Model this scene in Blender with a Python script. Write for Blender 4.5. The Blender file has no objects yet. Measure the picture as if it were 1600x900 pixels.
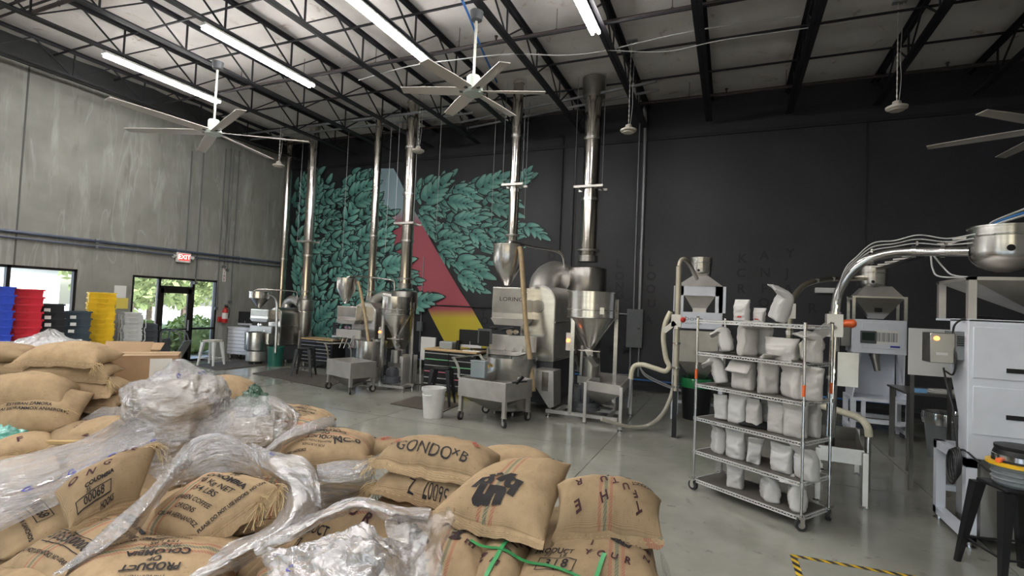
import bpy, bmesh, math, random
from math import sin, cos, pi, radians, sqrt, atan2, hypot
from mathutils import Vector, Matrix, Euler, noise
from mathutils.bvhtree import BVHTree

S = bpy.context.scene
COL = S.collection
RND = random.Random(7)

# ---------------------------------------------------------------- camera
cam_data = bpy.data.cameras.new('camera')
cam_data.sensor_width = 36.0
cam_data.lens = 17.98
cam_data.clip_end = 300
cam = bpy.data.objects.new('camera', cam_data)
COL.objects.link(cam)
_r, _d, _f = Vector((.91921163, .3914681, .04245836)), Vector((.02506536, .04943628, -.99846271)), Vector((-.39296529, .91886276, .03563011))
cam.matrix_world = Matrix(((_r.x, -_d.x, -_f.x, 0), (_r.y, -_d.y, -_f.y, 0), (_r.z, -_d.z, -_f.z, 2.0), (0, 0, 0, 1)))
S.camera = cam

# ---------------------------------------------------------------- sky, sun, exposure
W = bpy.data.worlds.new('world')
S.world = W
W.use_nodes = True
_wn = W.node_tree
_bg = _wn.nodes['Background']
_sky = _wn.nodes.new('ShaderNodeTexSky')
_sky.sky_type = 'NISHITA'
_sky.sun_disc = False
_sky.sun_elevation = radians(50)
_sky.sun_rotation = radians(120)
_sky.air_density = 1.2
_sky.dust_density = 3.0
_wn.links.new(_sky.outputs[0], _bg.inputs[0])
_bg.inputs[1].default_value = 0.55
sun_data = bpy.data.lights.new('sun', 'SUN')
sun_data.energy = 13.0
sun_data.angle = radians(0.6)
sun_data.color = (1, .95, .86)
sun = bpy.data.objects.new('sun', sun_data)
COL.objects.link(sun)
sun.rotation_euler = Vector((-.42, -.35, -.84)).to_track_quat('-Z', 'Y').to_euler()
S.view_settings.view_transform = 'Standard'
S.view_settings.look = 'None'
S.view_settings.gamma = 1.0
S.view_settings.exposure = 0.95
TUBE_POWER = 40.0

# ---------------------------------------------------------------- tagging
def tag(o, label=None, cat=None, group=None, kind=None):
    if label: o['label'] = label
    if cat: o['category'] = cat
    if group: o['group'] = group
    if kind: o['kind'] = kind
    return o

def thing(name, label, cat, loc=(0, 0, 0), rz=0, group=None):
    o = bpy.data.objects.new(name, None)
    o.empty_display_size = .1
    COL.objects.link(o)
    o.location = loc
    o.rotation_euler = (0, 0, rz)
    return tag(o, label, cat, group)

def kids(o):
    return [c for c in COL.objects if c.parent == o]

def dup(root, loc, rz=None, label=None, group=None, parent=None):
    def cp(o, par):
        c = o.copy()
        COL.objects.link(c)
        if par is not None: c.parent = par
        for ch in list(o.children):
            cp(ch, c)
        return c
    r = cp(root, parent)
    r.location = loc
    if rz is not None: r.rotation_euler = (0, 0, rz)
    if label: r['label'] = label
    if group: r['group'] = group
    return r

# ---------------------------------------------------------------- mesh builder
class MB:
    def __init__(s):
        s.v, s.f, s.mi = [], [], []
        s.cur = 0
    def add(s, vs, fs):
        b = len(s.v)
        s.v += [tuple(x) for x in vs]
        for f in fs:
            s.f.append([b + i for i in f]); s.mi.append(s.cur)
        return s
    def m(s, i):
        s.cur = i; return s
    def box(s, c, d, rz=0, mat=None):
        x, y, z = d[0] / 2, d[1] / 2, d[2] / 2
        P = [Vector((a, b, e)) for e in (-z, z) for b in (-y, y) for a in (-x, x)]
        M = mat if mat is not None else Matrix.Rotation(rz, 3, 'Z')
        P = [M @ p + Vector(c) for p in P]
        return s.add(P, [(0, 2, 3, 1), (4, 5, 7, 6), (0, 1, 5, 4), (2, 6, 7, 3), (0, 4, 6, 2), (1, 3, 7, 5)])
    def bx(s, x0, x1, y0, y1, z0, z1):
        return s.box(((x0 + x1) / 2, (y0 + y1) / 2, (z0 + z1) / 2), (abs(x1 - x0), abs(y1 - y0), abs(z1 - z0)))
    def bar(s, a, b, w, h=None, up=(0, 0, 1)):
        a, b = Vector(a), Vector(b); h = h or w
        d = b - a; L = d.length
        if L < 1e-6: return s
        z = d / L; u = Vector(up)
        if abs(z.dot(u)) > .98: u = Vector((1, 0, 0)) if abs(z.x) < .9 else Vector((0, 1, 0))
        x = u.cross(z).normalized(); y = z.cross(x)
        M = Matrix((x, y, z)).transposed()
        return s.box((a + b) / 2, (w, h, L), mat=M)
    def cyl(s, a, b, r0, r1=None, n=16, caps=True):
        a, b = Vector(a), Vector(b); r1 = r0 if r1 is None else r1
        z = (b - a).normalized()
        u = Vector((0, 0, 1)) if abs(z.z) < .95 else Vector((1, 0, 0))
        x = u.cross(z).normalized(); y = z.cross(x)
        vs = []
        for c, r in ((a, r0), (b, r1)):
            for i in range(n):
                t = 2 * pi * i / n
                vs.append(c + x * (r * cos(t)) + y * (r * sin(t)))
        fs = [(i, (i + 1) % n, n + (i + 1) % n, n + i) for i in range(n)]
        if caps:
            fs += [tuple(range(n - 1, -1, -1)), tuple(range(n, 2 * n))]
        return s.add(vs, fs)
    def tube(s, pts, r, n=8, caps=True, rf=None):
        P = [Vector(p) for p in pts]
        vs, fs = [], []
        px = None
        for i, p in enumerate(P):
            d = (P[min(i + 1, len(P) - 1)] - P[max(i - 1, 0)])
            d = d.normalized() if d.length > 1e-9 else Vector((0, 0, 1))
            if px is None:
                u = Vector((0, 0, 1)) if abs(d.z) < .9 else Vector((1, 0, 0))
                x = u.cross(d).normalized()
            else:
                x = (px - d * px.dot(d)).normalized()
            px = x; y = d.cross(x)
            rr = r if rf is None else rf(i / (len(P) - 1))
            for k in range(n):
                t = 2 * pi * k / n
                vs.append(p + x * (rr * cos(t)) + y * (rr * sin(t)))
        for i in range(len(P) - 1):
            for k in range(n):
                fs.append((i * n + k, i * n + (k + 1) % n, (i + 1) * n + (k + 1) % n, (i + 1) * n + k))
        if caps:
            fs += [tuple(range(n - 1, -1, -1)), tuple(range((len(P) - 1) * n, len(P) * n))]
        return s.add(vs, fs)
    def lathe(s, prof, n=24, c=(0, 0, 0), caps=True):
        vs, fs = [], []
        for r, z in prof:
            for k in range(n):
                t = 2 * pi * k / n
                vs.append((c[0] + r * cos(t), c[1] + r * sin(t), c[2] + z))
        for i in range(len(prof) - 1):
            for k in range(n):
                fs.append((i * n + k, i * n + (k + 1) % n, (i + 1) * n + (k + 1) % n, (i + 1) * n + k))
        if caps:
            fs += [tuple(range(n - 1, -1, -1)), tuple(range((len(prof) - 1) * n, len(prof) * n))]
        return s.add(vs, fs)
    def frustum(s, c0, d0, c1, d1, caps=True):
        vs = []
        for c, d in ((c0, d0), (c1, d1)):
            for a, b in ((-1, -1), (1, -1), (1, 1), (-1, 1)):
                vs.append((c[0] + a * d[0] / 2, c[1] + b * d[1] / 2, c[2]))
        fs = [(i, (i + 1) % 4, 4 + (i + 1) % 4, 4 + i) for i in range(4)]
        if caps: fs += [(3, 2, 1, 0), (4, 5, 6, 7)]
        return s.add(vs, fs)
    def prism(s, poly, d, axis='Z', off=0.0):
        n = len(poly)
        def P(u, v, w):
            return (u, v, w) if axis == 'Z' else ((u, w, v) if axis == 'Y' else (w, u, v))
        vs = [P(u, v, off) for u, v in poly] + [P(u, v, off + d) for u, v in poly]
        fs = [(i, (i + 1) % n, n + (i + 1) % n, n + i) for i in range(n)] + [tuple(range(n - 1, -1, -1)), tuple(range(n, 2 * n))]
        return s.add(vs, fs)
    def ball(s, c, r, n=12, m=8, sc=(1, 1, 1)):
        prof = [(max(1e-4, r * sin(pi * i / m)), -r * cos(pi * i / m)) for i in range(m + 1)]
        b = len(s.v)
        s.lathe(prof, n)
        for i in range(b, len(s.v)):
            x, y, z = s.v[i]; s.v[i] = (x * sc[0] + c[0], y * sc[1] + c[1], z * sc[2] + c[2])
        return s
    def xf(s, M, start=0):
        for i in range(start, len(s.v)):
            s.v[i] = tuple(M @ Vector(s.v[i]))
        return s
    def mesh(s, name, mats, smooth=None, bevel=0):
        me = bpy.data.meshes.new(name)
        me.from_pydata(s.v, [], s.f)
        bm = bmesh.new(); bm.from_mesh(me)
        bmesh.ops.recalc_face_normals(bm, faces=bm.faces)
        bm.to_mesh(me); bm.free()
        for mt in (mats if isinstance(mats, (list, tuple)) else [mats]):
            me.materials.append(mt)
        if any(s.mi): me.polygons.foreach_set('material_index', s.mi)
        if smooth is not None:
            me.polygons.foreach_set('use_smooth', [True] * len(me.polygons))
            try: me.set_sharp_from_angle(angle=radians(smooth))
            except Exception: pass
        me.update()
        return me
    def build(s, name, mats, parent=None, smooth=35, loc=None, bevel=0):
        o = bpy.data.objects.new(name, s.mesh(name, mats, smooth))
        COL.objects.link(o)
        if parent is not None: o.parent = parent
        if loc is not None: o.location = loc
        if bevel:
            b = o.modifiers.new('bevel', 'BEVEL'); b.width = bevel; b.segments = 2; b.limit_method = 'ANGLE'; b.angle_limit = radians(50)
        return o

def struct(o):
    o['kind'] = 'structure'; return o

def inst(name, me, parent, loc=(0, 0, 0), rot=None, scale=None):
    o = bpy.data.objects.new(name, me)
    COL.objects.link(o)
    if parent is not None: o.parent = parent
    o.location = loc
    if rot is not None: o.rotation_euler = rot
    if scale is not None: o.scale = scale
    return o

def smooth_path(pts, k=6):
    P = [Vector(p) for p in pts]; out = []
    for i in range(len(P) - 1):
        a, b, c, d = P[max(i - 1, 0)], P[i], P[i + 1], P[min(i + 2, len(P) - 1)]
        for j in range(k):
            t = j / k
            out.append(.5 * ((2 * b) + (c - a) * t + (2 * a - 5 * b + 4 * c - d) * t * t + (3 * b - a - 3 * c + d) * t ** 3))
    out.append(P[-1])
    return out

# ---------------------------------------------------------------- materials
def mat(name, col, rough=.5, metal=0.0, spec=.5, var=0.0, vscale=4.0, bump=0.0, bscale=60.0, emit=None, estr=1.0, col2=None, stretch=None, alpha=None, trans=0, coat=0, aniso=0):
    m = bpy.data.materials.new(name); m.use_nodes = True
    nt = m.node_tree; b = nt.nodes['Principled BSDF']
    b.inputs['Base Color'].default_value = (*col, 1)
    b.inputs['Roughness'].default_value = rough
    b.inputs['Metallic'].default_value = metal
    b.inputs['Specular IOR Level'].default_value = spec
    if coat: b.inputs['Coat Weight'].default_value = coat
    if trans: b.inputs['Transmission Weight'].default_value = trans
    if alpha is not None: b.inputs['Alpha'].default_value = alpha
    if emit:
        b.inputs['Emission Color'].default_value = (*emit, 1); b.inputs['Emission Strength'].default_value = estr
    if var or bump:
        tc = nt.nodes.new('ShaderNodeTexCoord'); mp = nt.nodes.new('ShaderNodeMapping')
        nt.links.new(tc.outputs['Object'], mp.inputs[0])
        if stretch: mp.inputs['Scale'].default_value = stretch
    if var:
        n = nt.nodes.new('ShaderNodeTexNoise'); n.inputs['Scale'].default_value = vscale; n.inputs['Detail'].default_value = 6
        nt.links.new(mp.outputs[0], n.inputs['Vector'])
        r = nt.nodes.new('ShaderNodeValToRGB')
        c2 = col2 or tuple(x * (1 - var) for x in col)
        r.color_ramp.elements[0].position = .32; r.color_ramp.elements[1].position = .68
        r.color_ramp.elements[0].color = (*c2, 1); r.color_ramp.elements[1].color = (*[min(1, x * (1 + var * .4)) for x in col], 1)
        nt.links.new(n.outputs[0], r.inputs[0]); nt.links.new(r.outputs[0], b.inputs['Base Color'])
    if bump:
        n2 = nt.nodes.new('ShaderNodeTexNoise'); n2.inputs['Scale'].default_value = bscale; n2.inputs['Detail'].default_value = 4
        nt.links.new(mp.outputs[0], n2.inputs['Vector'])
        bp = nt.nodes.new('ShaderNodeBump'); bp.inputs['Strength'].default_value = bump; bp.inputs['Distance'].default_value = .01
        nt.links.new(n2.outputs[0], bp.inputs['Height']); nt.links.new(bp.outputs[0], b.inputs['Normal'])
    return m

def node(nt, t, **kw):
    n = nt.nodes.new('ShaderNode' + t)
    for k, v in kw.items():
        if k in n.inputs: n.inputs[k].default_value = v
        else: setattr(n, k, v)
    return n

def ramp(nt, src, stops):
    r = nt.nodes.new('ShaderNodeValToRGB')
    e = r.color_ramp.elements
    while len(e) < len(stops): e.new(.5)
    for x, (p, c) in zip(e, stops):
        x.position = p; x.color = (*c, 1) if len(c) == 3 else c
    nt.links.new(src, r.inputs[0])
    return r

def mix(nt, fac, a, b, mode='MIX'):
    m = nt.nodes.new('ShaderNodeMix'); m.data_type = 'RGBA'; m.blend_type = mode
    for i, x in ((0, fac), (6, a), (7, b)):
        if hasattr(x, 'is_output'): nt.links.new(x, m.inputs[i])
        elif isinstance(x, tuple): m.inputs[i].default_value = (*x, 1) if len(x) == 3 else x
        else: m.inputs[i].default_value = x
    return m.outputs[2]

STEEL = mat('brushed_steel', (.72, .705, .68), .25, 1.0, var=.10, vscale=3, stretch=(1, 1, 6))
STEEL_D = mat('dull_steel', (.40, .385, .365), .32, 1.0, var=.15, vscale=4)
STEEL_F = mat('fabricated_steel', (.62, .595, .57), .42, .85, var=.12, vscale=5)
CHROME = mat('chrome', (.74, .73, .72), .15, 1.0)
STACK = mat('flue_steel', (.58, .55, .50), .15, 1.0, var=.14, vscale=2, bump=.02, bscale=6)
IRON = mat('dark_iron', (.045, .045, .05), .5, .6, var=.2)
CAST = mat('cast_grey', (.09, .095, .105), .55, .3, var=.2)
BLACK = mat('black_plastic', (.010, .010, .011), .42, spec=.3)
BLACKM = mat('black_powder_coat', (.016, .016, .018), .38, .3)
RUBBER = mat('rubber', (.02, .02, .02), .7)
WHITE = mat('white_powder_coat', (.66, .69, .76), .34, var=.06, vscale=6)
WHITEP = mat('white_plastic', (.72, .72, .70), .4, var=.08, vscale=8)
GREYM = mat('grey_enamel', (.16, .175, .185), .4, var=.08)
JOISTM = mat('dark_joist_paint', (.022, .021, .026), .55, .2, var=.4, vscale=3)
PIPEM = mat('brown_pipe_paint', (.055, .04, .042), .5, .2, var=.3)
CARD = mat('cardboard', (.36, .235, .135), .8, var=.12, vscale=5, bump=.05)
PAPER = mat('paper', (.72, .72, .70), .7)
WOOD = mat('pallet_wood', (.42, .29, .13), .75, var=.35, vscale=3, stretch=(1, 8, 8), bump=.2, bscale=12)
WOODTOP = mat('butcher_block', (.50, .34, .17), .45, var=.25, vscale=4, stretch=(1, 12, 12))
LAMP = mat('tube_light', (1, 1, 1), .5, emit=(1.0, .98, .95), estr=TUBE_POWER)
RED = mat('red_enamel', (.45, .02, .02), .35)
ORANGE = mat('orange_plastic', (.75, .13, .03), .4)
YELLOW = mat('yellow_plastic', (.72, .42, .01), .35)
HOSE = mat('cream_hose', (.58, .54, .42), .4, var=.1, vscale=20)
HOSEB = mat('tan_hose', (.33, .24, .13), .45, var=.2, vscale=10)
CABLE = mat('black_cable', (.015, .015, .016), .5)
CABLEG = mat('grey_cable', (.42, .42, .42), .5)
CONDUIT = mat('conduit_grey', (.33, .34, .36), .4, .6)
BLUEP = mat('blue_pipe', (.04, .17, .45), .4)

# ================================================================ room shell
XL, YB, ZC = -14.4, 13.38, 7.42
XR, YR = 9.0, -9.0

def mat_concrete_wall():
    m = bpy.data.materials.new('tilt_up_concrete'); m.use_nodes = True
    nt = m.node_tree; b = nt.nodes['Principled BSDF']; L = nt.links.new
    tc = node(nt, 'TexCoord')
    mp = node(nt, 'Mapping'); mp.inputs['Scale'].default_value = (1, 1, .16); L(tc.outputs['Object'], mp.inputs[0])
    n1 = node(nt, 'TexNoise', Scale=.9, Detail=7.0, Roughness=.6); L(tc.outputs['Object'], n1.inputs['Vector'])
    base = ramp(nt, n1.outputs[0], [(.3, (.20, .198, .18)), (.5, (.245, .243, .222)), (.7, (.295, .29, .265))])
    n2 = node(nt, 'TexNoise', Scale=2.6, Detail=5.0, Roughness=.65, Distortion=.5); L(mp.outputs[0], n2.inputs['Vector'])
    st = ramp(nt, n2.outputs[0], [(.55, (0, 0, 0)), (.72, (.75, .75, .75))])
    c = mix(nt, st.outputs[0], base.outputs[0], (.40, .40, .375))
    n3 = node(nt, 'TexNoise', Scale=3.4, Detail=4.0, Roughness=.6); L(mp.outputs[0], n3.inputs['Vector'])
    st2 = ramp(nt, n3.outputs[0], [(.28, (.6, .6, .6)), (.42, (0, 0, 0))])
    c = mix(nt, st2.outputs[0], c, (.15, .142, .125))
    n4 = node(nt, 'TexNoise', Scale=2.2, Detail=2.0, Distortion=1.2); L(mp.outputs[0], n4.inputs['Vector'])
    wh = ramp(nt, n4.outputs[0], [(.60, (0, 0, 0)), (.625, (.28, .28, .28)), (.65, (0, 0, 0))])
    c = mix(nt, wh.outputs[0], c, (.5, .5, .48))
    L(c, b.inputs['Base Color']); b.inputs['Roughness'].default_value = .8
    n5 = node(nt, 'TexNoise', Scale=8.0, Detail=6.0); L(tc.outputs['Object'], n5.inputs['Vector'])
    bp = node(nt, 'Bump', Strength=.25, Distance=.02); L(n5.outputs[0], bp.inputs['Height']); L(bp.outputs[0], b.inputs['Normal'])
    return m
CONC = mat_concrete_wall()
JOISTM0 = mat('dark_wall_band', (.030, .033, .032), .6, var=.3)
DARKW = mat('dark_wall_paint', (.024, .025, .031), .48, var=.25, vscale=.9, bump=.12, bscale=5)
DARKT = mat('dark_wall_paint_trim', (.011, .0115, .014), .5)

def mat_floor():
    m = bpy.data.materials.new('polished_concrete'); m.use_nodes = True
    nt = m.node_tree; b = nt.nodes['Principled BSDF']; L = nt.links.new
    tc = node(nt, 'TexCoord'); geo = node(nt, 'NewGeometry')
    n1 = node(nt, 'TexNoise', Scale=.55, Detail=8.0, Roughness=.62); L(geo.outputs['Position'], n1.inputs['Vector'])
    base = ramp(nt, n1.outputs[0], [(.3, (.195, .193, .164)), (.5, (.268, .265, .228)), (.7, (.34, .335, .292))])
    n2 = node(nt, 'TexNoise', Scale=5.0, Detail=8.0, Roughness=.7); L(geo.outputs['Position'], n2.inputs['Vector'])
    sp = ramp(nt, n2.outputs[0], [(.28, (1, 1, 1)), (.4, (0, 0, 0))])
    c = mix(nt, sp.outputs[0], base.outputs[0], (.12, .115, .10))
    n3 = node(nt, 'TexNoise', Scale=2.1, Detail=3.0, Distortion=1.0); L(geo.outputs['Position'], n3.inputs['Vector'])
    dk = ramp(nt, n3.outputs[0], [(.68, (0, 0, 0)), (.78, (.4, .4, .4))])
    c = mix(nt, dk.outputs[0], c, (.085, .078, .068))
    L(c, b.inputs['Base Color'])
    rr = ramp(nt, n1.outputs[0], [(.3, (.10, .10, .10)), (.7, (.22, .22, .22))]); L(rr.outputs[0], b.inputs['Roughness'])
    b.inputs['Specular IOR Level'].default_value = .55
    bp = node(nt, 'Bump', Strength=.03, Distance=.01); L(n2.outputs[0], bp.inputs['Height']); L(bp.outputs[0], b.inputs['Normal'])
    return m
FLOORM = mat_floor()
JOINT = mat('floor_joint', (.03, .03, .028), .7)

floor = struct(MB().bx(XL, XR, YR, YB, -.3, -.012).build('floor', JOINT, smooth=None))
# concrete bays between the saw cuts
xs = [XL, -13.2, -9.35, -5.5, -1.65, 2.2, 6.05, XR]
ys = [YR, -4.6, -.6, 3.4, 7.4, 11.4, YB]
for i in range(len(xs) - 1):
    for j in range(len(ys) - 1):
        MB().bx(xs[i] + .004, xs[i + 1] - .004, ys[j] + .004, ys[j + 1] - .004, -.05, 0).build('concrete_bay', FLOORM, floor, smooth=None)

def wall_with_holes(name, axis, pos, u0, u1, z0, z1, th, holes, m):
    # axis 'X': plane at x = pos spanning y; thickness th goes outwards
    us = sorted({u0, u1, *[h[0] for h in holes], *[h[1] for h in holes]})
    zs = sorted({z0, z1, *[h[2] for h in holes], *[h[3] for h in holes]})
    b = MB()
    for i in range(len(us) - 1):
        for j in range(len(zs) - 1):
            uc, zc = (us[i] + us[i + 1]) / 2, (zs[j] + zs[j + 1]) / 2
            if any(h[0] < uc < h[1] and h[2] < zc < h[3] for h in holes): continue
            if axis == 'X': b.bx(pos, pos + th, us[i], us[i + 1], zs[j], zs[j + 1])
            else: b.bx(us[i], us[i + 1], pos, pos + th, zs[j], zs[j + 1])
    return struct(b.build(name, m, smooth=None))

WIN = (1.2, 7.173, .75, 2.44)
DOOR = (8.404, 10.848, 0, 2.40)
wall_left = wall_with_holes('wall_left', 'X', XL, YR, YB, 0, 7.8, -.25, [WIN, DOOR], CONC)
wall_back = wall_with_holes('wall_back', 'Y', YB, XL - .25, XR, 0, 7.8, .25, [], DARKW)
wall_right = wall_with_holes('wall_right', 'X', XR, YR, YB, 0, 7.8, .25, [], CONC)
wall_rear = wall_with_holes('wall_rear', 'Y', YR, XL, XR, 0, 7.8, -.25, [(-10.5, -6.5, 0, 4.2), (-4.5, -.5, 0, 4.2), (1.5, 5.5, 0, 4.2)], CONC)
# ledger strip where the deck meets the dark wall, and wall panel joints
struct(MB().bx(XL, XR, YB - .05, YB, 6.42, 6.50).build('trim_1', DARKT))
for i, x in enumerate((-3.95, 2.72, 7.4)):
    struct(MB().bx(x - .02, x + .02, YB - .012, YB, 0, 6.4).build('trim_%d' % (i + 2), DARKT))
struct(MB().bx(XL, XR, YB - .03, YB, 0, .12).build('baseboard_back', DARKT))
struct(MB().bx(XL, XL + .06, YR, YB, 6.86, 7.45).build('trim_6', JOISTM0))  # dark band box along the top of the left wall
for y in (5.98,):
    struct(MB().bx(XL, XL + .012, y - .015, y + .015, 2.44, 7.4).build('trim_5', mat('joint_sealant', (.09, .09, .085), .8)))

# ---------------------------------------------------------------- ceiling: insulated deck, joists, bridging
CEILM = bpy.data.materials.new('white_insulation_facing'); CEILM.use_nodes = True
def _ceil():
    nt = CEILM.node_tree; b = nt.nodes['Principled BSDF']; L = nt.links.new
    geo = node(nt, 'NewGeometry')
    n1 = node(nt, 'TexNoise', Scale=.7, Detail=6.0, Roughness=.6); L(geo.outputs['Position'], n1.inputs['Vector'])
    base = ramp(nt, n1.outputs[0], [(.3, (.54, .51, .49)), (.6, (.70, .665, .64))])
    n2 = node(nt, 'TexNoise', Scale=1.9, Detail=5.0, Roughness=.7, Distortion=1.0); L(geo.outputs['Position'], n2.inputs['Vector'])
    sp = ramp(nt, n2.outputs[0], [(.30, (.8, .8, .8)), (.40, (0, 0, 0))])
    c = mix(nt, sp.outputs[0], base.outputs[0], (.33, .24, .18))
    n3 = node(nt, 'TexNoise', Scale=2.4, Detail=2.0, Distortion=3.0); L(geo.outputs['Position'], n3.inputs['Vector'])
    cr = ramp(nt, n3.outputs[0], [(.49, (0, 0, 0)), (.5, (.7, .7, .7)), (.51, (0, 0, 0))])
    c = mix(nt, cr.outputs[0], c, (.58, .53, .5))
    L(c, b.inputs['Base Color']); b.inputs['Roughness'].default_value = .75
_ceil()
def ceiling_mesh():
    nx, ny = 90, 130
    vs, fs = [], []
    for j in range(ny + 1):
        for i in range(nx + 1):
            x = XL + (XR - XL) * i / nx; y = YR + (YB - YR) * j / ny
            sag = -.045 * abs(sin(pi * y / 1.22)) ** .8 + .03 * noise.noise((x * .6, y * 1.3, 3)) + .012 * noise.noise((x * 2.2, y * 3, 9))
            vs.append((x, y, ZC + sag))
    for j in range(ny):
        for i in range(nx):
            a = j * (nx + 1) + i
            fs.append((a, a + nx + 1, a + nx + 2, a + 1))
    b = MB().add(vs, fs)
    return b
ceiling = struct(ceiling_mesh().build('ceiling', CEILM, smooth=60))
MB().bx(XL - .3, XR + .3, YR - .3, YB + .3, ZC + .12, ZC + .3).build('roof_deck', JOISTM, ceiling, smooth=None)

ZT, ZB = 7.30, 6.70          # joist chord heights
JX = [-13.72, -11.38, -9.93, -8.45, -6.87, -5.42, -3.72, -2.10, -.58, 1.13, 2.82, 4.5, 6.2, 7.8]
PAN = 1.5
_c = MB()
for sx in (-.042, .042):
    _c.bx(sx - .04, sx + .04, YR + .1, YB, -.006, .006)
    _c.bx(sx * .3 - .006, sx * .3 + .006, YR + .1, YB, -.06, .0)
top_me = _c.mesh('top_chord', JOISTM, None)
_c = MB()
for sx in (-.042, .042):
    _c.bx(sx - .038, sx + .038, YR + .1, YB - .25, -.006, .006)
    _c.bx(sx * .3 - .006, sx * .3 + .006, YR + .1, YB - .25, 0, .055)
bot_me = _c.mesh('bottom_chord', JOISTM, None)
vert_me = MB().bx(-.014, .014, -.014, .014, ZB, ZT).mesh('vertical_strut', JOISTM, None)
diag_me = [MB().bar((0, 0, ZB + .02), (0, s * PAN / 2, ZT - .03), .026).mesh('diagonal_strut', JOISTM, None) for s in (1, -1)]
for k, x in enumerate(JX):
    j = bpy.data.objects.new('joist', None); COL.objects.link(j); j.parent = ceiling; j.location = (x, 0, 0)
    inst('top_chord', top_me, j, (0, 0, ZT)); inst('bottom_chord', bot_me, j, (0, 0, ZB))
    y = YB - .9 - (.3 if k % 2 else 0)
    first = True
    while y > 1.0:
        inst('vertical_strut', vert_me, j, (0, y, 0))
        for q in (0, 1):
            inst('diagonal_strut', diag_me[q], j, (0, y, 0))
        y -= PAN
# bridging rods and angles across the joists
for k, (y, z, r) in enumerate([(12.75, 7.2, .028), (11.55, 7.22, .026), (10.2, 7.22, .026), (9.0, 7.22, .026), (7.6, 7.22, .026), (6.3, 7.22, .024), (5.0, 7.22, .024), (3.6, 7.22, .024)]):
    MB().bar((XL + .1, y, z), (XR, y, z), r * 1.3, r * 1.3).build('bridging_bar', JOISTM, ceiling, smooth=None)
for y in (8.2, 4.4):
    MB().bar((XL + .1, y, 6.75), (XR, y, 6.75), .032, .032).build('bridging_bar', JOISTM, ceiling, smooth=None)

# sprinkler mains with hangers
SPR = [(12.35, 7.02, .033), (8.55, 6.98, .036), (4.9, 6.98, .036)]
for k, (y, z, r) in enumerate(SPR):
    t = thing('sprinkler_pipe', ['dark sprinkler pipe under the deck, the one nearest the black wall', 'dark sprinkler pipe crossing the joists over the ceiling fans', 'dark capped sprinkler pipe crossing the joists at the upper left'][k], 'pipe', (0, y, z), 0, 'sprinkler pipes under the roof')
    x0 = -11.9 if k else XL + .8
    MB().cyl((x0, 0, 0), (XR, 0, 0), r, n=10).build('pipe', PIPEM, t)
    MB().cyl((x0 - .04, 0, 0), (x0 + .1, 0, 0), r * 1.5, n=10).build('end_cap', PIPEM, t)
    for i, x in enumerate(range(-11, 9, 2)):
        MB().cyl((x, 0, 0), (x, 0, 7.4 - z), .006, n=5).cyl((x, -.02, 0), (x, .02, 0), r * 1.25, n=10).build('hanger', PIPEM, t)
        if i % 2: MB().cyl((x + .8, 0, 0), (x + .8, 0, .1), .02, n=6).cyl((x + .8, 0, .1), (x + .8, 0, .12), .035, n=8).build('sprinkler_head', PIPEM, t)

# ---------------------------------------------------------------- LED strip fixtures
def strip(x, y0, y1, label, z=6.60):
    t = thing('strip_light', label, 'light', (x, (y0 + y1) / 2, z), 0, 'long tube lights under the joists')
    h = (y1 - y0) / 2
    MB().prism([(-.075, .0), (.075, .0), (.05, .055), (-.05, .055)], 2 * h, 'Y', -h).build('housing', WHITEP, t)
    for sx in (-.055, .055):
        MB().cyl((sx, -h + .03, -.03), (sx, h - .03, -.03), .027, n=8).build('tube', LAMP, t)
    for yy in (-h * .7, h * .7):
        MB().cyl((0, yy, .07), (0, yy, .12), .01, n=5).build('hanger', CONDUIT, t)
    return t
strip(-11.38, 5.835, 8.304, 'white tube light over the concrete wall, lowest and leftmost in view')
strip(-8.45, 5.774, 8.295, 'second tube light in from the concrete wall, shining bright white')
strip(-5.42, 5.55, 8.216, 'tube light between the two ceiling fans, running up out of the picture')
strip(-2.16, 5.9, 8.146, 'tube light above the tallest roaster flue, cut off by the picture top')
for i, x in enumerate((-12.5, -9.2, -5.9, -2.6, .4)):  # unseen rows behind the camera, added to light the room and sacks
    for j, y in enumerate((.2, -4.5)):
        strip(x, y, y + 2.6, 'unseen tube light added behind the viewpoint, row %s, column %s' % ('ab'[j], 'abcdef'[i]))

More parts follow.
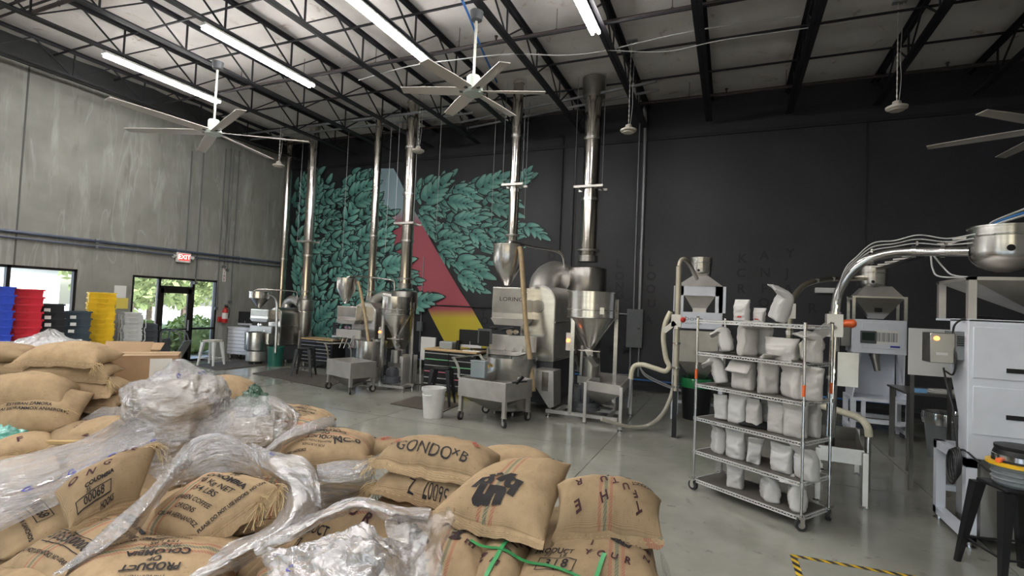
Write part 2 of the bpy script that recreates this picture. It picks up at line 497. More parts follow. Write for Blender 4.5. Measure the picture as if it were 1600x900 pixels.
# ================================================================ jute sacks
def mat_burlap(name, stripes, tone=(.46, .338, .212)):
    m = bpy.data.materials.new(name); m.use_nodes = True
    nt = m.node_tree; b = nt.nodes['Principled BSDF']; L = nt.links.new
    uv = node(nt, 'UVMap'); sep = node(nt, 'SeparateXYZ'); L(uv.outputs[0], sep.inputs[0])
    oi = node(nt, 'ObjectInfo')
    n1 = node(nt, 'TexNoise', Scale=9.0, Detail=6.0, Roughness=.65); L(uv.outputs[0], n1.inputs['Vector'])
    base = ramp(nt, n1.outputs[0], [(.28, tuple(x * .78 for x in tone)), (.5, tone), (.75, tuple(min(1, x * 1.16) for x in tone))])
    # individual threads
    w1 = node(nt, 'TexWave', Scale=95.0, Distortion=.6); w1.bands_direction = 'X'; w1.inputs['Detail Scale'].default_value = 4
    w2 = node(nt, 'TexWave', Scale=95.0, Distortion=.6); w2.bands_direction = 'Y'; w2.inputs['Detail Scale'].default_value = 4
    L(uv.outputs[0], w1.inputs['Vector']); L(uv.outputs[0], w2.inputs['Vector'])
    wm = node(nt, 'Math', operation='MULTIPLY'); L(w1.outputs['Fac'], wm.inputs[0]); L(w2.outputs['Fac'], wm.inputs[1])
    wr = ramp(nt, wm.outputs[0], [(.0, (.74, .70, .64)), (.35, (1, 1, 1))])
    c = mix(nt, 1.0, base.outputs[0], wr.outputs[0], 'MULTIPLY')
    n3 = node(nt, 'TexNoise', Scale=60.0, Detail=2.0); L(uv.outputs[0], n3.inputs['Vector'])
    fl = ramp(nt, n3.outputs[0], [(.27, (.55, .55, .55)), (.33, (0, 0, 0))])
    c = mix(nt, fl.outputs[0], c, (.17, .105, .05))
    hv = node(nt, 'HueSaturation'); hr = node(nt, 'MapRange'); hr.inputs['To Min'].default_value = .82; hr.inputs['To Max'].default_value = 1.12
    L(oi.outputs['Random'], hr.inputs['Value']); L(hr.outputs[0], hv.inputs['Value']); L(c, hv.inputs['Color'])
    c = hv.outputs[0]
    if stripes:
        chk = node(nt, 'TexWave', Scale=42.0); chk.bands_direction = 'DIAGONAL'; L(uv.outputs[0], chk.inputs['Vector'])
        cw = ramp(nt, chk.outputs['Fac'], [(.3, (.35, .35, .35)), (.5, (1, 1, 1))])
        for off, col in ((-.034, (.36, .12, .085)), (0.0, (.07, .14, .12)), (.034, (.36, .12, .085))):
            d = node(nt, 'Math', operation='SUBTRACT'); L(sep.outputs[1], d.inputs[0]); d.inputs[1].default_value = off
            a = node(nt, 'Math', operation='ABSOLUTE'); L(d.outputs[0], a.inputs[0])
            lt = node(nt, 'Math', operation='LESS_THAN'); L(a.outputs[0], lt.inputs[0]); lt.inputs[1].default_value = .0095
            k = node(nt, 'Math', operation='MULTIPLY'); L(lt.outputs[0], k.inputs[0]); L(cw.outputs[0], k.inputs[1])
            k2 = node(nt, 'Math', operation='MULTIPLY'); L(k.outputs[0], k2.inputs[0]); k2.inputs[1].default_value = .75
            c = mix(nt, k2.outputs[0], c, col)
    L(c, b.inputs['Base Color']); b.inputs['Roughness'].default_value = .9; b.inputs['Specular IOR Level'].default_value = .15
    n2 = node(nt, 'TexNoise', Scale=26.0, Detail=3.0); L(uv.outputs[0], n2.inputs['Vector'])
    ad = node(nt, 'Math', operation='MULTIPLY_ADD'); L(n2.outputs[0], ad.inputs[0]); ad.inputs[1].default_value = 1.4; L(wm.outputs[0], ad.inputs[2])
    bp = node(nt, 'Bump', Strength=.42, Distance=.006); L(ad.outputs[0], bp.inputs['Height']); L(bp.outputs[0], b.inputs['Normal'])
    return m
BURLAP = mat_burlap('burlap', False)
BURLAP_S = mat_burlap('burlap_striped', True)
INK = mat('sack_ink', (.018, .015, .016), .85)
INKM = mat('maroon_ink', (.055, .018, .022), .85)
INKR = mat('red_ink', (.36, .04, .03), .85)
INKW = mat('faint_ink', (.12, .085, .06), .9)
TWINE = mat('jute_twine', (.50, .37, .20), .9)

_tcache = {}
def text_tris(string, size, bold=0.0, cell=.018, align='CENTER', sx=1.0):
    key = (string, size, bold, align, sx)
    if key in _tcache: return _tcache[key]
    cu = bpy.data.curves.new('lettering', 'FONT')
    cu.body = string; cu.size = 1.0; cu.align_x = align; cu.align_y = 'CENTER'; cu.offset = bold; cu.resolution_u = 3
    o = bpy.data.objects.new('lettering', cu)
    COL.objects.link(o)
    me = o.to_mesh(depsgraph=None) if False else bpy.data.meshes.new_from_object(o)
    bm = bmesh.new(); bm.from_mesh(me)
    for v in bm.verts: v.co.x *= size * sx; v.co.y *= size; v.co.z = 0
    if cell and bm.verts:
        for ax in (0, 1):
            lo = min(v.co[ax] for v in bm.verts); hi = max(v.co[ax] for v in bm.verts)
            k = lo + cell
            while k < hi:
                co = Vector((0, 0, 0)); co[ax] = k; no = Vector((0, 0, 0)); no[ax] = 1
                bmesh.ops.bisect_plane(bm, geom=bm.verts[:] + bm.edges[:] + bm.faces[:], plane_co=co, plane_no=no)
                k += cell
    bm.verts.ensure_lookup_table()
    bm.verts.index_update()
    r = ([(v.co.x, v.co.y) for v in bm.verts], [[v.index for v in f.verts] for f in bm.faces])
    bm.free(); bpy.data.objects.remove(o); bpy.data.curves.remove(cu); bpy.data.meshes.remove(me)
    _tcache[key] = r
    return r

def box_tris(w, h, lw):
    # an outlined rectangle as thin quads
    v, f = [], []
    def q(x0, x1, y0, y1):
        n = max(1, int(max(x1 - x0, y1 - y0) / .02))
        for i in range(n):
            b = len(v)
            if x1 - x0 > y1 - y0:
                a0 = x0 + (x1 - x0) * i / n; a1 = x0 + (x1 - x0) * (i + 1) / n
                v.extend([(a0, y0), (a1, y0), (a1, y1), (a0, y1)])
            else:
                a0 = y0 + (y1 - y0) * i / n; a1 = y0 + (y1 - y0) * (i + 1) / n
                v.extend([(x0, a0), (x1, a0), (x1, a1), (x0, a1)])
            f.append([b, b + 1, b + 2, b + 3])
    q(-w / 2, w / 2, -h / 2, -h / 2 + lw); q(-w / 2, w / 2, h / 2 - lw, h / 2)
    q(-w / 2, -w / 2 + lw, -h / 2, h / 2); q(w / 2 - lw, w / 2, -h / 2, h / 2)
    return v, f

FG = []        # foreground objects that films and straps lie on

class Sack:
    def __init__(s, label, L, W, T, loc, yaw=0, pitch=0, roll=0, stripes=None, seams=(), droop=(0, 0, 0, 0), seed=0, texts=(), group='jute coffee sacks on the pallets',
                 res=(40, 28), ears=.06, tuft=(), fold=None, name='coffee_sack', wr=1.0, quad=None):
        s.L, s.W, s.T, s.dr, s.seed, s.ears, s.fold, s.wr = L, W, T, droop, seed, ears, fold, wr
        nu, nv = res
        s.Q = None
        if quad:
            q = [Vector(c) for c in quad]
            cen = sum(q, Vector()) / 4
            s.Q = [c - cen for c in q]
            s.L = L = ((q[1] - q[0]).length + (q[2] - q[3]).length) / 2
            s.W = W = ((q[3] - q[0]).length + (q[2] - q[1]).length) / 2
            loc = cen
        vs, uvs, fs = [], [], []
        def idx(i, j, side):
            if i in (0, nu) or j in (0, nv): side = 0
            return side * (nu + 1) * (nv + 1) + j * (nu + 1) + i
        y0 = stripes or 0
        def par(k, n):     # denser near the edges
            x = -1 + 2 * k / n
            return sin(x * pi / 2) * .55 + x * .45
        for side in (0, 1):
            for j in range(nv + 1):
                for i in range(nu + 1):
                    p = s.P(par(i, nu), par(j, nv), side)
                    vs.append(p)
        for side in (0, 1):
            for j in range(nv):
                for i in range(nu):
                    q = [idx(i, j, side), idx(i + 1, j, side), idx(i + 1, j + 1, side), idx(i, j + 1, side)]
                    fs.append(q if side == 0 else q[::-1])
        me = bpy.data.meshes.new(name)
        me.from_pydata(vs, [], fs)
        uvl = me.uv_layers.new(name='UVMap')
        n2 = (nu + 1) * (nv + 1)
        flat = []
        for l in me.loops:
            k = l.vertex_index % n2
            i, j = k % (nu + 1), k // (nu + 1)
            flat += [par(i, nu) * L / 2, par(j, nv) * W / 2 - y0]
        uvl.data.foreach_set('uv', flat)
        bm = bmesh.new(); bm.from_mesh(me)
        loose = [v for v in bm.verts if not v.link_faces]
        bmesh.ops.delete(bm, geom=loose, context='VERTS'); bm.to_mesh(me); bm.free()
        me.polygons.foreach_set('use_smooth', [True] * len(me.polygons))
        m = BURLAP if stripes is None else BURLAP_S
        me.materials.append(m)
        o = bpy.data.objects.new(name, me); COL.objects.link(o)
        o.location = loc; o.rotation_euler = Euler((radians(roll), radians(pitch), radians(yaw)))
        tag(o, label, 'sack', group)
        s.o = o; FG.append(o)
        for e in seams: s.seam(e, m)
        for e in tuft: s.tuft(e)
        by = {}
        for t in texts:
            kw = dict(size=.05, bold=0.0, rot=0, ink=0, u=0, v=0, sx=1.0, lift=.0055)
            kw.update(t)
            by.setdefault(kw['ink'], []).append(kw)
        for ink, ts in by.items():
            V, F = [], []
            for kw in ts:
                if 'box' in kw: tv, tf = box_tris(*kw['box'])
                elif 'cells' in kw: tv, tf = kw['cells']
                else: tv, tf = text_tris(kw['s'], kw['size'], kw['bold'], sx=kw['sx'])
                c, sn = cos(radians(kw['rot'])), sin(radians(kw['rot']))
                b = len(V)
                for x, y in tv:
                    u = kw['u'] + x * c - y * sn; v = kw['v'] + x * sn + y * c
                    V.append(s.onS(u, v, kw['lift']))
                F += [[b + q for q in f] for f in tf]
            me = bpy.data.meshes.new('printed_text'); me.from_pydata(V, [], F); me.materials.append([INK, INKM, INKR, INKW][ink])
            inst('printed_text', me, o)

    def P(s, a, b, side=0):
        A, B = abs(a), abs(b)
        e = max(0, (1 - A ** 2.5) * (1 - B ** 2.2)) ** .5
        x = a * s.L / 2 * (1 - s.ears * (1 - B ** 2) * A ** 6)
        y = b * s.W / 2 * (1 - s.ears * 1.1 * (1 - A ** 2) * B ** 6)
        sd = s.seed * 13.7
        z = s.T * .62 * e if side == 0 else -s.T * .38 * min(1, e * 1.25)
        z += s.wr * (.022 * noise.noise((x * 3.2 + sd, y * 3.6, sd)) * e + .012 * noise.noise((x * 8 + sd, y * 9, sd + 5)) * (1 - .5 * e)
                     + .007 * noise.noise((x * 19 + sd, y * 19, sd + 8)))
        z += .02 * (1 - e) * noise.noise((x * 6 + sd, y * 6, 1.3))
        dl, dr, df, db = s.dr
        z -= dl * max(0, -a) ** 2 + dr * max(0, a) ** 2 + df * max(0, -b) ** 2 + db * max(0, b) ** 2
        if s.fold: x, y, z = s.fold(x, y, z)
        if s.Q:
            u, v = .5 + x / s.L, .5 + y / s.W
            p = s.Q[0] * ((1 - u) * (1 - v)) + s.Q[1] * (u * (1 - v)) + s.Q[2] * (u * v) + s.Q[3] * ((1 - u) * v)
            return (p.x, p.y, p.z + z)
        return (x, y, z)

    def onS(s, u, v, h):
        a, b = max(-1, min(1, 2 * u / s.L)), max(-1, min(1, 2 * v / s.W))
        p = Vector(s.P(a, b)); q = Vector(s.P(min(1, a + .02), b)) - Vector(s.P(max(-1, a - .02), b)); r = Vector(s.P(a, min(1, b + .02))) - Vector(s.P(a, max(-1, b - .02)))
        n = q.cross(r)
        n = n.normalized() if n.length > 1e-9 else Vector((0, 0, 1))
        return p + n * h

    def seam(s, e, m):
        # doubled hem standing out along one edge, with a row of stitches
        n = 40; vs, fs = [], []
        st = MB()
        prev = None
        for i in range(n + 1):
            t = -1 + 2 * i / n
            a, b = {'l': (-1, t), 'r': (1, t), 'f': (t, -1), 'b': (t, 1)}[e]
            p = Vector(s.P(a, b)); q = Vector(s.P(a * (.97 if e in 'lr' else 1), b * (.97 if e in 'fb' else 1)))
            d = p - q; d.z *= .25
            d = d.normalized() if d.length > 1e-6 else Vector((1, 0, 0))
            w = .034 + .008 * noise.noise((i * .31, s.seed * 3.1, 2))
            wob = .014 * noise.noise((i * .22, s.seed * 2.3, 7)) - .006
            o2 = p + d * w + Vector((0, 0, wob - .006))
            i2 = p - d * .03 + Vector((0, 0, .004))
            for z in (.005, -.005):
                vs += [i2 + Vector((0, 0, z)), p + Vector((0, 0, z * 1.4)), o2 + Vector((0, 0, z * .7))]
            mid = (p + o2) / 2 + Vector((0, 0, .007))
            if prev is not None and i % 2: st.bar(prev, prev.lerp(mid, .8), .004, .004)
            prev = mid
        for i in range(n):
            b0, b1 = i * 6, i * 6 + 6
            for k in (0, 1):
                fs.append((b0 + k, b0 + k + 1, b1 + k + 1, b1 + k)); fs.append((b0 + 3 + k, b1 + 3 + k, b1 + 4 + k, b0 + 4 + k))
            fs.append((b0 + 2, b0 + 5, b1 + 5, b1 + 2)); fs.append((b0, b1, b1 + 3, b0 + 3))
        mb = MB().add(vs, fs)
        o = mb.build('hem', m, s.o, smooth=70)
        uvl = o.data.uv_layers.new(name='UVMap')
        uvl.data.foreach_set('uv', [c for l in o.data.loops for c in (vs[l.vertex_index].x, vs[l.vertex_index].y - .3 if e in 'fb' else vs[l.vertex_index].y)])
        st.build('stitching', TWINE, o, smooth=None)

    def tuft(s, e):
        # loose frayed threads at a corner
        a, b = e
        p = Vector(s.P(a, b)); r = random.Random(s.seed + 5)
        mb = MB()
        for k in range(26):
            d = Vector((a * r.uniform(.2, 1), b * r.uniform(.1, 1), r.uniform(-.7, .5))).normalized()
            l = r.uniform(.03, .11); sd = Vector((r.uniform(-1, 1), r.uniform(-1, 1), -1.1)) * l * .5
            st = p - Vector((a * r.uniform(0, .05), b * r.uniform(0, .07), -.004))
            mb.tube([st, st + d * l * .5, st + d * l + sd * .6, st + d * l * 1.1 + sd], .0022, 4, caps=False)
        mb.build('frayed_threads', TWINE, s.o)

def T(s, u, v, size=.05, rot=0, bold=0.0, ink=0, sx=1.0): return dict(s=s, u=u, v=v, size=size, rot=rot, bold=bold, ink=ink, sx=sx)
def BX(w, h, u, v, rot=0, lw=.005, ink=0): return dict(box=(w, h, lw), u=u, v=v, rot=rot, ink=ink)

def future_print(rot, u0=0, v0=0, k=1.0, ink=1):
    # spaced slogan print: u0, v0 is its centre, rot the reading direction
    out = []
    c, sn = cos(radians(rot)), sin(radians(rot))
    def put(s, x, y, size, bold=.03):
        x, y, size = x * k, y * k, size * k
        out.append(T(s, u0 + x * c - y * sn, v0 + x * sn + y * c, size, rot, bold, ink))
    for i, ch in enumerate('FUTURE'): put(ch, -.2 + i * .082, .10, .075)
    put('I', -.2, .0, .07); put('N', .205, .0, .07)
    for i, ch in enumerate('YOUR'): put(ch, -.2 + i * .095, -.10, .075)
    return out

def export_print(rot, u0, v0, big=1.0):
    out = []
    c, sn = cos(radians(rot)), sin(radians(rot))
    for s, x, y, size, bold in (('PREPARATION ONLY', .06, .17, .034, .01), ('FOR FURTHER', .06, .215, .034, .01), ('PRODUCT', 0, .10, .07, .035), ('OF', 0, .035, .06, .035), ('COLOMBIA', 0, -.03, .07, .035),
                                ('70 Kg NET', 0, -.095, .05, .012), ('154 LBS', 0, -.15, .05, .012), ('GREEN COFFEE', 0, -.205, .04, .01), ('ORIGINS', 0, -.25, .04, .01), ('OSCAR HERNANDEZ', 0, -.295, .035, .01)):
        out.append(T(s, u0 + (x * c - y * sn) * big, v0 + (x * sn + y * c) * big, size * big, rot, bold))
    return out

def hooks_line(u, v, rot, size=.028, s='PLEASE DO NOT USE HOOKS  NO USAR GANCHOS'):
    return T(s, u, v, size, rot, .03)

def number_box(u, v, rot, k=1.0, s=('3', '3550', '00068')):
    c, sn = cos(radians(rot)), sin(radians(rot))
    out = [BX(.34 * k, .075 * k, u, v, rot)]
    for t, x in zip(s, (-.145, -.06, .075)):
        out.append(T(t, u + x * k * c, v + x * k * sn, .062 * k, rot, .02))
    for x in (-.118, -.005):
        out.append(T('|', u + x * k * c, v + x * k * sn, .08 * k, rot, .0))
    return out


def QS(label, quad, T, **kw): return Sack(label, 0, 0, T, (0, 0, 0), quad=quad, **kw)

# ---- pallet 1 (front right): lower layer, then the two sacks on top
QS('lower striped jute sack under the big black logo sack, slogan print running sideways', [(-1.058,2.216,0.58), (-1.202,3.182,0.66), (-1.691,3.03,0.66), (-1.444,2.166,0.58)], .26, stripes=.03, seams='l', seed=3,
     texts=future_print(170, -.0, -.02) + [T('COLOMBIA', .26, .1, .05, 90 + 80, .02), T('35   KG', .31, .1, .035, 170, .01), *number_box(.36, .08, 170, .8, ('3', '3550', '00052')), T('unbind', -.14, -.02, .06, 165, .07)])
QS('narrow lower jute sack between the two striped ones at the bottom right', [(-0.894,2.3,0.58), (-1.004,3.069,0.66), (-1.346,3.044,0.66), (-1.124,2.182,0.58)], .24, seams='l', seed=4, texts=future_print(150, -.02, .0))
QS('lower jute sack with boxed 3 under a green strap, at the heap right corner', [(-0.234,2.622,0.56), (-0.474,3.675,0.63), (-1.091,3.244,0.66), (-0.944,2.219,0.58)], .30, stripes=-.14, seams='l', seed=5,
     texts=future_print(-103, -.24, -.15, .75) + [T('PRODUCT', -.25, .19, .045, -103, .02), T('77     LB', -.285, .18, .035, -103, .01), BX(.2, .08, -.35, .17, -103), T('3 | 8', -.35, .17, .068, -103, .02), T('unbind', -.2, -.16, .045, -120, .07)])
def logo_cells(k, step=8.0):
    # block logo of joined lower-case letters, cut from small cells; origin at its middle, x right, y up
    def tri(x, y, P): 
        c = False
        for (x0, y0), (x1, y1) in zip(P, P[1:] + P[:1]):
            if (y0 > y) != (y1 > y) and x < (x1 - x0) * (y - y0) / (y1 - y0) + x0: c = not c
        return c
    def solid(x, y):
        if 155 <= x <= 682 and 392 <= y <= 716:
            cut = (290 <= x <= 328 and y < 556) or (482 <= x <= 526 and y > 520) or (x > 330 and y > 698 - (x - 330) * .15)
            cut = cut or (x < 255 and y > 610 and hypot(x - 255, y - 610) > 104) or (x > 582 and y < 488 and hypot(x - 582, y - 488) > 98)
            if not cut: return True
        if hypot(x - 240, y - 318) < 106 or tri(x, y, [(70, 230), (240, 238), (240, 380), (150, 392), (126, 478), (14, 468)]): return hypot(x - 198, y - 303) > 33 and not (155 <= x and y > 385)
        if hypot(x - 655, y - 305) < 100 or tri(x, y, [(640, 222), (905, 268), (832, 528), (690, 497), (716, 392), (660, 380)]): return hypot(x - 712, y - 305) > 35
        if tri(x, y, [(275, 150), (300, 148), (328, 186), (306, 190)]): return False
        return tri(x, y, [(360, 280), (572, 124), (726, 140), (490, 326)]) or tri(x, y, [(160, 165), (395, 130), (466, 185), (232, 238)]) or tri(x, y, [(235, 220), (300, 214), (300, 250), (245, 252)])
    v, f = [], []
    y = 122.0
    while y < 720:
        x = 12.0
        while x < 908:
            if solid(x + step / 2, y + step / 2):
                b = len(v); v += [((a - 460) * k, (430 - c) * k * 1.15) for a, c in ((x, y), (x + step, y), (x + step, y + step), (x, y + step))]; f.append([b, b + 1, b + 2, b + 3])
            x += step
        y += step
    return v, f
QS('jute sack with a big black block logo and red-green stripes, topmost front right', [(-0.836,2.507,0.8), (-0.884,3.126,1.04), (-1.26,2.758,1.04), (-1.495,2.501,0.84)], .22, stripes=.02, seams='l', seed=1, ears=.05, res=(56, 40), wr=.8,
     texts=[dict(cells=logo_cells(.00030), u=-.135, v=.02, rot=-90, ink=0, lift=.006)] + [T('PRODUCT', .26, -.13, .045, 85, .02), BX(.2, .06, .33, -.14, 85), T('3 | 35', .33, -.14, .05, 85, .01)])
QS('striped jute sack with scattered slogan letters lying right of the black logo sack', [(-0.304,2.944,0.77), (-0.359,3.326,0.84), (-0.881,2.827,1), (-0.837,2.673,0.8)], .27, stripes=.03, seams='l', seed=2, ears=.06, res=(50, 40), wr=.9,
     texts=[T('E', -.10, .20, .075, 110, .03, 1), T('R', .03, .20, .065, 100, .03, 1), T('H', -.08, .04, .07, -70, .03, 1), T('U', .03, .05, .065, 110, .03, 1), T('T', .02, -.02, .065, 110, .03, 1), T('U', -.01, -.09, .065, 110, .03, 1), T('F', -.04, -.15, .065, 112, .03, 1), T('T', -.10, -.17, .065, 115, .03, 1), T('I', .1, .02, .055, 110, .03, 1), T('C', .08, -.10, .055, 110, .03, 1), T('PRODUCT', .06, -.2, .035, 115, .02)])

# ---- pallet 2: three plain sacks, the marked one on top
_g = [(-2.07,2.709,0.97), (-1.279,2.734,0.97), (-1.376,3.21,0.97), (-2.161,3.088,0.97)]
def lower(q, dz, k=1.0, dx=0, dy=0): return [(x + dx, y + dy, z - dz) for x, y, z in q]
QS('plain jute sack with hand-drawn GONDO lettering on top of a three-high stack', _g, .25, seams='f', seed=6, tuft=[(-1, -1), (1, -.7)], ears=.05,
     texts=[T('GONDO', -.06, -.15, .105, -4, .0), T('×B', .195, -.155, .1, -6, .0), T('C', -.30, -.10, .06, 20, .01), T('*', -.28, -.09, .11, 0, .02, 2), T('S', -.25, -.13, .05, 30, .01), T('/ / /', -.06, .1, .06, -25, 0, 3), T('C', .10, .06, .06, 0, .0), T('ROE', .24, .03, .05, -55, .05, 2), T('MADE', -.18, .05, .03, 50, 0, 3)])
QS('plain jute sack marked 5600 and 72, middle of the stack beside the black logo sack', lower(_g, .155, dx=.01, dy=-.02), .20, seams='f', seed=7, tuft=[(-1, -1), (-1, -.8)], ears=.05,
     texts=[T('56007', .06, -.20, .07, 176, .0), T('Z', -.11, -.195, .075, 178, .0)])
QS('plain jute sack at the bottom of the hand-marked stack, half hidden by film', lower(_g, .30, dx=.0, dy=-.03), .20, seed=8, ears=.05)
Sack('plain jute sack end just showing behind the GONDO sack', .6, .4, .2, (-1.36, 3.30, .90), 20, seed=9, res=(24, 18))
for k, z in enumerate((.46, .62)):
    QS('plain jute sack %s in the stack beneath the hand-marked sacks' % ['fourth from the top', 'lowest'][k], lower(_g, z), .2, seed=70 + k, res=(20, 14))

# ---- pallet 3: open film with the 154 LBS sack
QS('large jute sack printed upside down PRODUCT OF COLOMBIA, at the bottom edge', [(-2.724,1.266,0.52), (-2.064,1.626,0.52), (-2.462,2.212,0.6), (-3.113,1.641,0.6)], .24, stripes=0.05, seed=10,
     texts=export_print(182, .03, -.02, .80) + [hooks_line(-.30, .12, 4, .03), *number_box(-.38, .0, 80, .9)])
def fold154(x, y, z):
    if y < -.22:
        k = (-.22 - y); return (x - k * .3, -.22 - k * .45, z - k * .9)
    return (x, y, z)
QS('slumped jute sack reading 154 LBS NET, folded open above the PRODUCT OF COLOMBIA sack', [(-2.629,1.9,0.6), (-2.283,2.175,0.92), (-2.761,2.115,0.92), (-3.104,1.908,0.64)], .22, stripes=.09, seams='f', seed=11, tuft=[(1, -1), (.6, -1)], ears=.03, fold=fold154, res=(50, 36),
     texts=[T('PRODUCT', .215, -0.035, .036, -86, .04), T('OF', .165, -0.025, .042, -86, .04), T('COLOMBIA', .11, -0.030, .050, -86, .045), T('70 Kg NET', .045, -0.030, .052, -86, .012), T('154 LBS', -.02, -0.020, .054, -86, .012), T('GREEN COFFEE', -.085, -0.025, .036, -86, .012), T('ORIGINS', -.135, -0.030, .036, -86, .012), T('OSCAR HERNANDEZ', -.18, -0.030, .030, -86, .012),
            hooks_line(.02, -.195, 2, .022, 'PLEASE DO NOT USE HOOKS  NO USAR')])
QS('small jute sack end stencilled LN-01 in shade, tucked right of the 154 LBS sack', [(-2.356,2.295,0.7), (-2.676,2.64,0.74), (-2.962,2.447,0.74), (-2.68,2.028,0.64)], .22, stripes=-.08, seams='l', seed=12, tuft=[(-1, .8), (-1, 1), (-1, .3)], ears=.05,
     texts=[T('LN-01', -.08, -.03, .07, -92, .02), T('FOR FURTHER', .0, .0, .04, 88, .01), T('PREPARATION', .06, .02, .03, 88, .01)])
QS('jute sack with a boxed number showing in the gap under the LN-01 sack', [(-2.502,1.849,0.45), (-2.257,2.374,0.55), (-2.745,2.637,0.55), (-2.922,2.139,0.5)], .2, seed=13, texts=[*number_box(.05, .0, 0, 1.2), T('OB', .1, .12, .06, 20, .01)])
QS('jute sack with an orange stripe peeping out at the bottom edge under film', [(-2,1.733,0.55), (-1.542,1.968,0.55), (-1.783,2.156,0.58), (-2.201,1.97,0.58)], .2, seed=14, stripes=0, res=(24, 18))

# ---- pallet 4: far left front, boxed 00068 print
QS('folded jute sack with boxed 00068 print, its corner pointing up, far left front', [(-3.333,1.71,0.66), (-3.346,2.072,0.7), (-3.465,2.248,0.98), (-3.624,1.768,0.8)], .23, stripes=.20, seams='f', seed=15, ears=.02, tuft=[(1, 1)],
     texts=[T('O', -.17, .04, .055, -25, .03, 1), T('N', -.09, .02, .06, -25, .03, 1), T('G', -.01, .03, .06, -25, .03, 1), T('E', .12, .10, .06, -25, .03, 1), T('FU', .02, .12, .05, -25, .03, 1), T('J', .08, .11, .05, -25, .03, 1), BX(.20, .052, -.08, -.115, 4), T('00068', -.08, -.115, .048, 4, .015), T('COLOMBIA', -.05, -.05, .03, 4, .05), T('35', -.11, -.08, .026, -5, .02), T('HOOKS', .0, -.155, .024, 4, .03)])
QS('jute sack with long boxed 3550 number, at the left edge of the bottom row', [(-3.601,1.536,0.5), (-3.414,2.119,0.6), (-3.971,2.259,0.62), (-4.39,1.668,0.52)], .22, stripes=.12, seed=16, seams='l',
     texts=[*number_box(-.12, -.04, -88, 1.15), T('COLOMBIA', .06, -.16, .05, -86, .02), T('35      KG', .0, -.14, .035, -86, .02), hooks_line(-.21, .0, -88, .028), T('PRODUCT', .05, .1, .04, -86, .02)])
QS('jute sack with boxed 3550 and 000 number, second in the bottom row from the left', [(-3.026,1.525,0.46), (-2.806,2.053,0.56), (-3.476,2.119,0.58), (-3.605,1.525,0.48)], .22, stripes=.06, seed=17, seams='l',
     texts=[*number_box(-.12, -.0, -88, 1.2), T('COLOMBIA', .06, -.14, .05, -86, .02), T('35      KG', .01, -.10, .035, -86, .02), hooks_line(-.22, .02, -88, .028), T('PRODUCT', .05, .15, .04, -86, .02), T('unbind', .14, -.06, .1, -90, .06)])

# ---- pallet 5: slogan sack under the long film
QS('jute sack with sideways slogan letters lying behind the long plastic film', [(-4.801,2.228,0.7), (-4.471,2.74,0.7), (-5.015,3.007,0.72), (-5.279,2.482,0.76)], .24, stripes=.16, seed=19, texts=future_print(-110, .04, .0) + [T('A', -.2, .05, .08, -100, .03, 1)])
QS('jute sack neck gathered at the left edge in front of the slogan sack', [(-4.994,1.941,0.72), (-4.78,2.338,0.72), (-5.11,2.446,0.78), (-5.228,2.1,0.74)], .16, seed=20, tuft=[(-.6, -1), (0, -1), (.5, -1)], seams='f', res=(28, 20), texts=[T('F', .0, -.06, .08, 10, .03, 1)])
QS('jute sack wrapped in the long plastic film, left half', [(-3.881,1.485,0.52), (-3.923,2.011,0.58), (-5.023,2.456,0.66), (-5.341,1.935,0.62)], .2, seed=21, res=(24, 16))
QS('jute sack wrapped in the long plastic film, right half', [(-3.923,2.011,0.58), (-4.118,2.626,0.68), (-5.262,3.209,0.72), (-5.124,2.504,0.66)], .2, seed=22, res=(24, 16))

# ---- pallet 6: NC sack, wrapped
QS('jute sack stencilled NC-0 in an opened film sleeve, middle of the heap', [(-2.685,2.481,0.88), (-2.273,2.899,0.88), (-2.512,3.364,0.88), (-3.162,2.998,0.88)], .27, stripes=-.06, seed=24, tuft=[(1, -.6)], ears=.04,
     texts=export_print(170, .0, -.06, .75) + [T('NC-0', .16, -.17, .085, 14, .025), T('NOT USE HOOKS', -.22, -.24, .026, -4, .03)])
Sack('jute sack with red print peeping between the NC-0 sack and the GONDO sack', .46, .34, .2, (-2.46, 3.32, .82), 30, seed=25, stripes=0, res=(24, 18), texts=[T('O', -.08, 0, .09, 60, .03), T('POR', .03, 0, .05, 60, .04, 2)])
QS('jute sack wrapped in film beneath the NC-0 sack', [(-3.051,2.822,0.68), (-2.577,3.29,0.68), (-2.832,3.797,0.68), (-3.568,3.387,0.68)], .24, seed=26, res=(20, 14))
QS('jute sack bottom layer beneath the NC-0 sack', [(-3.513,3.25,0.48), (-2.967,3.789,0.48), (-3.261,4.372,0.48), (-4.109,3.9,0.48)], .24, seed=27, res=(20, 14))
# ---- pallet 7: rear right heap
QS('jute sack printed PRODUCT OF COLOMBIA at the back, beside the polished floor', [(-3.761,3.447,0.82), (-3.094,3.453,0.82), (-3.544,4.029,0.82), (-4.31,3.938,0.82)], .24, seed=28, stripes=-.3, ears=.04, texts=export_print(178, .02, -.04, .75))
QS('jute sack under clear wrap left of the rear PRODUCT OF COLOMBIA sack', [(-3.867,2.998,0.78), (-3.509,3.225,0.78), (-4.145,3.87,0.8), (-4.442,3.497,0.8)], .26, seed=29, res=(24, 16))
QS('jute sack corner holding the dark green bag, at the back of the heap', [(-4.511,3.691,0.8), (-4.144,3.911,0.78), (-4.617,4.257,0.8), (-4.775,4.017,0.82)], .16, seed=30, tuft=[(1, .5), (1, 1)], res=(24, 16))
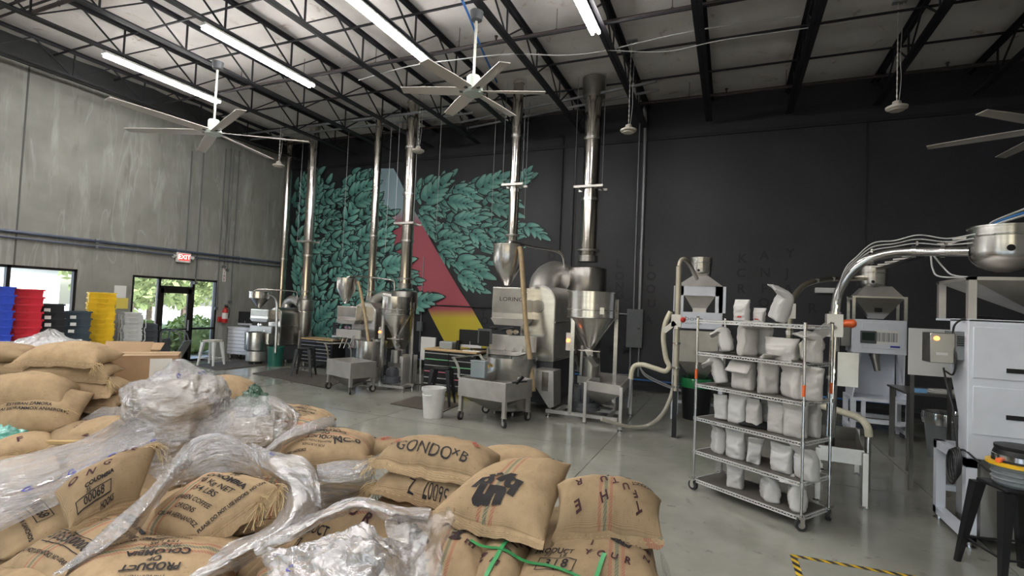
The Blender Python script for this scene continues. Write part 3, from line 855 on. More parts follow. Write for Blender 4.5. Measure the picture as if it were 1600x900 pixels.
# ---- pallet 8: tall wrapped heap
for k, (x, y, z, yw) in enumerate(((-4.27, 2.91, .86, 20), (-4.28, 2.92, 1.00, 50), (-4.29, 2.94, 1.13, 30), (-4.26, 2.90, .70, 30))):
    Sack('jute sack under the tall crumpled clear wrap, layer %s' % ['second from the bottom', 'third from the bottom', 'topmost', 'lowest'][k], (.56, .52, .38, .66)[k], (.44, .42, .30, .52)[k], .22, (x, y, z), yw, seed=32 + k, res=(24, 16))
Sack('jute sack with a drooping pointed corner at the right of the tall wrapped heap', .72, .5, .24, (-5.00, 4.00, .96), 20, 0, -4, seed=36, droop=(0, .2, 0, 0), res=(28, 20), texts=[T('15 KG', .0, .1, .05, -10, .02, 3)])
Sack('plain jute sack top showing left of the tall wrapped heap', .6, .42, .18, (-4.75, 2.72, .80), 30, seed=37, res=(24, 16))
# ---- pallet 9: upright stack at the left
_st = [((-5.69, 2.82, 1.37), 24, 'plump plain jute sack on the very top of the left-hand stack'), ((-5.66, 2.83, 1.23), 36, 'plain jute sack second from the top of the left-hand stack'), ((-5.56, 2.88, 1.095), 26, 'plain jute sack third from the top of the left-hand stack'),
       ((-5.56, 2.89, .965), 30, 'plain jute sack fourth from the top of the left-hand stack'), ((-5.55, 2.89, .84), 28, 'plain jute sack fifth from the top of the left-hand stack')]
for k, (loc, yw, lab) in enumerate(_st):
    Sack(lab, .70, .46, .17 if k else .20, loc, yw + 8, 0, 3 if k < 2 else 0, seed=40 + k, seams='f', droop=(.03, .03, .03, .0), tuft=[(1, -1)] if k < 2 else (), ears=.07, res=(32, 24), texts=[T('NOT USE HOOKS', .08, .02, .03, 4, 0, 3)] if k == 0 else ())
Sack('jute sack lying across the front of the left-hand stack, above the stencilled one', .66, .42, .20, (-5.46, 2.40, 1.13), 46, 0, 10, seed=46, seams='f', droop=(.02, .06, .06, 0), tuft=[(1, -1)], ears=.08, texts=[T('NOT USE HOOKS', -.1, .05, .03, 4, 0, 3)])
Sack('jute sack stencilled in two dark lines at the front foot of the left-hand stack', .66, .48, .23, (-5.32, 2.42, .955), 46, 0, 34, seed=47, ears=.07, droop=(.03, .04, .03, 0),
     texts=[T('CATUAI SIDRAMMOX ANAEROBIC', .0, -.09, .034, -2, .02), T('ESTEBAN ZAMORA', .0, -.05, .034, -2, .02), T('Volcafe', .0, .01, .06, -2, .0, 3)])
for k, (loc, yw) in enumerate((((-6.60, 2.60, 1.33), 25), ((-6.60, 2.60, 1.18), 28), ((-6.58, 2.62, 1.03), 22))):
    Sack('striped jute sack cut off by the left picture edge, %s of three' % ['top', 'middle', 'bottom'][k], .78, .5, .19, loc, yw + 15, seed=50 + k, stripes=.0, res=(32, 22), tuft=[(1, -1)] if k == 2 else ())
Sack('pale jute sack top between the two left stacks', .6, .45, .2, (-6.2, 3.15, 1.0), 20, seed=54, res=(20, 14))
QS('jute sack with slogan letters under torn film, bottom centre', [(-2.061,2.038,0.68), (-1.536,2.359,0.68), (-1.672,2.619,0.72), (-2.152,2.353,0.72)], .24, stripes=-.02, seed=55,
     texts=future_print(-28, .03, .04) + [T('PRODUCT', -.22, -.1, .045, -20, .02), T('77     LB', -.22, -.15, .035, -20, .02), BX(.3, .07, -.2, -.21, -20)])
QS('jute sack with a black logo seen through wrinkled film, bottom centre right', [(-1.563,2.134,0.55), (-1.285,2.279,0.55), (-1.587,2.856,0.62), (-1.843,2.612,0.62)], .22, seed=56, texts=[T('un', .0, -.02, .2, -60, .07), T('COLOMBIA', -.12, 0, .05, -60, .02)])

# ================================================================ plastic film, pallets, straps and boxes around the sacks
def mat_film(name, lo, hi, tint=(.60, .59, .60), scale=9.0, stretch=(1, 1, 1), rough=.10, bump=1.0, gloss=.22, clear=(.90, .89, .89)):
    # thin plastic: part see-through, part cloudy, with sharp glints on its creases
    m = bpy.data.materials.new(name); m.use_nodes = True
    nt = m.node_tree; L = nt.links.new
    nt.nodes.remove(nt.nodes['Principled BSDF']); out = nt.nodes['Material Output']
    uv = node(nt, 'UVMap'); mp = node(nt, 'Mapping'); mp.inputs['Scale'].default_value = stretch; L(uv.outputs[0], mp.inputs[0])
    n1 = node(nt, 'TexNoise', Scale=scale, Detail=5.0, Roughness=.55, Distortion=.5); n1.noise_type = 'RIDGED_MULTIFRACTAL'; L(mp.outputs[0], n1.inputs['Vector'])
    n3 = node(nt, 'TexNoise', Scale=scale * 3.1, Detail=4.0, Roughness=.6); L(mp.outputs[0], n3.inputs['Vector'])
    ad = node(nt, 'Math', operation='MULTIPLY_ADD'); L(n3.outputs[0], ad.inputs[0]); ad.inputs[1].default_value = .6; L(n1.outputs[0], ad.inputs[2])
    bp = node(nt, 'Bump', Strength=bump, Distance=.03); L(ad.outputs[0], bp.inputs['Height'])
    n2 = node(nt, 'TexNoise', Scale=scale * .5, Detail=6.0, Roughness=.65); L(mp.outputs[0], n2.inputs['Vector'])
    r = ramp(nt, n2.outputs[0], [(.32, (lo,) * 3), (.68, (hi,) * 3)])
    df = node(nt, 'BsdfDiffuse'); df.inputs[0].default_value = (*tint, 1); L(bp.outputs[0], df.inputs['Normal'])
    gl = node(nt, 'BsdfGlossy'); gl.inputs[0].default_value = (.95, .95, .97, 1); gl.inputs['Roughness'].default_value = rough; L(bp.outputs[0], gl.inputs['Normal'])
    tr = node(nt, 'BsdfTransparent'); tr.inputs[0].default_value = (*clear, 1)
    m1 = node(nt, 'MixShader'); L(r.outputs[0], m1.inputs[0]); L(tr.outputs[0], m1.inputs[1]); L(df.outputs[0], m1.inputs[2])
    lw = node(nt, 'LayerWeight', Blend=.25); L(bp.outputs[0], lw.inputs['Normal'])
    g = node(nt, 'Math', operation='MULTIPLY_ADD'); L(lw.outputs['Facing'], g.inputs[0]); g.inputs[1].default_value = .35; g.inputs[2].default_value = gloss
    m2 = node(nt, 'MixShader'); L(g.outputs[0], m2.inputs[0]); L(m1.outputs[0], m2.inputs[1]); L(gl.outputs[0], m2.inputs[2])
    L(m2.outputs[0], out.inputs['Surface'])
    return m
FILM = mat_film('cloudy_stretch_film', .30, .62, stretch=(1, 4.5, 1), scale=7)
FILMW = mat_film('milky_film_bag', .34, .62, tint=(.62, .61, .62), scale=6)
FILMC = mat_film('clear_crackled_wrap', .08, .30, tint=(.55, .54, .54), scale=13, stretch=(1, 1.6, 1), gloss=.32, bump=1.0, rough=.07, clear=(.84, .82, .81))
FILMCC = mat_film('clear_film', .03, .14, scale=5, gloss=.10, clear=(.95, .95, .94))
TEAL = mat_film('teal_liner_bag', .75, .95, tint=(.05, .46, .36), scale=7, clear=(.4, .8, .7))
GREEN = mat_film('dark_green_liner_bag', .8, .97, tint=(.004, .085, .03), scale=12, gloss=.10, clear=(.2, .5, .3))
GREENL = mat_film('green_liner_bag', .8, .97, tint=(.01, .2, .06), scale=12, gloss=.08, clear=(.2, .5, .3))
BLUEINK = mat('blue_film_print', (.03, .04, .30), .5)

def loft_pts(rows, ku, kv):
    R = [smooth_path(r, ku) for r in rows]
    cols = [smooth_path([r[i] for r in R], kv) for i in range(len(R[0]))]
    return [[cols[i][j] for i in range(len(cols))] for j in range(len(cols[0]))]

def film(label, rows, m, amp=.018, freq=(7, 7), seed=0, ku=9, kv=9, cat='film', name='plastic_film', group=None, crumple=1.0, prints=(), closed=False):
    Gd = loft_pts(rows, ku, kv)
    nv, nu = len(Gd), len(Gd[0])
    # running lengths for the texture coordinates
    U = [0.0]; 
    for i in range(1, nu): U.append(U[-1] + (Gd[nv // 2][i] - Gd[nv // 2][i - 1]).length)
    Vv = [0.0]
    for j in range(1, nv): Vv.append(Vv[-1] + (Gd[j][nu // 2] - Gd[j - 1][nu // 2]).length)
    out = []
    for j in range(nv):
        for i in range(nu):
            a = Gd[j][(i + 1) % nu if closed else min(i + 1, nu - 1)] - Gd[j][max(i - 1, 0)]
            b = Gd[min(j + 1, nv - 1)][i] - Gd[max(j - 1, 0)][i]
            n = a.cross(b); n = n.normalized() if n.length > 1e-9 else Vector((0, 0, 1))
            if n.z < 0 and not closed: n = -n
            p = Gd[j][i]
            q = p if closed else Vector((U[i] * freq[0], Vv[j] * freq[1], seed * 7.7))
            if closed: q = Vector((p.x * freq[0], p.y * freq[0], p.z * freq[1] + seed * 7))
            d = (abs(noise.noise(q)) * 1.6 - .35) + .55 * (abs(noise.noise(q * 2.3)) - .2) * crumple + .3 * (abs(noise.noise(q * 5.1)) - .2) * crumple
            out.append(p + n * (amp * d))
    fs = []
    for j in range(nv - 1):
        for i in range(nu - 1 if not closed else nu):
            i2 = (i + 1) % nu
            fs.append((j * nu + i, j * nu + i2, (j + 1) * nu + i2, (j + 1) * nu + i))
    o = MB().add(out, fs).build(name, m, None, smooth=80)
    uvl = o.data.uv_layers.new(name='UVMap')
    uvl.data.foreach_set('uv', [c for l in o.data.loops for c in (U[l.vertex_index % nu], Vv[l.vertex_index // nu])])
    tag(o, label, cat, group)
    if prints:
        mb = MB()
        for (u, v, st, size, rot) in prints:
            tv, tf = text_tris(st, size, .02 if len(st) < 3 else 0.0, .02)
            c, sn = cos(radians(rot)), sin(radians(rot)); P = []
            for x, y in tv:
                uu = min(.999, max(0, u + (x * c - y * sn) / U[-1])) * (nu - 1); vv = min(.999, max(0, v - (x * sn + y * c) / Vv[-1])) * (nv - 1)
                i, j = int(uu), int(vv); fu, fv = uu - i, vv - j
                a, b, cc, d = out[j * nu + i], out[j * nu + min(i + 1, nu - 1)], out[min(j + 1, nv - 1) * nu + i], out[min(j + 1, nv - 1) * nu + min(i + 1, nu - 1)]
                n = (b - a).cross(cc - a); n = n.normalized() if n.length > 1e-9 else Vector((0, 0, 1))
                if n.z < 0: n = -n
                P.append(a * ((1 - fu) * (1 - fv)) + b * (fu * (1 - fv)) + cc * ((1 - fu) * fv) + d * (fu * fv) + n * .004)
            mb.add(P, tf)
        mb.build('printed_band', BLUEINK, o, smooth=None)
    return o

def band(v, n=5, u0=.08, u1=.95, size=.055, rot=0, dv=0.0):
    out = []
    for k in range(n):
        u = u0 + (u1 - u0) * k / max(1, n - 1)
        out.append((u, v + dv * u, 'C', size * 1.15, rot + 20)); out.append((u + .012, v + dv * u, 'c', size * .8, rot + 20)); out.append((u + .52 * (u1 - u0) / n, v + dv * (u + .5 / n), '-- --- - -- ---', size * .62, rot))
    return out

film('long cloudy stretch film with blue print band over the far left sacks', [
    [(-4.502,1.692,0.8), (-4.434,2.055,0.84), (-4.473,2.385,0.88), (-5.041,3.059,0.93)],
    [(-3.979,1.502,0.83), (-3.881,1.806,0.87), (-3.937,2.144,0.91), (-4.115,2.612,0.94)],
    [(-3.802,1.442,0.76), (-3.695,1.727,0.8), (-3.675,2.009,0.86), (-3.763,2.428,0.9)],
    [(-3.567,1.364,0.64), (-3.66,1.689,0.68), (-3.612,1.881,0.74), (-3.784,2.354,0.82)]], FILM, amp=.02, freq=(1.6, 16), seed=1, kv=14, prints=band(.60, 5, .05, .97, .07, 4, -.05))
film('milky film hood standing up behind the 154 LBS sack', [
    [(-3.185,2.143,0.84), (-3.299,2.301,0.95), (-3.254,2.378,1.04), (-3.144,2.482,1.05), (-2.832,2.436,1.02), (-2.72,2.394,0.95)],
    [(-3.057,2.01,0.8), (-3.162,2.197,0.88), (-3.185,2.391,0.92), (-3.093,2.475,0.93), (-2.831,2.442,0.92), (-2.672,2.387,0.88)],
    [(-2.998,1.949,0.74), (-3.191,2.182,0.78), (-3.161,2.382,0.8), (-3.042,2.477,0.81), (-2.82,2.469,0.82), (-2.649,2.43,0.8)]], FILM, amp=.02, freq=(4, 9), seed=2)
film('twisted film strip running down left of the 154 LBS sack', [
    [(-3.339,2.351,1), (-3.066,2.172,1.02), (-3.012,2.179,0.96)],
    [(-2.998,1.889,0.86), (-2.824,1.83,0.9), (-3.038,2.048,0.84)],
    [(-2.979,1.693,0.74), (-2.758,1.656,0.8), (-2.97,1.903,0.74)],
    [(-2.985,1.568,0.66), (-2.798,1.569,0.72), (-2.962,1.823,0.66)],
    [(-2.988,1.477,0.6), (-2.89,1.488,0.64), (-2.944,1.611,0.6)]], FILM, amp=.018, freq=(12, 2.5), seed=3, ku=14, kv=12)
film('milky film bulge and tail curving from the NC-0 sack down to the bottom edge', [
    [(-3.005,2.562,1), (-2.616,2.433,1.02), (-2.424,2.454,1.02), (-2.266,2.424,0.96)],
    [(-2.729,2.403,0.93), (-2.406,2.246,0.99), (-2.248,2.274,0.99), (-2.084,2.267,0.92)],
    [(-2.43,2.333,0.86), (-2.177,2.159,0.93), (-2.084,2.158,0.93), (-2.03,2.224,0.86)],
    [(-2.282,2.142,0.76), (-2.073,2.037,0.84), (-2.042,2.137,0.84), (-2.066,2.293,0.78)],
    [(-2.379,1.978,0.7), (-2.159,1.921,0.77), (-2.078,2.006,0.77), (-2.155,2.214,0.7)],
    [(-2.489,1.779,0.62), (-2.263,1.762,0.69), (-2.198,1.867,0.69), (-2.26,2.066,0.62)],
    [(-2.633,1.558,0.56), (-2.376,1.569,0.62), (-2.277,1.68,0.62), (-2.319,1.882,0.56)]], FILMW, amp=.022, freq=(9, 3), seed=4, ku=12, kv=9, prints=[(.3, .05, 'C', .05, 20), (.45, .06, '-- --- -', .025, 0)])
film('rolled milky film edge over the slogan sack at bottom centre', [
    [(-2.24,1.962,0.72), (-2.102,2.068,0.8), (-1.994,2.224,0.86), (-1.886,2.354,0.9), (-1.655,2.405,0.87), (-1.512,2.522,0.84)],
    [(-2.122,1.884,0.74), (-1.988,1.966,0.83), (-1.872,2.1,0.9), (-1.776,2.219,0.93), (-1.579,2.263,0.9), (-1.444,2.385,0.87)],
    [(-2.114,1.895,0.7), (-1.969,1.966,0.79), (-1.88,2.126,0.85), (-1.79,2.25,0.87), (-1.611,2.256,0.85), (-1.468,2.416,0.8)]], FILMW, amp=.02, freq=(4, 12), seed=5, ku=12, kv=8)
film('heap of crumpled milky film in the bottom centre foreground', [
    [(-2.044,1.854,0.74), (-1.852,1.899,0.83), (-1.695,1.943,0.9), (-1.6,1.99,0.92), (-1.468,2.032,0.89), (-1.374,2.235,0.78)],
    [(-1.941,1.787,0.74), (-1.736,1.811,0.84), (-1.577,1.833,0.9), (-1.437,1.862,0.93), (-1.344,1.973,0.86), (-1.283,2.13,0.76)],
    [(-1.805,1.704,0.7), (-1.631,1.727,0.8), (-1.484,1.753,0.85), (-1.348,1.81,0.87), (-1.277,1.931,0.8), (-1.239,2.044,0.7)],
    [(-1.659,1.616,0.64), (-1.516,1.634,0.72), (-1.377,1.677,0.76), (-1.266,1.734,0.76), (-1.209,1.879,0.7), (-1.18,1.957,0.64)]], FILMW, amp=.045, freq=(6, 7), seed=6, ku=16, kv=16, crumple=1.5, prints=[(.12, .45, 'C', .05, -60), (.09, .2, '-- - --', .022, -55)])
film('wrinkled clear film between the slogan sack and the pallet with the logo sack', [
    [(-1.633,2.253,0.86), (-1.55,2.364,0.86), (-1.489,2.497,0.86)],
    [(-1.544,2.169,0.82), (-1.443,2.237,0.84), (-1.383,2.304,0.84)],
    [(-1.392,2.087,0.78), (-1.346,2.135,0.8), (-1.317,2.154,0.82)],
    [(-1.271,2.022,0.68), (-1.255,2.047,0.7), (-1.259,2.094,0.72)]], FILMC, amp=.035, freq=(8, 8), seed=7, ku=14)
film('bluish film sleeve rim arching behind the NC-0 sack', [
    [(-2.884,2.541,0.92), (-2.882,2.613,0.98), (-2.91,2.811,1.04), (-2.934,3.081,1.06), (-3.003,3.366,1.03)],
    [(-2.695,2.401,0.96), (-2.696,2.485,1.02), (-2.686,2.642,1.07), (-2.726,2.916,1.08), (-2.801,3.172,1.04)],
    [(-2.744,2.495,0.92), (-2.781,2.639,0.98), (-2.701,2.738,1.03), (-2.697,2.953,1.03), (-2.793,3.181,0.99)]], FILM, amp=.014, freq=(6, 10), seed=8, ku=9, kv=6)
film('shiny film pulled down over the front below the NC-0 sack', [
    [(-2.422,2.588,0.93), (-2.314,2.677,0.94), (-2.218,2.8,0.94), (-2.209,2.978,0.94)],
    [(-2.371,2.551,0.86), (-2.236,2.595,0.87), (-2.138,2.694,0.87), (-2.164,2.857,0.87)],
    [(-2.352,2.562,0.74), (-2.276,2.649,0.75), (-2.195,2.748,0.75), (-2.215,2.878,0.74)],
    [(-2.352,2.597,0.58), (-2.297,2.684,0.6), (-2.225,2.784,0.6), (-2.271,2.941,0.58)]], FILM, amp=.026, freq=(4, 9), seed=9, ku=11, kv=11, crumple=1.3)

def dome(label, c, prof, m, amp, freq, seed, n=44, ecc=1.0, rot=0.0, lean=(0, 0), name='plastic_film', cat='film', crumple=1.2, kv=7, prints=()):
    rows = []
    z0, z1 = prof[0][1], prof[-1][1]
    for r, z in prof:
        k = (z - z0) / (z1 - z0)
        rows.append([Vector((c[0] + lean[0] * k + (r * cos(t) * ecc) * cos(rot) - r * sin(t) * sin(rot), c[1] + lean[1] * k + (r * cos(t) * ecc) * sin(rot) + r * sin(t) * cos(rot), z)) for t in [2 * pi * i / n for i in range(n + 1)]])
    return film(label, rows, m, amp, freq, seed, ku=2, kv=kv, closed=True, crumple=crumple, name=name, cat=cat, prints=prints)
dome('tall crumpled clear wrap over a tower of sacks, centre left', (-4.222,2.86), [(.50, .55), (.45, .70), (.42, .80), (.36, .90), (.335, .98), (.37, 1.05), (.385, 1.13), (.35, 1.20), (.26, 1.27), (.16, 1.34), (.07, 1.40), (.015, 1.43)], FILMC, .06, (4, 6), 11, ecc=1.0, rot=.5, lean=(-.03, .05), n=80, kv=9, crumple=1.1, prints=band(.80, 7, .02, .97, .05, 0))
dome('low crackled clear wrap over the rear sacks, right of the tall wrap', (-3.899,3.343,0.8), [(.52, .70), (.48, .82), (.38, .95), (.22, 1.05), (.02, 1.09)], FILMC, .05, (4, 4), 12, ecc=1.0, n=50, crumple=.8)
film('film skirt lying at the left foot of the tall wrapped tower', [
    [(-5.162,2.685,0.86), (-5.189,2.803,0.92), (-5.108,2.912,0.94), (-4.869,2.908,0.94)],
    [(-5.12,2.653,0.8), (-5.017,2.742,0.84), (-4.809,2.776,0.86), (-4.522,2.745,0.86)],
    [(-5.032,2.684,0.74), (-4.894,2.73,0.76), (-4.61,2.718,0.78), (-4.347,2.695,0.78)]], FILMC, amp=.035, freq=(7, 8), seed=13, ku=9)
dome('white film draped on goods behind the left-hand stack', (-7.4, 3.45), [(.75, .9), (.7, 1.15), (.5, 1.26), (.25, 1.36), (.12, 1.44), (.02, 1.47)], FILMW, .05, (5, 5), 14, n=40)
film('clear film clinging to the left flank of the lower striped sack', [
    [(-1.304,2.337,0.96), (-1.338,2.224,0.92), (-1.318,2.064,0.88), (-1.293,1.934,0.8), (-1.262,1.838,0.72)],
    [(-1.181,2.198,0.97), (-1.177,2.051,0.95), (-1.164,1.928,0.92), (-1.149,1.823,0.86), (-1.123,1.746,0.78)],
    [(-1.123,1.971,0.96), (-1.075,1.892,0.95), (-1.045,1.843,0.94), (-1.015,1.798,0.88), (-1,1.733,0.82)]], FILMCC, amp=.03, freq=(7, 7), seed=15, ku=10)
film('clear film edge hanging off the right side of the strapped pallet', [
    [(-0.293,2.667,0.86), (-0.266,2.606,0.8), (-0.245,2.491,0.74)],
    [(-.20, 2.75, .55), (-.19, 2.62, .5), (-.2, 2.5, .5)], [(-.18, 2.75, .25), (-.17, 2.62, .2), (-.18, 2.5, .2)]], FILMCC, amp=.02, freq=(5, 5), seed=16)
dome('teal plastic liner bag lying at the left picture edge', (-5.391,2.268,0.8), [(.26, .72), (.25, .80), (.20, .86), (.12, .92), (.02, .96)], TEAL, .05, (8, 8), 17, n=30, name='liner_bag', cat='bag')
dome('crumpled dark green liner bag at the back of the heap, by the polished floor', (-3.96,3.394,1), [(.12, .90), (.15, .98), (.12, 1.06), (.06, 1.14), (.015, 1.20)], GREEN, .04, (10, 10), 18, n=26, name='liner_bag', cat='bag')

# green straps over pallet 1, lying on the sacks
bpy.context.view_layer.update()
def world_bvh(objs):
    V, F = [], []
    for o in objs:
        b = len(V); M = o.matrix_world
        V += [M @ v.co for v in o.data.vertices]; F += [[b + i for i in p.vertices] for p in o.data.polygons]
    return BVHTree.FromPolygons(V, F)
_bvh = world_bvh(FG[:3])
STRAP = mat('green_strapping', (.045, .30, .10), .35, var=.1)
def strap(label, a, b, w=.011, n=34):
    a, b = Vector(a), Vector(b); d = (b - a); d.z = 0; side = Vector((-d.y, d.x, 0)).normalized() * w
    cen = []
    for i in range(n + 1):
        p = a.lerp(b, i / n); h = _bvh.ray_cast(Vector((p.x, p.y, 3)), Vector((0, 0, -1)))
        cen.append(Vector((p.x, p.y, (h[0].z if h[0] else .7))))
    zs = [c.z for c in cen]
    for it in range(6): zs = [max(cen[i].z, (zs[max(i - 1, 0)] + zs[i] + zs[min(i + 1, n)]) / 3) for i in range(n + 1)]
    vs, fs = [], []
    for c, z in zip(cen, zs):
        for s_, dz in ((1, .010), (-1, .010), (-1, .007), (1, .007)): vs.append((c.x + side.x * s_, c.y + side.y * s_, z + dz))
    for i in range(n):
        for k in range(4): fs.append((i * 4 + k, i * 4 + (k + 1) % 4, i * 4 + 4 + (k + 1) % 4, i * 4 + 4 + k))
    tag(MB().add(vs, fs).build('strap', STRAP), label, 'strap', 'green straps over the lower sacks')
strap('green strap running across the lower sacks from left to right', (-1.229,2.459,0.78), (-0.27,2.508,0.74))
strap('short green strap running toward the viewer over the striped lower sack', (-1.051,2.573,0.78), (-1.066,2.153,0.74))
strap('green strap running toward the viewer over the boxed 3 sack', (-0.566,2.685,0.8), (-0.577,2.22,0.76))

# wooden pallets under the heaps
def pallet(c, yaw, label, z=0.0):
    t = thing('pallet', label, 'pallet', (c[0], c[1], z), radians(yaw), 'wooden pallets under the sacks')
    for x in (-.54, 0, .54): MB().bx(x - .045, x + .045, -.5, .5, .02, .115).build('stringer', WOOD, t, smooth=None)
    me = MB().bx(-.6, .6, -.055, .055, 0, .022).mesh('deck_board', WOOD)
    for i in range(6): inst('deck_board', me, t, (0, -.44 + i * .176, .115))
    for i in (-.44, 0, .44): inst('bottom_board', me, t, (0, i, 0))
    return t
for k, (c, yw, lab) in enumerate((((-.75, 2.6), 8, 'wooden pallet under the strapped front right sacks'), ((-2.0, 3.1), 8, 'wooden pallet under the hand-marked stack'), ((-1.9, 1.7), 20, 'wooden pallet under the 154 LBS sack'), ((-3.15, 1.5), 25, 'wooden pallet under the boxed number sacks at the far left front'), ((-4.6, 2.35), 25, 'wooden pallet under the slogan sack and the tall wrap'), ((-3.7, 3.6), 20, 'wooden pallet under the rear sacks by the polished floor'), ((-5.55, 2.8), 28, 'wooden pallet under the left-hand stack'))):
    pallet(c, yw, lab)
# bulk sacks filling the pallets below the visible layers
for k, (x, y, z, yw, L_, W_) in enumerate(((-1.0, 2.45, .42, 84, 1.0, .6), (-.5, 2.6, .42, 84, 1.0, .6), (-1.15, 2.9, .5, 84, .9, .6), (-2.45, 1.75, .34, 40, 1.0, .7), (-1.75, 1.75, .42, 40, 1.0, .7), (-1.45, 2.1, .42, 60, .9, .6), (-3.2, 1.7, .36, 50, 1.0, .7), (-2.75, 1.5, .28, 50, 1.0, .7), (-3.9, 2.1, .46, 25, 1.1, .8), (-4.3, 2.5, .5, 25, 1.1, .8), (-3.6, 3.4, .55, 10, 1.1, .8), (-4.15, 2.9, .45, 25, 1.0, .8), (-5.45, 2.7, .45, 28, 1.0, .8), (-2.9, 2.5, .55, 30, .9, .7), (-2.6, 2.15, .45, 30, .9, .7), (-3.2, 2.5, .5, 30, .9, .7), (-6.6, 2.6, .8, 30, .9, .6), (-2.1, 2.4, .5, 30, .8, .6))):
    Sack('plain jute sack buried under the ' + ['black logo sack', 'letter sack right of the logo sack', 'logo sack, at the back', 'PRODUCT OF COLOMBIA sack', 'bottom centre film heap', 'slogan sack at bottom centre', 'long film, near end', 'boxed 3550 sacks', 'slogan sack at the left', 'tall wrap, left side', 'rear printed sack', 'tall wrap, middle', 'left-hand stack', 'film bulge by the NC-0 sack', 'small LN-01 sack', 'NC-0 sack, left side', 'striped sacks at the left edge', 'NC-0 sack, near side'][k], L_, W_, .26, (x, y, z), yw, seed=90 + k, res=(16, 12), group='buried jute sacks in the lower pallet layers')

# cardboard box on wrapped cartons, left of the tall wrap
def carton(name, label, c, d, rz, flaps=False, paper=False, tape=True, group=None):
    t = thing(name, label, 'box', c, rz, group)
    x, y, z = d
    b = MB()
    b.bx(-x / 2, x / 2, -y / 2, -y / 2 + .006, 0, z).bx(-x / 2, x / 2, y / 2 - .006, y / 2, 0, z).bx(-x / 2, -x / 2 + .006, -y / 2, y / 2, 0, z).bx(x / 2 - .006, x / 2, -y / 2, y / 2, 0, z).bx(-x / 2, x / 2, -y / 2, y / 2, 0, .006)
    b.build('carton_body', CARD, t, smooth=None)
    if flaps:
        for s_, a in ((-1, 2.3), (1, .5)):
            v = Vector((0, s_ * cos(a), sin(a))) * (y * .45)
            MB().bar((-x / 2, s_ * y / 2, z), (-x / 2 + .001, s_ * y / 2, z), .001).add([(-x / 2, s_ * y / 2, z), (x / 2, s_ * y / 2, z), (x / 2, s_ * y / 2 + v.y, z + v.z), (-x / 2, s_ * y / 2 + v.y, z + v.z), (-x / 2, s_ * y / 2, z + .005), (x / 2, s_ * y / 2, z + .005), (x / 2, s_ * y / 2 + v.y, z + v.z + .005), (-x / 2, s_ * y / 2 + v.y, z + v.z + .005)],
                [(0, 1, 2, 3), (4, 5, 6, 7), (0, 1, 5, 4), (2, 3, 7, 6), (0, 3, 7, 4), (1, 2, 6, 5)]).build('flap', CARD, t, smooth=None)
    else:
        MB().bx(-x / 2, x / 2, -y / 2, -.002, z - .006, z).build('flap', CARD, t, smooth=None); MB().bx(-x / 2, x / 2, .002, y / 2, z - .006, z).build('flap', CARD, t, smooth=None)
    if tape: MB().bx(-x / 2 - .001, x / 2 + .001, -.03, .03, z, z + .0015).build('tape', mat('packing_tape', (.42, .29, .16), .25), t, smooth=None)
    if paper: MB().bx(x * .12, x * .42, -y / 2 - .002, -y / 2, z * .12, z * .9).build('packing_list', PAPER, t, smooth=None)
    return t
_bl = (-5.89, 3.61)
carton('cardboard_box', 'long cardboard box with a white packing list, right of the left-hand stack', (*_bl, 1.0), (.66, .46, .31), radians(52), paper=True)
carton('cardboard_box', 'smaller open cardboard box with raised flaps behind the long box', (-6.85, 4.05, 1.02), (.5, .36, .22), radians(40), flaps=True, tape=False)
carton('cardboard_box', 'plain box holding up the open box with raised flaps', (-6.85, 4.05, .0), (.9, .6, 1.0), radians(40))
pallet(_bl, 52, 'light wooden pallet between the long box and the wrapped carton', .87)
carton('cardboard_box', 'carton wrapped in film under the long cardboard box', (*_bl, .50), (.8, .6, .36), radians(52))
pallet(_bl, 52, 'wooden pallet under the film wrapped carton', .36)
carton('cardboard_box', 'plain carton at the floor under the wrapped carton', (*_bl, .0), (.9, .7, .36), radians(52))
pallet((-5.3, 2.62), 30, 'yellowish wooden pallet showing below the stencilled sack', .66)
_c = Matrix.Rotation(radians(52), 3, 'Z')
film('film with a blue print band around the carton under the long box', [[Vector((_bl[0], _bl[1], 0)) + _c @ Vector((x, -.325, z)) for x in (-.42, 0, .42)] for z in (.86, .7, .5)], FILM, amp=.01, freq=(6, 6), seed=19, prints=band(.45, 3, .1, .9, .06))

# ================================================================ roasting line
def caster(parent, x, y, h=.14, r=.06, rz=0.0, m=STEEL_F):
    c = bpy.data.objects.new('caster', None); COL.objects.link(c); c.parent = parent; c.location = (x, y, 0); c.rotation_euler = (0, 0, rz)
    MB().cyl((0, -.018, r), (0, .018, r), r, n=18).build('wheel', RUBBER, c)
    MB().cyl((0, -.021, r), (0, .021, r), r * .55, n=14).bx(-.02, .02, -.03, -.024, r - .01, h - .01).bx(-.02, .02, .024, .03, r - .01, h - .01).bx(-.04, .04, -.035, .035, h - .012, h).build('fork', m, c)
    return c

def hopper_part(name, c, r, z0, z1, z2, r0, parent, m=STEEL, n=32, lip=True):
    # z0 outlet, z1 top of cone, z2 rim
    pr = [(r0, z0), (r, z1), (r, z2)]
    if lip: pr += [(r + .018, z2), (r + .018, z2 + .02), (r - .01, z2 + .02)]
    return MB().lathe(pr, n, c).build(name, m, parent, smooth=30)

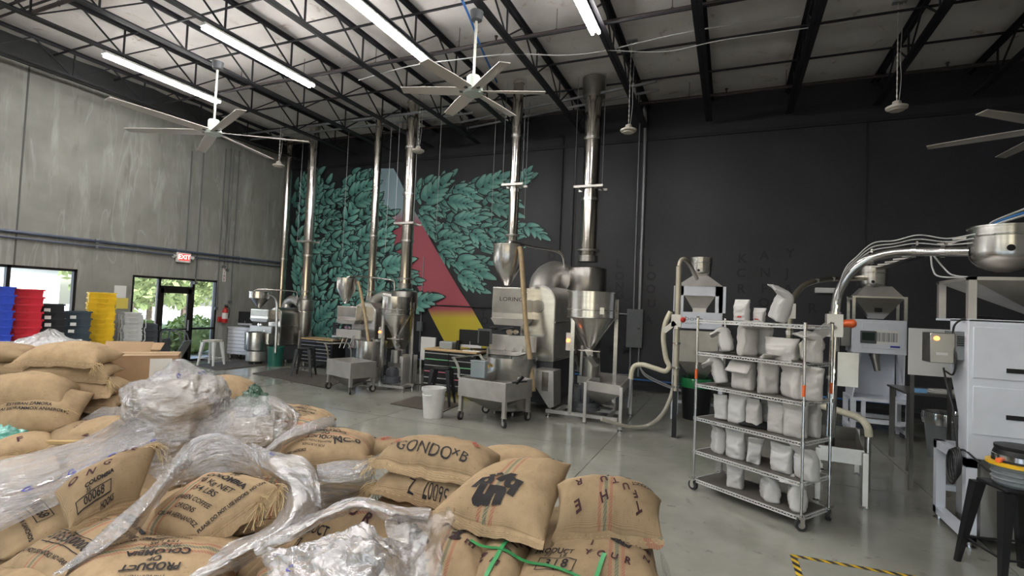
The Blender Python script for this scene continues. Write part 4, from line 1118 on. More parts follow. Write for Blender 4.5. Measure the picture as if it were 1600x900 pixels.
def roaster(name_label, base, k, P):
    """base: floor point under the cooling bin; k: size factor; P: measured heights."""
    t = thing('coffee_roaster', name_label, 'roaster', base, 0, 'stainless coffee roasters along the black wall')
    f = k
    # cooling bin
    MB().lathe([(.02, .60 * f), (.49 * f, .62 * f), (.50 * f, .66 * f), (.50 * f, P['bin'] - .03), (.515 * f, P['bin'] - .03), (.515 * f, P['bin']), (.48 * f, P['bin']), (.47 * f, .75 * f), (.02, .74 * f)], 40).build('cooling_bin', STEEL, t)
    MB().cyl((0, 0, .74 * f), (0, 0, P['bin'] + .02), .03 * f, n=10).bar((-.4 * f, 0, .8 * f), (.4 * f, 0, .8 * f), .03 * f, .06 * f).bar((0, -.4 * f, .8 * f), (0, .4 * f, .8 * f), .03 * f, .06 * f).build('stirring_arm', STEEL_D, t)
    b = MB().lathe([(.30 * f, .05), (.42 * f, .1), (.42 * f, .58 * f), (.3 * f, .6 * f)], 28)
    b.build('bin_base', STEEL_D if k > .9 else STEEL_F, t)
    for a in (.6, 2.5, 4.1, 5.4): MB().cyl((.3 * f * cos(a), .3 * f * sin(a), 0), (.3 * f * cos(a), .3 * f * sin(a), .08), .02, n=8).build('foot', STEEL_D, t)
    hx, hy = P['hop'][0] - base[0], P['hop'][1] - base[1]
    z0, z1, z2, hr = P['hop'][2:6]
    hopper_part('green_coffee_hopper', (hx, hy, 0), hr, z0, z1, z2, .05 * f + .01, t)
    # head box between hopper and drum
    x0, x1, a0, a1 = P['head']
    x0 -= base[0]; x1 -= base[0]
    MB().bx(x0, x1, hy - .22 * f, hy + .25 * f, a0, a1 - .02).build('head_box', STEEL, t, bevel=.008)
    MB().bx(x0 + .02, x1 - .02, hy - .235 * f, hy - .22 * f, a0 + .11 * f, a1 - .05).build('front_plate', STEEL_D, t)
    MB().frustum(((x0 + x1) / 2, hy - .08 * f, a0 - .13 * f), ((x1 - x0) * .8, .3 * f, 0), ((x0 + x1) / 2, hy - .05 * f, a0), ((x1 - x0) * 1.02, .4 * f, 0)).build('lower_shroud', STEEL_F, t)
    xm = (x0 + x1) / 2
    # door mechanism, levers and counterweights under the head
    MB().cyl((x0 + .02, hy - .3 * f, a0 - .2 * f), (x0 + .16 * f, hy - .26 * f, a0 - .19 * f), .035 * f, n=12).cyl((xm - .1 * f, hy - .3 * f, a0 - .22 * f), (xm + .12 * f, hy - .26 * f, a0 - .17 * f), .02 * f, n=8).build('trier_handle', BLACK, t)
    MB().cyl((xm + .05 * f, hy - .28 * f, a0 - .25 * f), (xm + .05 * f, hy - .22 * f, a0 - .25 * f), .06 * f, n=16).cyl((xm + .18 * f, hy - .28 * f, a0 - .25 * f), (xm + .18 * f, hy - .22 * f, a0 - .25 * f), .045 * f, n=16).build('sight_glass', CHROME, t)
    MB().bx(x0 - .02 * f, x1 + .2 * f, hy - .2 * f, hy - .12 * f, a0 - .62 * f, a0 - .32 * f).build('discharge_door', STEEL_F, t, bevel=.006)
    for i, dx in enumerate((-.12, .06, .26)):
        MB().bar((xm + dx * f - .04 * f, hy - .3 * f, a0 - .95 * f), (xm + dx * f + .08 * f, hy - .24 * f, a0 - .55 * f), .03 * f, .012).build('lever_arm', STEEL, t, smooth=None)
    MB().bx(xm + .33 * f, xm + .40 * f, hy - .24 * f, hy - .2 * f, a0 - .9 * f, a0 - .5 * f).build('counterweight', STEEL, t)
    MB().add([(x0 - .05 * f, hy - .2 * f, a0 - .62 * f), (x1 + .1 * f, hy - .2 * f, a0 - .62 * f), (xm + .3 * f, -.05 * f, P['bin'] + .02), (xm - .3 * f, -.05 * f, P['bin'] + .02),
              (x0 - .05 * f, hy - .17 * f, a0 - .62 * f), (x1 + .1 * f, hy - .17 * f, a0 - .62 * f), (xm + .3 * f, -.02 * f, P['bin']), (xm - .3 * f, -.02 * f, P['bin'])], [(0, 1, 2, 3), (4, 7, 6, 5), (0, 4, 5, 1), (1, 5, 6, 2), (2, 6, 7, 3), (3, 7, 4, 0)]).build('chute', STEEL_D, t, smooth=None)
    # drum housing with arched top
    bx0, bx1, bz0, bz1 = P['body']
    bx0 -= base[0]; bx1 -= base[0]; w = bx1 - bx0; R = w / 2
    pts = [(bx0, bz0), (bx1, bz0)] + [((bx0 + bx1) / 2 + R * cos(a), bz1 - R * .9 + R * .9 * sin(a)) for a in [pi * i / 18 for i in range(19)]]
    by0 = P['bodyY'][0] - base[1]; by1 = P['bodyY'][1] - base[1]
    MB().prism(pts, by1 - by0, 'Y', by0).build('drum_housing', STEEL_D if k < .75 else STEEL_F, t, smooth=25, bevel=.012)
    MB().prism([(bx0 + (x - bx0) * .96 + w * .02, z * .97 + .03) for x, z in pts], .02, 'Y', by0 - .022).build('burner_door', STEEL, t, smooth=25)
    MB().cyl(((bx0 + bx1) / 2, by0 - .06, bz1 - R * 1.2), ((bx0 + bx1) / 2, by0 - .02, bz1 - R * 1.2), R * .35, n=24).build('inspection_port', STEEL_D, t)
    MB().bx(bx0 + .02, bx1 - .02, by0 + .05, by1 - .05, .12, bz0).build('machine_base', CAST, t)
    for sx in (bx0 + .06, bx1 - .06):
        for sy in (by0 + .1, by1 - .1): MB().cyl((sx, sy, 0), (sx, sy, .14), .025, n=8).build('foot', STEEL_D, t)
    for zz in (bz0 + .02, (bz0 + bz1) * .5):
        MB().bx(bx1, bx1 + .012, by0, by1, zz, zz + .03).build('side_rib', STEEL, t, smooth=None)
    # return air duct up to the cyclone
    if 'duct' in P:
        MB().tube(smooth_path([(x - base[0], y - base[1], z) for x, y, z in P['duct']], 8), P['ductr'], 18).build('air_duct', STEEL_F, t, smooth=50)
    if 'pipe' in P:
        MB().tube(smooth_path([(x - base[0], y - base[1], z) for x, y, z in P['pipe']], 7), .022 * f + .006, 8).build('loader_pipe', STEEL, t, smooth=60)
    if 'hose' in P:
        MB().tube(smooth_path([(x - base[0], y - base[1], z) for x, y, z in P['hose']], 7), .04 * f + .008, 10).build('loader_hose', P.get('hosem', HOSEB), t, smooth=60)
    return t

def cyclone(label, c, r, zt, zm, zb, zc, r2, m=STEEL_D, stem=True):
    t = thing('cyclone_separator', label, 'cyclone', (c[0], c[1], 0), 0, 'grey cyclones under the thick flues')
    MB().lathe([(r * .4, zt + .05), (r * .98, zt), (r, zt - .02), (r, zm + .02), (r * .98, zm), (r2, zm - .01)][::-1], 36).build('upper_drum', m, t)
    MB().lathe([(r2 * .45, zc), (r2 * .98, zb), (r2, zm)], 32).build('cone', STEEL_D, t)
    MB().cyl((0, 0, zc - .12), (0, 0, zc), r2 * .45, n=18).build('outlet', STEEL_F, t)
    MB().cyl((0, 0, zm - .03), (0, 0, zm + .0), r2 * 1.06, n=32).build('flange', STEEL, t)
    for a in (.6, 2.7, 4.8):
        MB().bar((r2 * .9 * cos(a), r2 * .9 * sin(a), zb), (r2 * 1.15 * cos(a), r2 * 1.15 * sin(a), 0), .05).build('leg', STEEL_F, t, smooth=None)
    return t

def flue(label, c, r, z0, z1, kind, brk=None, cap=False, sections=3):
    t = thing('flue_stack', label, 'flue', (c[0], c[1], 0), 0, 'tall flues rising to the roof')
    zs = [z0 + (z1 - z0) * i / sections for i in range(sections + 1)]
    for i in range(sections):
        MB().cyl((0, 0, zs[i]), (0, 0, zs[i + 1]), r * (1 - .03 * (sections - i)), n=28).build('pipe_section', STACK, t)
        MB().cyl((0, 0, zs[i + 1] - .03), (0, 0, zs[i + 1] + .03), r * 1.05, n=28).build('clamp_band', STEEL, t)
    MB().cyl((0, 0, z0 - .02), (0, 0, z0 + .12), r * 1.12, n=28).cyl((0, 0, z0 + .22), (0, 0, z0 + .26), r * 1.25, n=28).build('damper_collar', STEEL_D, t)
    if cap: MB().lathe([(r * 1.0, z1 - .45), (r * 1.3, z1 - .42), (r * 1.38, z1), (r * 1.2, z1)], 28).build('roof_thimble', STEEL_D, t)
    if brk:
        MB().bar((-r - .14, -r - .02, brk), (r + .14, -r - .02, brk), .05, .05).bar((-r - .14, r + .02, brk), (r + .14, r + .02, brk), .05, .05).bar((-r - .04, -r, brk), (-r - .04, r, brk), .04).bar((r + .04, -r, brk), (r + .04, r, brk), .04).build('support_bracket', STEEL_F, t, smooth=None)
        for sx in (-1, 1):
            MB().cyl((sx * (r + .12), -r - .02, brk), (sx * (r + .12), -r - .02, 7.35), .006, n=5).build('hanger_rod', CONDUIT, t)
    return t

# ---- roaster at the right, closest to the viewer
r3 = roaster('largest coffee roaster with polished hopper and a letter plate, behind the front bean cart', (-3.80, 8.95, 0), 1.0, dict(
    bin=1.051, hop=(-4.112, 9.35, 2.409, 2.85, 3.203, .30),
    head=(-4.316,-3.587,1.757,2.388), body=(-3.866, -3.142, .95, 2.453), bodyY=(9.55, 11.2),
    duct=[(-3.818,10.6,2.147), (-3.883,10.9,2.587), (-3.75,11.3,2.793), (-3.418,11.45,2.63)], ductr=.30,
    pipe=[(-4.102,9.4,3.239), (-4.063,9.4,3.29), (-3.879,10,3.273), (-3.605,10.8,3.271), (-3.516,11.1,3.16), (-3.504,11.2,2.833)],
    hose=[(-3.809,9.2,3.16), (-3.734,9.15,2.855), (-3.546,9,1.752), (-3.386,8.9,1.051), (-3.259,8.8,0.465)]))
tx = text_tris('LORING', .11, 0.0, 0, sx=1.25)
_hb = (-4.316,-3.587,1.757,2.388)
MB().add([(x - 3.80 + 3.80 + (_hb[0] + _hb[1]) / 2 + .05 + 3.80, 9.35 - .237 - 8.95, (_hb[2] + _hb[3]) / 2 + .06 + y) for x, y in tx[0]], tx[1]).build('letter_plate', BLACK, r3, smooth=None)
MB().bx(-.42, -.20, -.52, -.51, .86, .92).build('warning_sticker', YELLOW, r3, smooth=None)
# slanted chaff chute by its right foot
MB().prism([(-3.385 + 3.80, 0.826), (-3.003 + 3.80, 0.819), (-2.973 + 3.80, .16), (-3.073 + 3.80, .14), (-3.375 + 3.80, 0.537)], .45, 'Y', .2).build('chaff_chute', STEEL_F, r3, smooth=None)
MB().bx(-3.22 + 3.80, -3.093 + 3.80, .19, .2, 0.438, 0.795).build('latch_plate', STEEL, r3, smooth=None)
# control screen on an arm
ar = MB().bx(-.14, .14, -.03, .03, -.12, .16); ar.build('control_screen', CAST, r3, loc=(-4.306 + 3.80, -.1, 1.384))
MB().bx(-4.41 + 3.80, -4.192 + 3.80, -.14, -.135, 1.216, 1.507).build('screen_glass', BLACK, r3, smooth=None)
MB().bar((-4.28 + 3.80, 0, .9), (-4.28 + 3.80, 0, 1.357), .04).build('screen_arm', STEEL_D, r3, smooth=None)

# ---- roaster in the middle
r2 = roaster('middle coffee roaster standing against the leaf mural, behind the second bean cart', (-7.95, 10.1, 0), .74, dict(
    bin=1.031, hop=(-9.067, 10.4, 1.885, 2.266, 2.521, .245),
    head=(-9.18,-8.572,1.479,1.848), body=(-8.995, -8.245, .75, 1.952), bodyY=(10.6, 11.9),
    duct=[(-8.919,11.2,1.727), (-8.866,11.3,1.99), (-8.559,11.3,2.138), (-8.223,11.3,2.08)], ductr=.12,
    pipe=[(-9.041,10.4,2.518), (-8.983,10.4,2.585), (-8.799,10.9,2.606), (-8.335,11.3,2.556), (-8.282,11.35,2.44), (-8.266,11.35,2.183)],
    hose=[(-8.625,10.3,2.455), (-8.463,10.25,2.135), (-8.162,10.1,1.515), (-7.884,9.95,0.844)]))
# ---- roaster at the left
r1 = roaster('smallest coffee roaster at the left, by the concrete wall and the green bin', (-12.75, 10.95, 0), .66, dict(
    bin=0.923, hop=(-12.931, 11.1, 1.619, 1.923, 2.095, .29),
    head=(-13.09,-12.365,1.319,1.62), body=(-12.595, -12.111, .55, 1.671), bodyY=(11.2, 11.95),
    duct=[(-12.728,11.9,1.473), (-12.777,12,1.771), (-12.549,12,1.92), (-12.25,12,1.811)], ductr=.13,
    pipe=[(-13.154,11.1,2.065), (-13.031,11.1,2.184), (-12.636,11.4,2.189), (-12.385,11.9,2.179), (-12.376,12,2.084), (-12.361,12,1.886)],
    hose=[(-12.549,11.1,2.045), (-12.145,11,1.905), (-11.963,10.9,1.32), (-11.773,10.75,0.392)], hosem=STEEL_D))

cyclone('large grey cyclone under the thickest flue, right of the largest roaster', (-3.03, 11.45), .44, 2.932, 2.373, 1.2, .7, .36)
cyclone('grey cyclone beside the middle roaster, under a thick flue', (-7.94, 11.35), .34, 2.261, 1.82, 1.1, 0.756, .22)
cyclone('grey cyclone beside the smallest roaster at the left', (-12.0, 12.0), .25, 1.919, 1.584, 1.0, 0.564, .20)
flue('thickest flue with bracket and open thimble, above the grey cyclone at the right', (-3.03, 11.45), .20, 3.109, 7.36, 0, 4.798, cap=True)
flue('slim flue rising behind the hopper of the largest roaster', (-4.79, 11.1), .13, 3.432, 7.36, 0, 4.87)
flue('thick flue above the middle roaster cyclone, by the pale top of the mural triangle', (-7.94, 11.35), .17, 2.363, 7.36, 0, 4.068, sections=4)
flue('slim flue in front of the leaf mural, left of the mural triangle', (-9.19, 11.53), .11, 2.0, 7.36, 0, None)
flue('thick flue at the left edge of the leaf mural, above the left cyclone', (-12.05, 12.02), .16, 1.937, 7.36, 0, 3.721, sections=4)
flue('slim flue in the corner between concrete wall and black wall', (-13.80, 12.7), .12, 1.2, 7.36, 0, None)
# long support rails hung from the joists near the flues
for k, (a, b) in enumerate((((-6.926,12.509,6.95), (-1.576,11.526,6.95)), ((-9.816,11.561,6.95), (-6.22,11.536,6.95)), ((-14.215,11.483,6.95), (-9.031,11.526,6.95)))):
    tag(MB().bar(a, b, .045).bar((a[0], a[1] - .45, a[2]), (b[0], b[1] - .45, b[2]), .045).build('flue_rail', CONDUIT), ['pair of steel support rails under the roof by the thickest flue', 'pair of steel support rails under the roof by the middle flues', 'pair of steel support rails under the roof by the corner flues'][k], 'rail', 'rails holding the flues')

# ---- destoners: a silo on a post frame with a blower
def destoner(label, c, r, z, k=1.0, light=True, fx=1.0):
    zt, zm, zb = z
    t = thing('destoner', label, 'destoner', (c[0], c[1], 0), 0, 'destoner silos on frames')
    hopper_part('silo', (0, 0, 0), r, zb, zm, zt, .07 * k, t)
    for z_ in (zt * .3 + zm * .7, zm): MB().lathe([(r * 1.002, z_), (r * 1.012, z_ + .008), (r * 1.002, z_ + .016)], 36).build('weld_seam', STEEL_D, t)
    MB().bx(r * .55, r * .75, -r * .82, -r * .80, zm + .08 * k, zm + .2 * k).build('sight_window', CHROME, t, smooth=None)
    MB().frustum((.03, 0, zb - .14 * k), (.1, .1, 0), (0, 0, zb), (.16 * k, .16 * k, 0)).bx(-.2 * k, .22 * k, -.1 * k, .1 * k, zb - .03, zb - .01).build('slide_gate', STEEL, t, smooth=None)
    MB().bar((.02, 0, zb - .12 * k), (.16 * k, -.05, zb - .28 * k), .12 * k, .1 * k).build('spout', STEEL_D, t, smooth=None)
    xp, yp = r * .42, r * .75
    posts = [(-r * .55, -yp * .9), (r * .95, yp)]
    for px, py in posts: MB().bx(px - .035 * k, px + .035 * k, py - .035 * k, py + .035 * k, .09, zt - .1 if px > 0 else zm + .05).build('post', STEEL, t, smooth=None)
    MB().bar((-r * 1.6, -yp * .9, .1), (r * 1.4, -yp * .9, .1), .06 * k).bar((-r * 1.2, yp, .1), (r * 1.2, yp, .1), .06 * k).bar((-r * 1.2, -yp * .9, .1), (-r * 1.2, yp, .1), .06 * k).bar((r, -yp * .9, .1), (r, yp, .1), .06 * k).build('base_frame', STEEL_F, t, smooth=None)
    for px, py in ((-r * 1.5, -yp * .9), (r * 1.3, -yp * .9), (-r * 1.1, yp), (r * 1.1, yp)): MB().cyl((px, py, 0), (px, py, .012), .055 * k, n=14).cyl((px, py, 0), (px, py, .09), .014, n=8).build('foot', CHROME, t)
    # column, drum and motor
    MB().cyl((0, yp * .4, .75 * k), (0, yp * .4, 1.1 * k), .16 * k, n=20).bx(-.22 * k, .2 * k, yp * .1, yp * .7, .62 * k, .75 * k).build('air_column', STEEL_D, t)
    MB().cyl((-.02, .0, .16), (-.02, .0, .22), .26 * k, n=26).cyl((-.02, 0, .22), (-.02, 0, .30), .24 * k, n=26).cyl((-.02, 0, .30), (-.02, 0, .58 * k), .16 * k, n=22).cyl((-.02, 0, .58 * k), (-.02, 0, .62 * k), .12 * k, n=18).build('blower_motor', CAST, t)
    fin = MB()
    for i in range(18):
        a = 2 * pi * i / 18; fin.box((-.02 + .165 * k * cos(a), .165 * k * sin(a), .43 * k), (.03, .008, .22 * k), a)
    fin.build('cooling_fins', CAST, t, smooth=None)
    if light:
        MB().bx(-r * .55 - .12 * k, -r * .55 - .03 * k, -yp, -yp * .85, zb - .02, zb + .30 * k).build('control_box', STEEL_F, t)
        MB().cyl((-r * .55 - .075 * k, -yp - .03, zb + .16 * k), (-r * .55 - .075 * k, -yp, zb + .16 * k), .03 * k, n=12).build('orange_lamp', mat('lit_orange_button', (1, .25, .05), .4, emit=(1, .18, .03), estr=5), t)
    return t
destoner('destoner silo on a steel frame right of the largest roaster, its orange lamp lit', (-2.38, 9.35, 0), .44, (2.308, 1.843, 1.261))
destoner('smaller destoner silo on a frame right of the middle roaster', (-7.02, 9.75, 0), .33, (2.086, 1.691, 1.165), .8)
tag(MB().bx(-.17, .17, -.3, .3, .1, .75).bx(-.14, .14, -.26, .26, 0, .1).build('metal_bin', STEEL_F, loc=(-6.985, 10.1, 0), bevel=.01), 'tall narrow steel bin under the middle cyclone', 'bin')

# ---- triangular feed hopper with cream suction hoses
def feed_hopper(label, pts, zt, zb, parent=None, flip=1):
    a, b, c, d = [Vector((p[0], p[1], 0)) for p in pts]          # front-left, front-right, back-right, back-left
    cen = (a + b + c + d) / 4
    t = thing('feed_hopper', label, 'hopper', (cen.x, cen.y, 0), 0, 'steel feed hoppers on legs')
    q = [p - cen for p in (a, b, c, d)]
    up = Vector((0, 0, 1)); rim = zt - .16
    lo = q[0].lerp(q[3], .5) if flip > 0 else q[1].lerp(q[2], .5)
    lo = lo * .75
    o = .05
    tip = [lo + Vector((-o, -o, zb)), lo + Vector((o, -o, zb)), lo + Vector((o, o, zb)), lo + Vector((-o, o, zb))]
    vs = [tuple(p + up * zt) for p in q] + [tuple(p + up * rim) for p in q] + [tuple(p) for p in tip] + [tuple(p * .94 + up * zt) for p in q] + [tuple(p * .94 + up * rim) for p in q]
    fs = []
    for i in range(4):
        j = (i + 1) % 4
        fs += [(i, j, 4 + j, 4 + i), (4 + i, 4 + j, 8 + j, 8 + i), (12 + i, 16 + i, 16 + j, 12 + j), (i, 12 + i, 12 + j, j), (16 + i, 8 + i, 8 + j, 16 + j)]
    MB().add(vs, fs).build('hopper_body', STEEL_F if flip > 0 else STEEL_D, t, smooth=None)
    for p in q:
        e = p * 1.03
        MB().bar((e.x, e.y, .03), (e.x, e.y, zt - .02), .05).build('leg', STEEL_F, t, smooth=None)
        MB().cyl((e.x, e.y, 0), (e.x, e.y, .012), .045, n=12).cyl((e.x, e.y, 0), (e.x, e.y, .05), .014, n=8).build('foot', CHROME, t)
    MB().cyl(tuple(lo + up * (zb + .03)), tuple(lo + up * (zb + .03) + Vector((.35 * flip, -.02, -.04))), .035, n=10).build('outlet_pipe', CHROME, t)
    return t
feed_hopper('triangular steel feed hopper on legs beside the destoner silo, hose running to the right', [(-2.291,8.862,0), (-1.642,8.637,0), (-1.717,10.002,0), (-2.386,10.257,0)], 0.748, .22, flip=1)
feed_hopper('steel feed hopper on bolted legs behind the wire rack', [(0.943,6.641,0), (1.37,6.635,0), (1.561,7.994,0), (1.161,7.967,0)], 0.606, .30, flip=-1)

def hose(label, pts, r, m, cat='hose', k=8, name='hose', group=None, n=10):
    return tag(MB().tube(smooth_path(pts, k), r, n).build(name, m, smooth=60), label, cat, group)
hose('cream suction hose curving down along the white filling machine post', [(-0.922,9,2.023), (-1,9,1.824), (-1.023,9,1.553), (-0.971,9,1.234), (-0.916,9,1.109), (-0.975,9,1.019), (-1.133,9,1.048), (-1.347,9,1.095), (-1.487,9,1.061), (-1.537,9,0.947), (-1.544,9,0.836)], .042, HOSE)
hose('steel lance hanging from the cream hose, behind the feed hopper', [(-1.545,9,0.858), (-1.549,9,0.638), (-1.571,9,0.339)], .024, CONDUIT, 'pipe', name='lance_pipe')
hose('pale hose sweeping from the triangular feed hopper up to the filling machine post', [(-1.888,8.365,0.22), (-1.632,8.569,0.12), (-1.438,8.787,0.06), (-1.202,8.956,0.1), (-0.982,8.8,0.326), (-0.854,8.75,0.619), (-0.812,8.75,0.851)], .034, mat('pale_hose', (.45, .42, .35), .35, .2))
hose('cream hose arching over the feed hopper behind the wire rack', [(0.98,7.9,0.893), (1.157,7.7,0.878), (1.333,7.5,0.86), (1.46,7.3,0.835), (1.511,7.2,0.763), (1.525,7.2,0.661)], .042, HOSE)
hose('steel lance pipe standing under the cream hose behind the wire rack', [(1.518,7.2,0.675), (1.516,7.2,0.379), (1.515,7.2,0.026)], .032, STEEL, 'pipe', name='lance_pipe')

# ---- bean carts
def bean_cart(label, a, b, d, z0, z1, m, r=.06):
    a, b, d = Vector((*a[:2], 0)), Vector((*b[:2], 0)), Vector((*d[:2], 0))     # front-left, front-right, back-left casters
    u = (b - a); L = u.length; rz = atan2(u.y, u.x); W = abs((d - a).dot(Vector((-sin(rz), cos(rz), 0))))
    cen = a + u / 2 + Vector((-sin(rz), cos(rz), 0)) * W / 2
    t = thing('bean_cart', label, 'cart', (cen.x, cen.y, 0), rz, 'wheeled steel bean carts')
    x, y = L / 2 + .03, W / 2 + .03
    b_ = MB()
    b_.bx(-x, x, -y, -y + .012, z0, z1).bx(-x, x, y - .012, y, z0, z1).bx(-x, -x + .012, -y, y, z0, z1).bx(x - .012, x, -y, y, z0, z1)
    b_.build('tub', m, t, bevel=.004)
    MB().frustum((0, 0, z0 - .22), (.2, .2, 0), (0, 0, z0 + .02), (2 * x - .06, 2 * y - .06, 0)).build('hopper_bottom', STEEL_D, t, smooth=None)
    MB().cyl((.1, 0, z0 - .2), (.45, 0, z0 - .12), .03, n=8).build('outlet_pipe', STEEL_D, t)
    for sx in (-1, 1):
        for sy in (-1, 1):
            MB().bx(sx * (x - .045) - .03, sx * (x - .045) + .03, sy * (y - .045) - .03, sy * (y - .045) + .03, .17, z0 + .05).build('leg', STEEL_F, t, smooth=None)
            caster(t, sx * (x - .045), sy * (y - .045), .17, .075, .5 * sx + sy)
    for sx in (-1, 1):
        pts = smooth_path([(-x - .02 + (.0 if sx < 0 else .0), sx * (y - .03), z1 - .02), (-x - .03, sx * (y - .03), z1 + .14), (-x - .10, sx * (y - .03), z1 + .26), (-x - .16, sx * (y - .03), z1 + .32)], 5)
        m_ = MB()
        for i in range(len(pts) - 1): m_.bar(pts[i], pts[i + 1], .012, .05)
        m_.build('handle_plate', STEEL, t, smooth=None)
    MB().cyl((-x - .16, -y, z1 + .32), (-x - .16, y, z1 + .32), .016, n=8).build('push_bar', STEEL, t)
    return t
bc = bean_cart('front bean cart on four casters, below the largest roaster cooling bin', (-4.267,7.889,0), (-3.347,7.729,0), (-4.315,8.691,0), .42, 0.735, STEEL_F)
bean_cart('second bean cart with pale steel tub, beside the black mat of the middle roaster', (-8.141,8.9,0), (-7.296,8.642,0), (-8.42,9.596,0), .33, 0.667, STEEL_F)
tag(MB().bx(-.14, .14, -.06, .06, 0, .28).bx(-.15, .15, -.07, .07, .28, .30).build('plastic_scoop_box', mat('clear_blue_plastic', (.5, .58, .62), .15, trans=.5), loc=(-4.026,8.1,0.726), bevel=.02), 'clear plastic scoop box sitting on the front bean cart', 'box')
tag(MB().bar((0, 0, 0), (.25, .05, .04), .05, .03).bar((.1, -.05, 0), (.16, .08, .1), .04).build('label_gun', BLACK, loc=(-3.306,7.9,0.731)), 'black scanner gun lying on the right end of the front bean cart', 'tool')

# ---- tool chests, screens, stools and mats
def tool_chest(label, c, rz, w, d, h, m, md, rows, top=None, trims=None):
    t = thing('tool_chest', label, 'cabinet', c, rz, 'rolling tool chests')
    z0 = .16
    MB().bx(-w / 2, w / 2, -d / 2, d / 2, z0, h - .04).build('cabinet_body', m, t, bevel=.008)
    MB().bx(-w / 2 - .015, w / 2 + .015, -d / 2 - .015, d / 2 + .015, h - .04, h).build('worktop', top or m, t, bevel=.006)
    ncol = 2 if w > 1 else 1
    hh = (h - .08 - z0) / rows
    for cc in range(ncol):
        x0 = -w / 2 + .03 + cc * (w - .06) / ncol; x1 = x0 + (w - .06) / ncol - .02
        for r in range(rows):
            zz = z0 + .02 + r * hh
            dr = MB().bx(x0, x1, -d / 2 - .012, -d / 2, zz, zz + hh - .015).build('drawer', m, t, smooth=None)
            MB().bx(x0, x1, -d / 2 - .028, -d / 2 - .012, zz + hh - .04, zz + hh - .022).build('handle', trims[(r + cc) % len(trims)] if trims else md, dr, smooth=None)
    for sx in (-1, 1):
        for sy in (-1, 1): caster(t, sx * (w / 2 - .08), sy * (d / 2 - .07), .16, .062)
    return t
PINK = mat('pink_drawer_tape', (.55, .16, .22), .5); LGREEN = mat('green_drawer_tape', (.16, .42, .2), .5)
SILV = mat('silver_trim', (.55, .55, .55), .3, .8)
tool_chest('black tool chest with wooden top and coloured drawer strips, left of the largest roaster', (-5.416, 9.75, 0), 0, 1.25, .55, 1.02, BLACKM, SILV, 6, WOODTOP, [SILV, SILV, PINK, SILV, LGREEN])
tool_chest('black tool chest with wooden top, left of the middle roaster by the black stool', (-10.747, 11.5, 0), 0, 1.15, .55, 0.846, BLACKM, SILV, 6, WOODTOP, [SILV, SILV, mat('navy_trim', (.2, .2, .3), .4)])
tool_chest('silver tool chest with many drawers by the concrete wall', (-13.944, 11.5, 0), .12, .8, .5, 1.002, mat('silver_paint', (.62, .62, .66), .3, .3), SILV, 7, None, [mat('dark_silver_trim', (.3, .3, .32), .4)])  # drawer handles in a darker silver colour
def screen(label, c, w, h, rz):
    t = thing('computer_screen', label, 'monitor', c, rz, 'flat computer screens on the tool chests')
    MB().bx(-w / 2, w / 2, -.015, .015, .12, .12 + h).build('display_panel', BLACK, t, bevel=.004)
    MB().bx(-w / 2, w / 2, -.017, .013, .06, .12).build('chin', mat('pale_aluminium', (.62, .62, .66), .3, .5), t)
    MB().bx(-.09, .09, -.09, .09, 0, .012).bar((0, .05, 0), (0, .03, .2), .12, .012).build('stand', SILV, t, smooth=None)
    return t
z3, z2_, z1_ = 1.02, 0.846, 1.002
screen('black computer screen in front of the yellow foot of the mural triangle', (-5.084, 9.75, z3), .52, .32, .1)
screen('small black computer screen standing left of the middle roaster', (-10.242, 11.4, z2_), .34, .36, -.35)
screen('black computer screen with a purple reflection by the concrete wall', (-13.824, 11.4, z1_), .46, .36, .3)
tag(MB().bx(-.16, .16, -.12, .12, 0, .16).build('wire_basket', mat('grey_wire', (.35, .37, .38), .4, .5), loc=(-5.592, 9.7, z3), bevel=.02), 'grey wire basket on the wooden top, left of the computer screen', 'basket')
tag(MB().bx(-.2, .2, -.07, .07, 0, .014).build('keyboard', WHITEP, loc=(-4.942, 9.58, z3)), 'white keyboard on the wooden top in front of the screen', 'keyboard')
tag(MB().cyl((0, 0, 0), (0, 0, .2), .045, n=14).build('dark_cup', BLACK, loc=(-5.325, 9.66, z3)), 'dark cup on the wooden top between basket and screen', 'cup')

def stool(label, c, m, h=.66, s=1.0, rz=0.0, seatm=None, w=.15, foot=.21, cushion=False):
    t = thing('metal_stool', label, 'stool', c, rz, 'tapered metal stools')
    MB().bx(-w, w, -w, w, h - .03, h).build('seat', seatm or m, t, bevel=.012)
    for sx in (-1, 1):
        for sy in (-1, 1):
            a, b = Vector((sx * (w - .01), sy * (w - .01), h - .03)), Vector((sx * foot, sy * foot, 0))
            n = 1
            x = MB()
            vs = []
            for p, q in ((a, .04), (b, .018)):
                for dx, dy in ((-1, -1), (1, -1), (1, 1), (-1, 1)): vs.append((p.x + dx * q, p.y + dy * q, p.z))
            x.add(vs, [(0, 1, 2, 3), (4, 7, 6, 5)] + [(i, 4 + i, 4 + (i + 1) % 4, (i + 1) % 4) for i in range(4)])
            x.build('leg', m, t, smooth=None)
    q = foot * .72 + w * .25
    MB().bar((-q, -q, h * .3), (q, -q, h * .3), .014).bar((-q, q, h * .3), (q, q, h * .3), .014).bar((-q, -q, h * .3), (-q, q, h * .3), .014).bar((q, -q, h * .3), (q, q, h * .3), .014).build('foot_rail', m, t, smooth=None)
    if cushion: MB().bx(-w - .01, w + .01, -w - .01, w + .01, h, h + .03).build('cushion', mat('cream_cushion', (.62, .56, .46), .8), t, bevel=.012)
    return t
stool('white metal stool with a cream cushion in front of the glass door', (-13.254, 9.914, 0), WHITEP, .68, w=.17, foot=.23, rz=.3, cushion=True)
stool('black metal stool between the smallest and the middle roaster', (-9.918, 9.978, 0), BLACKM, .72, w=.16, foot=.24, rz=.5)
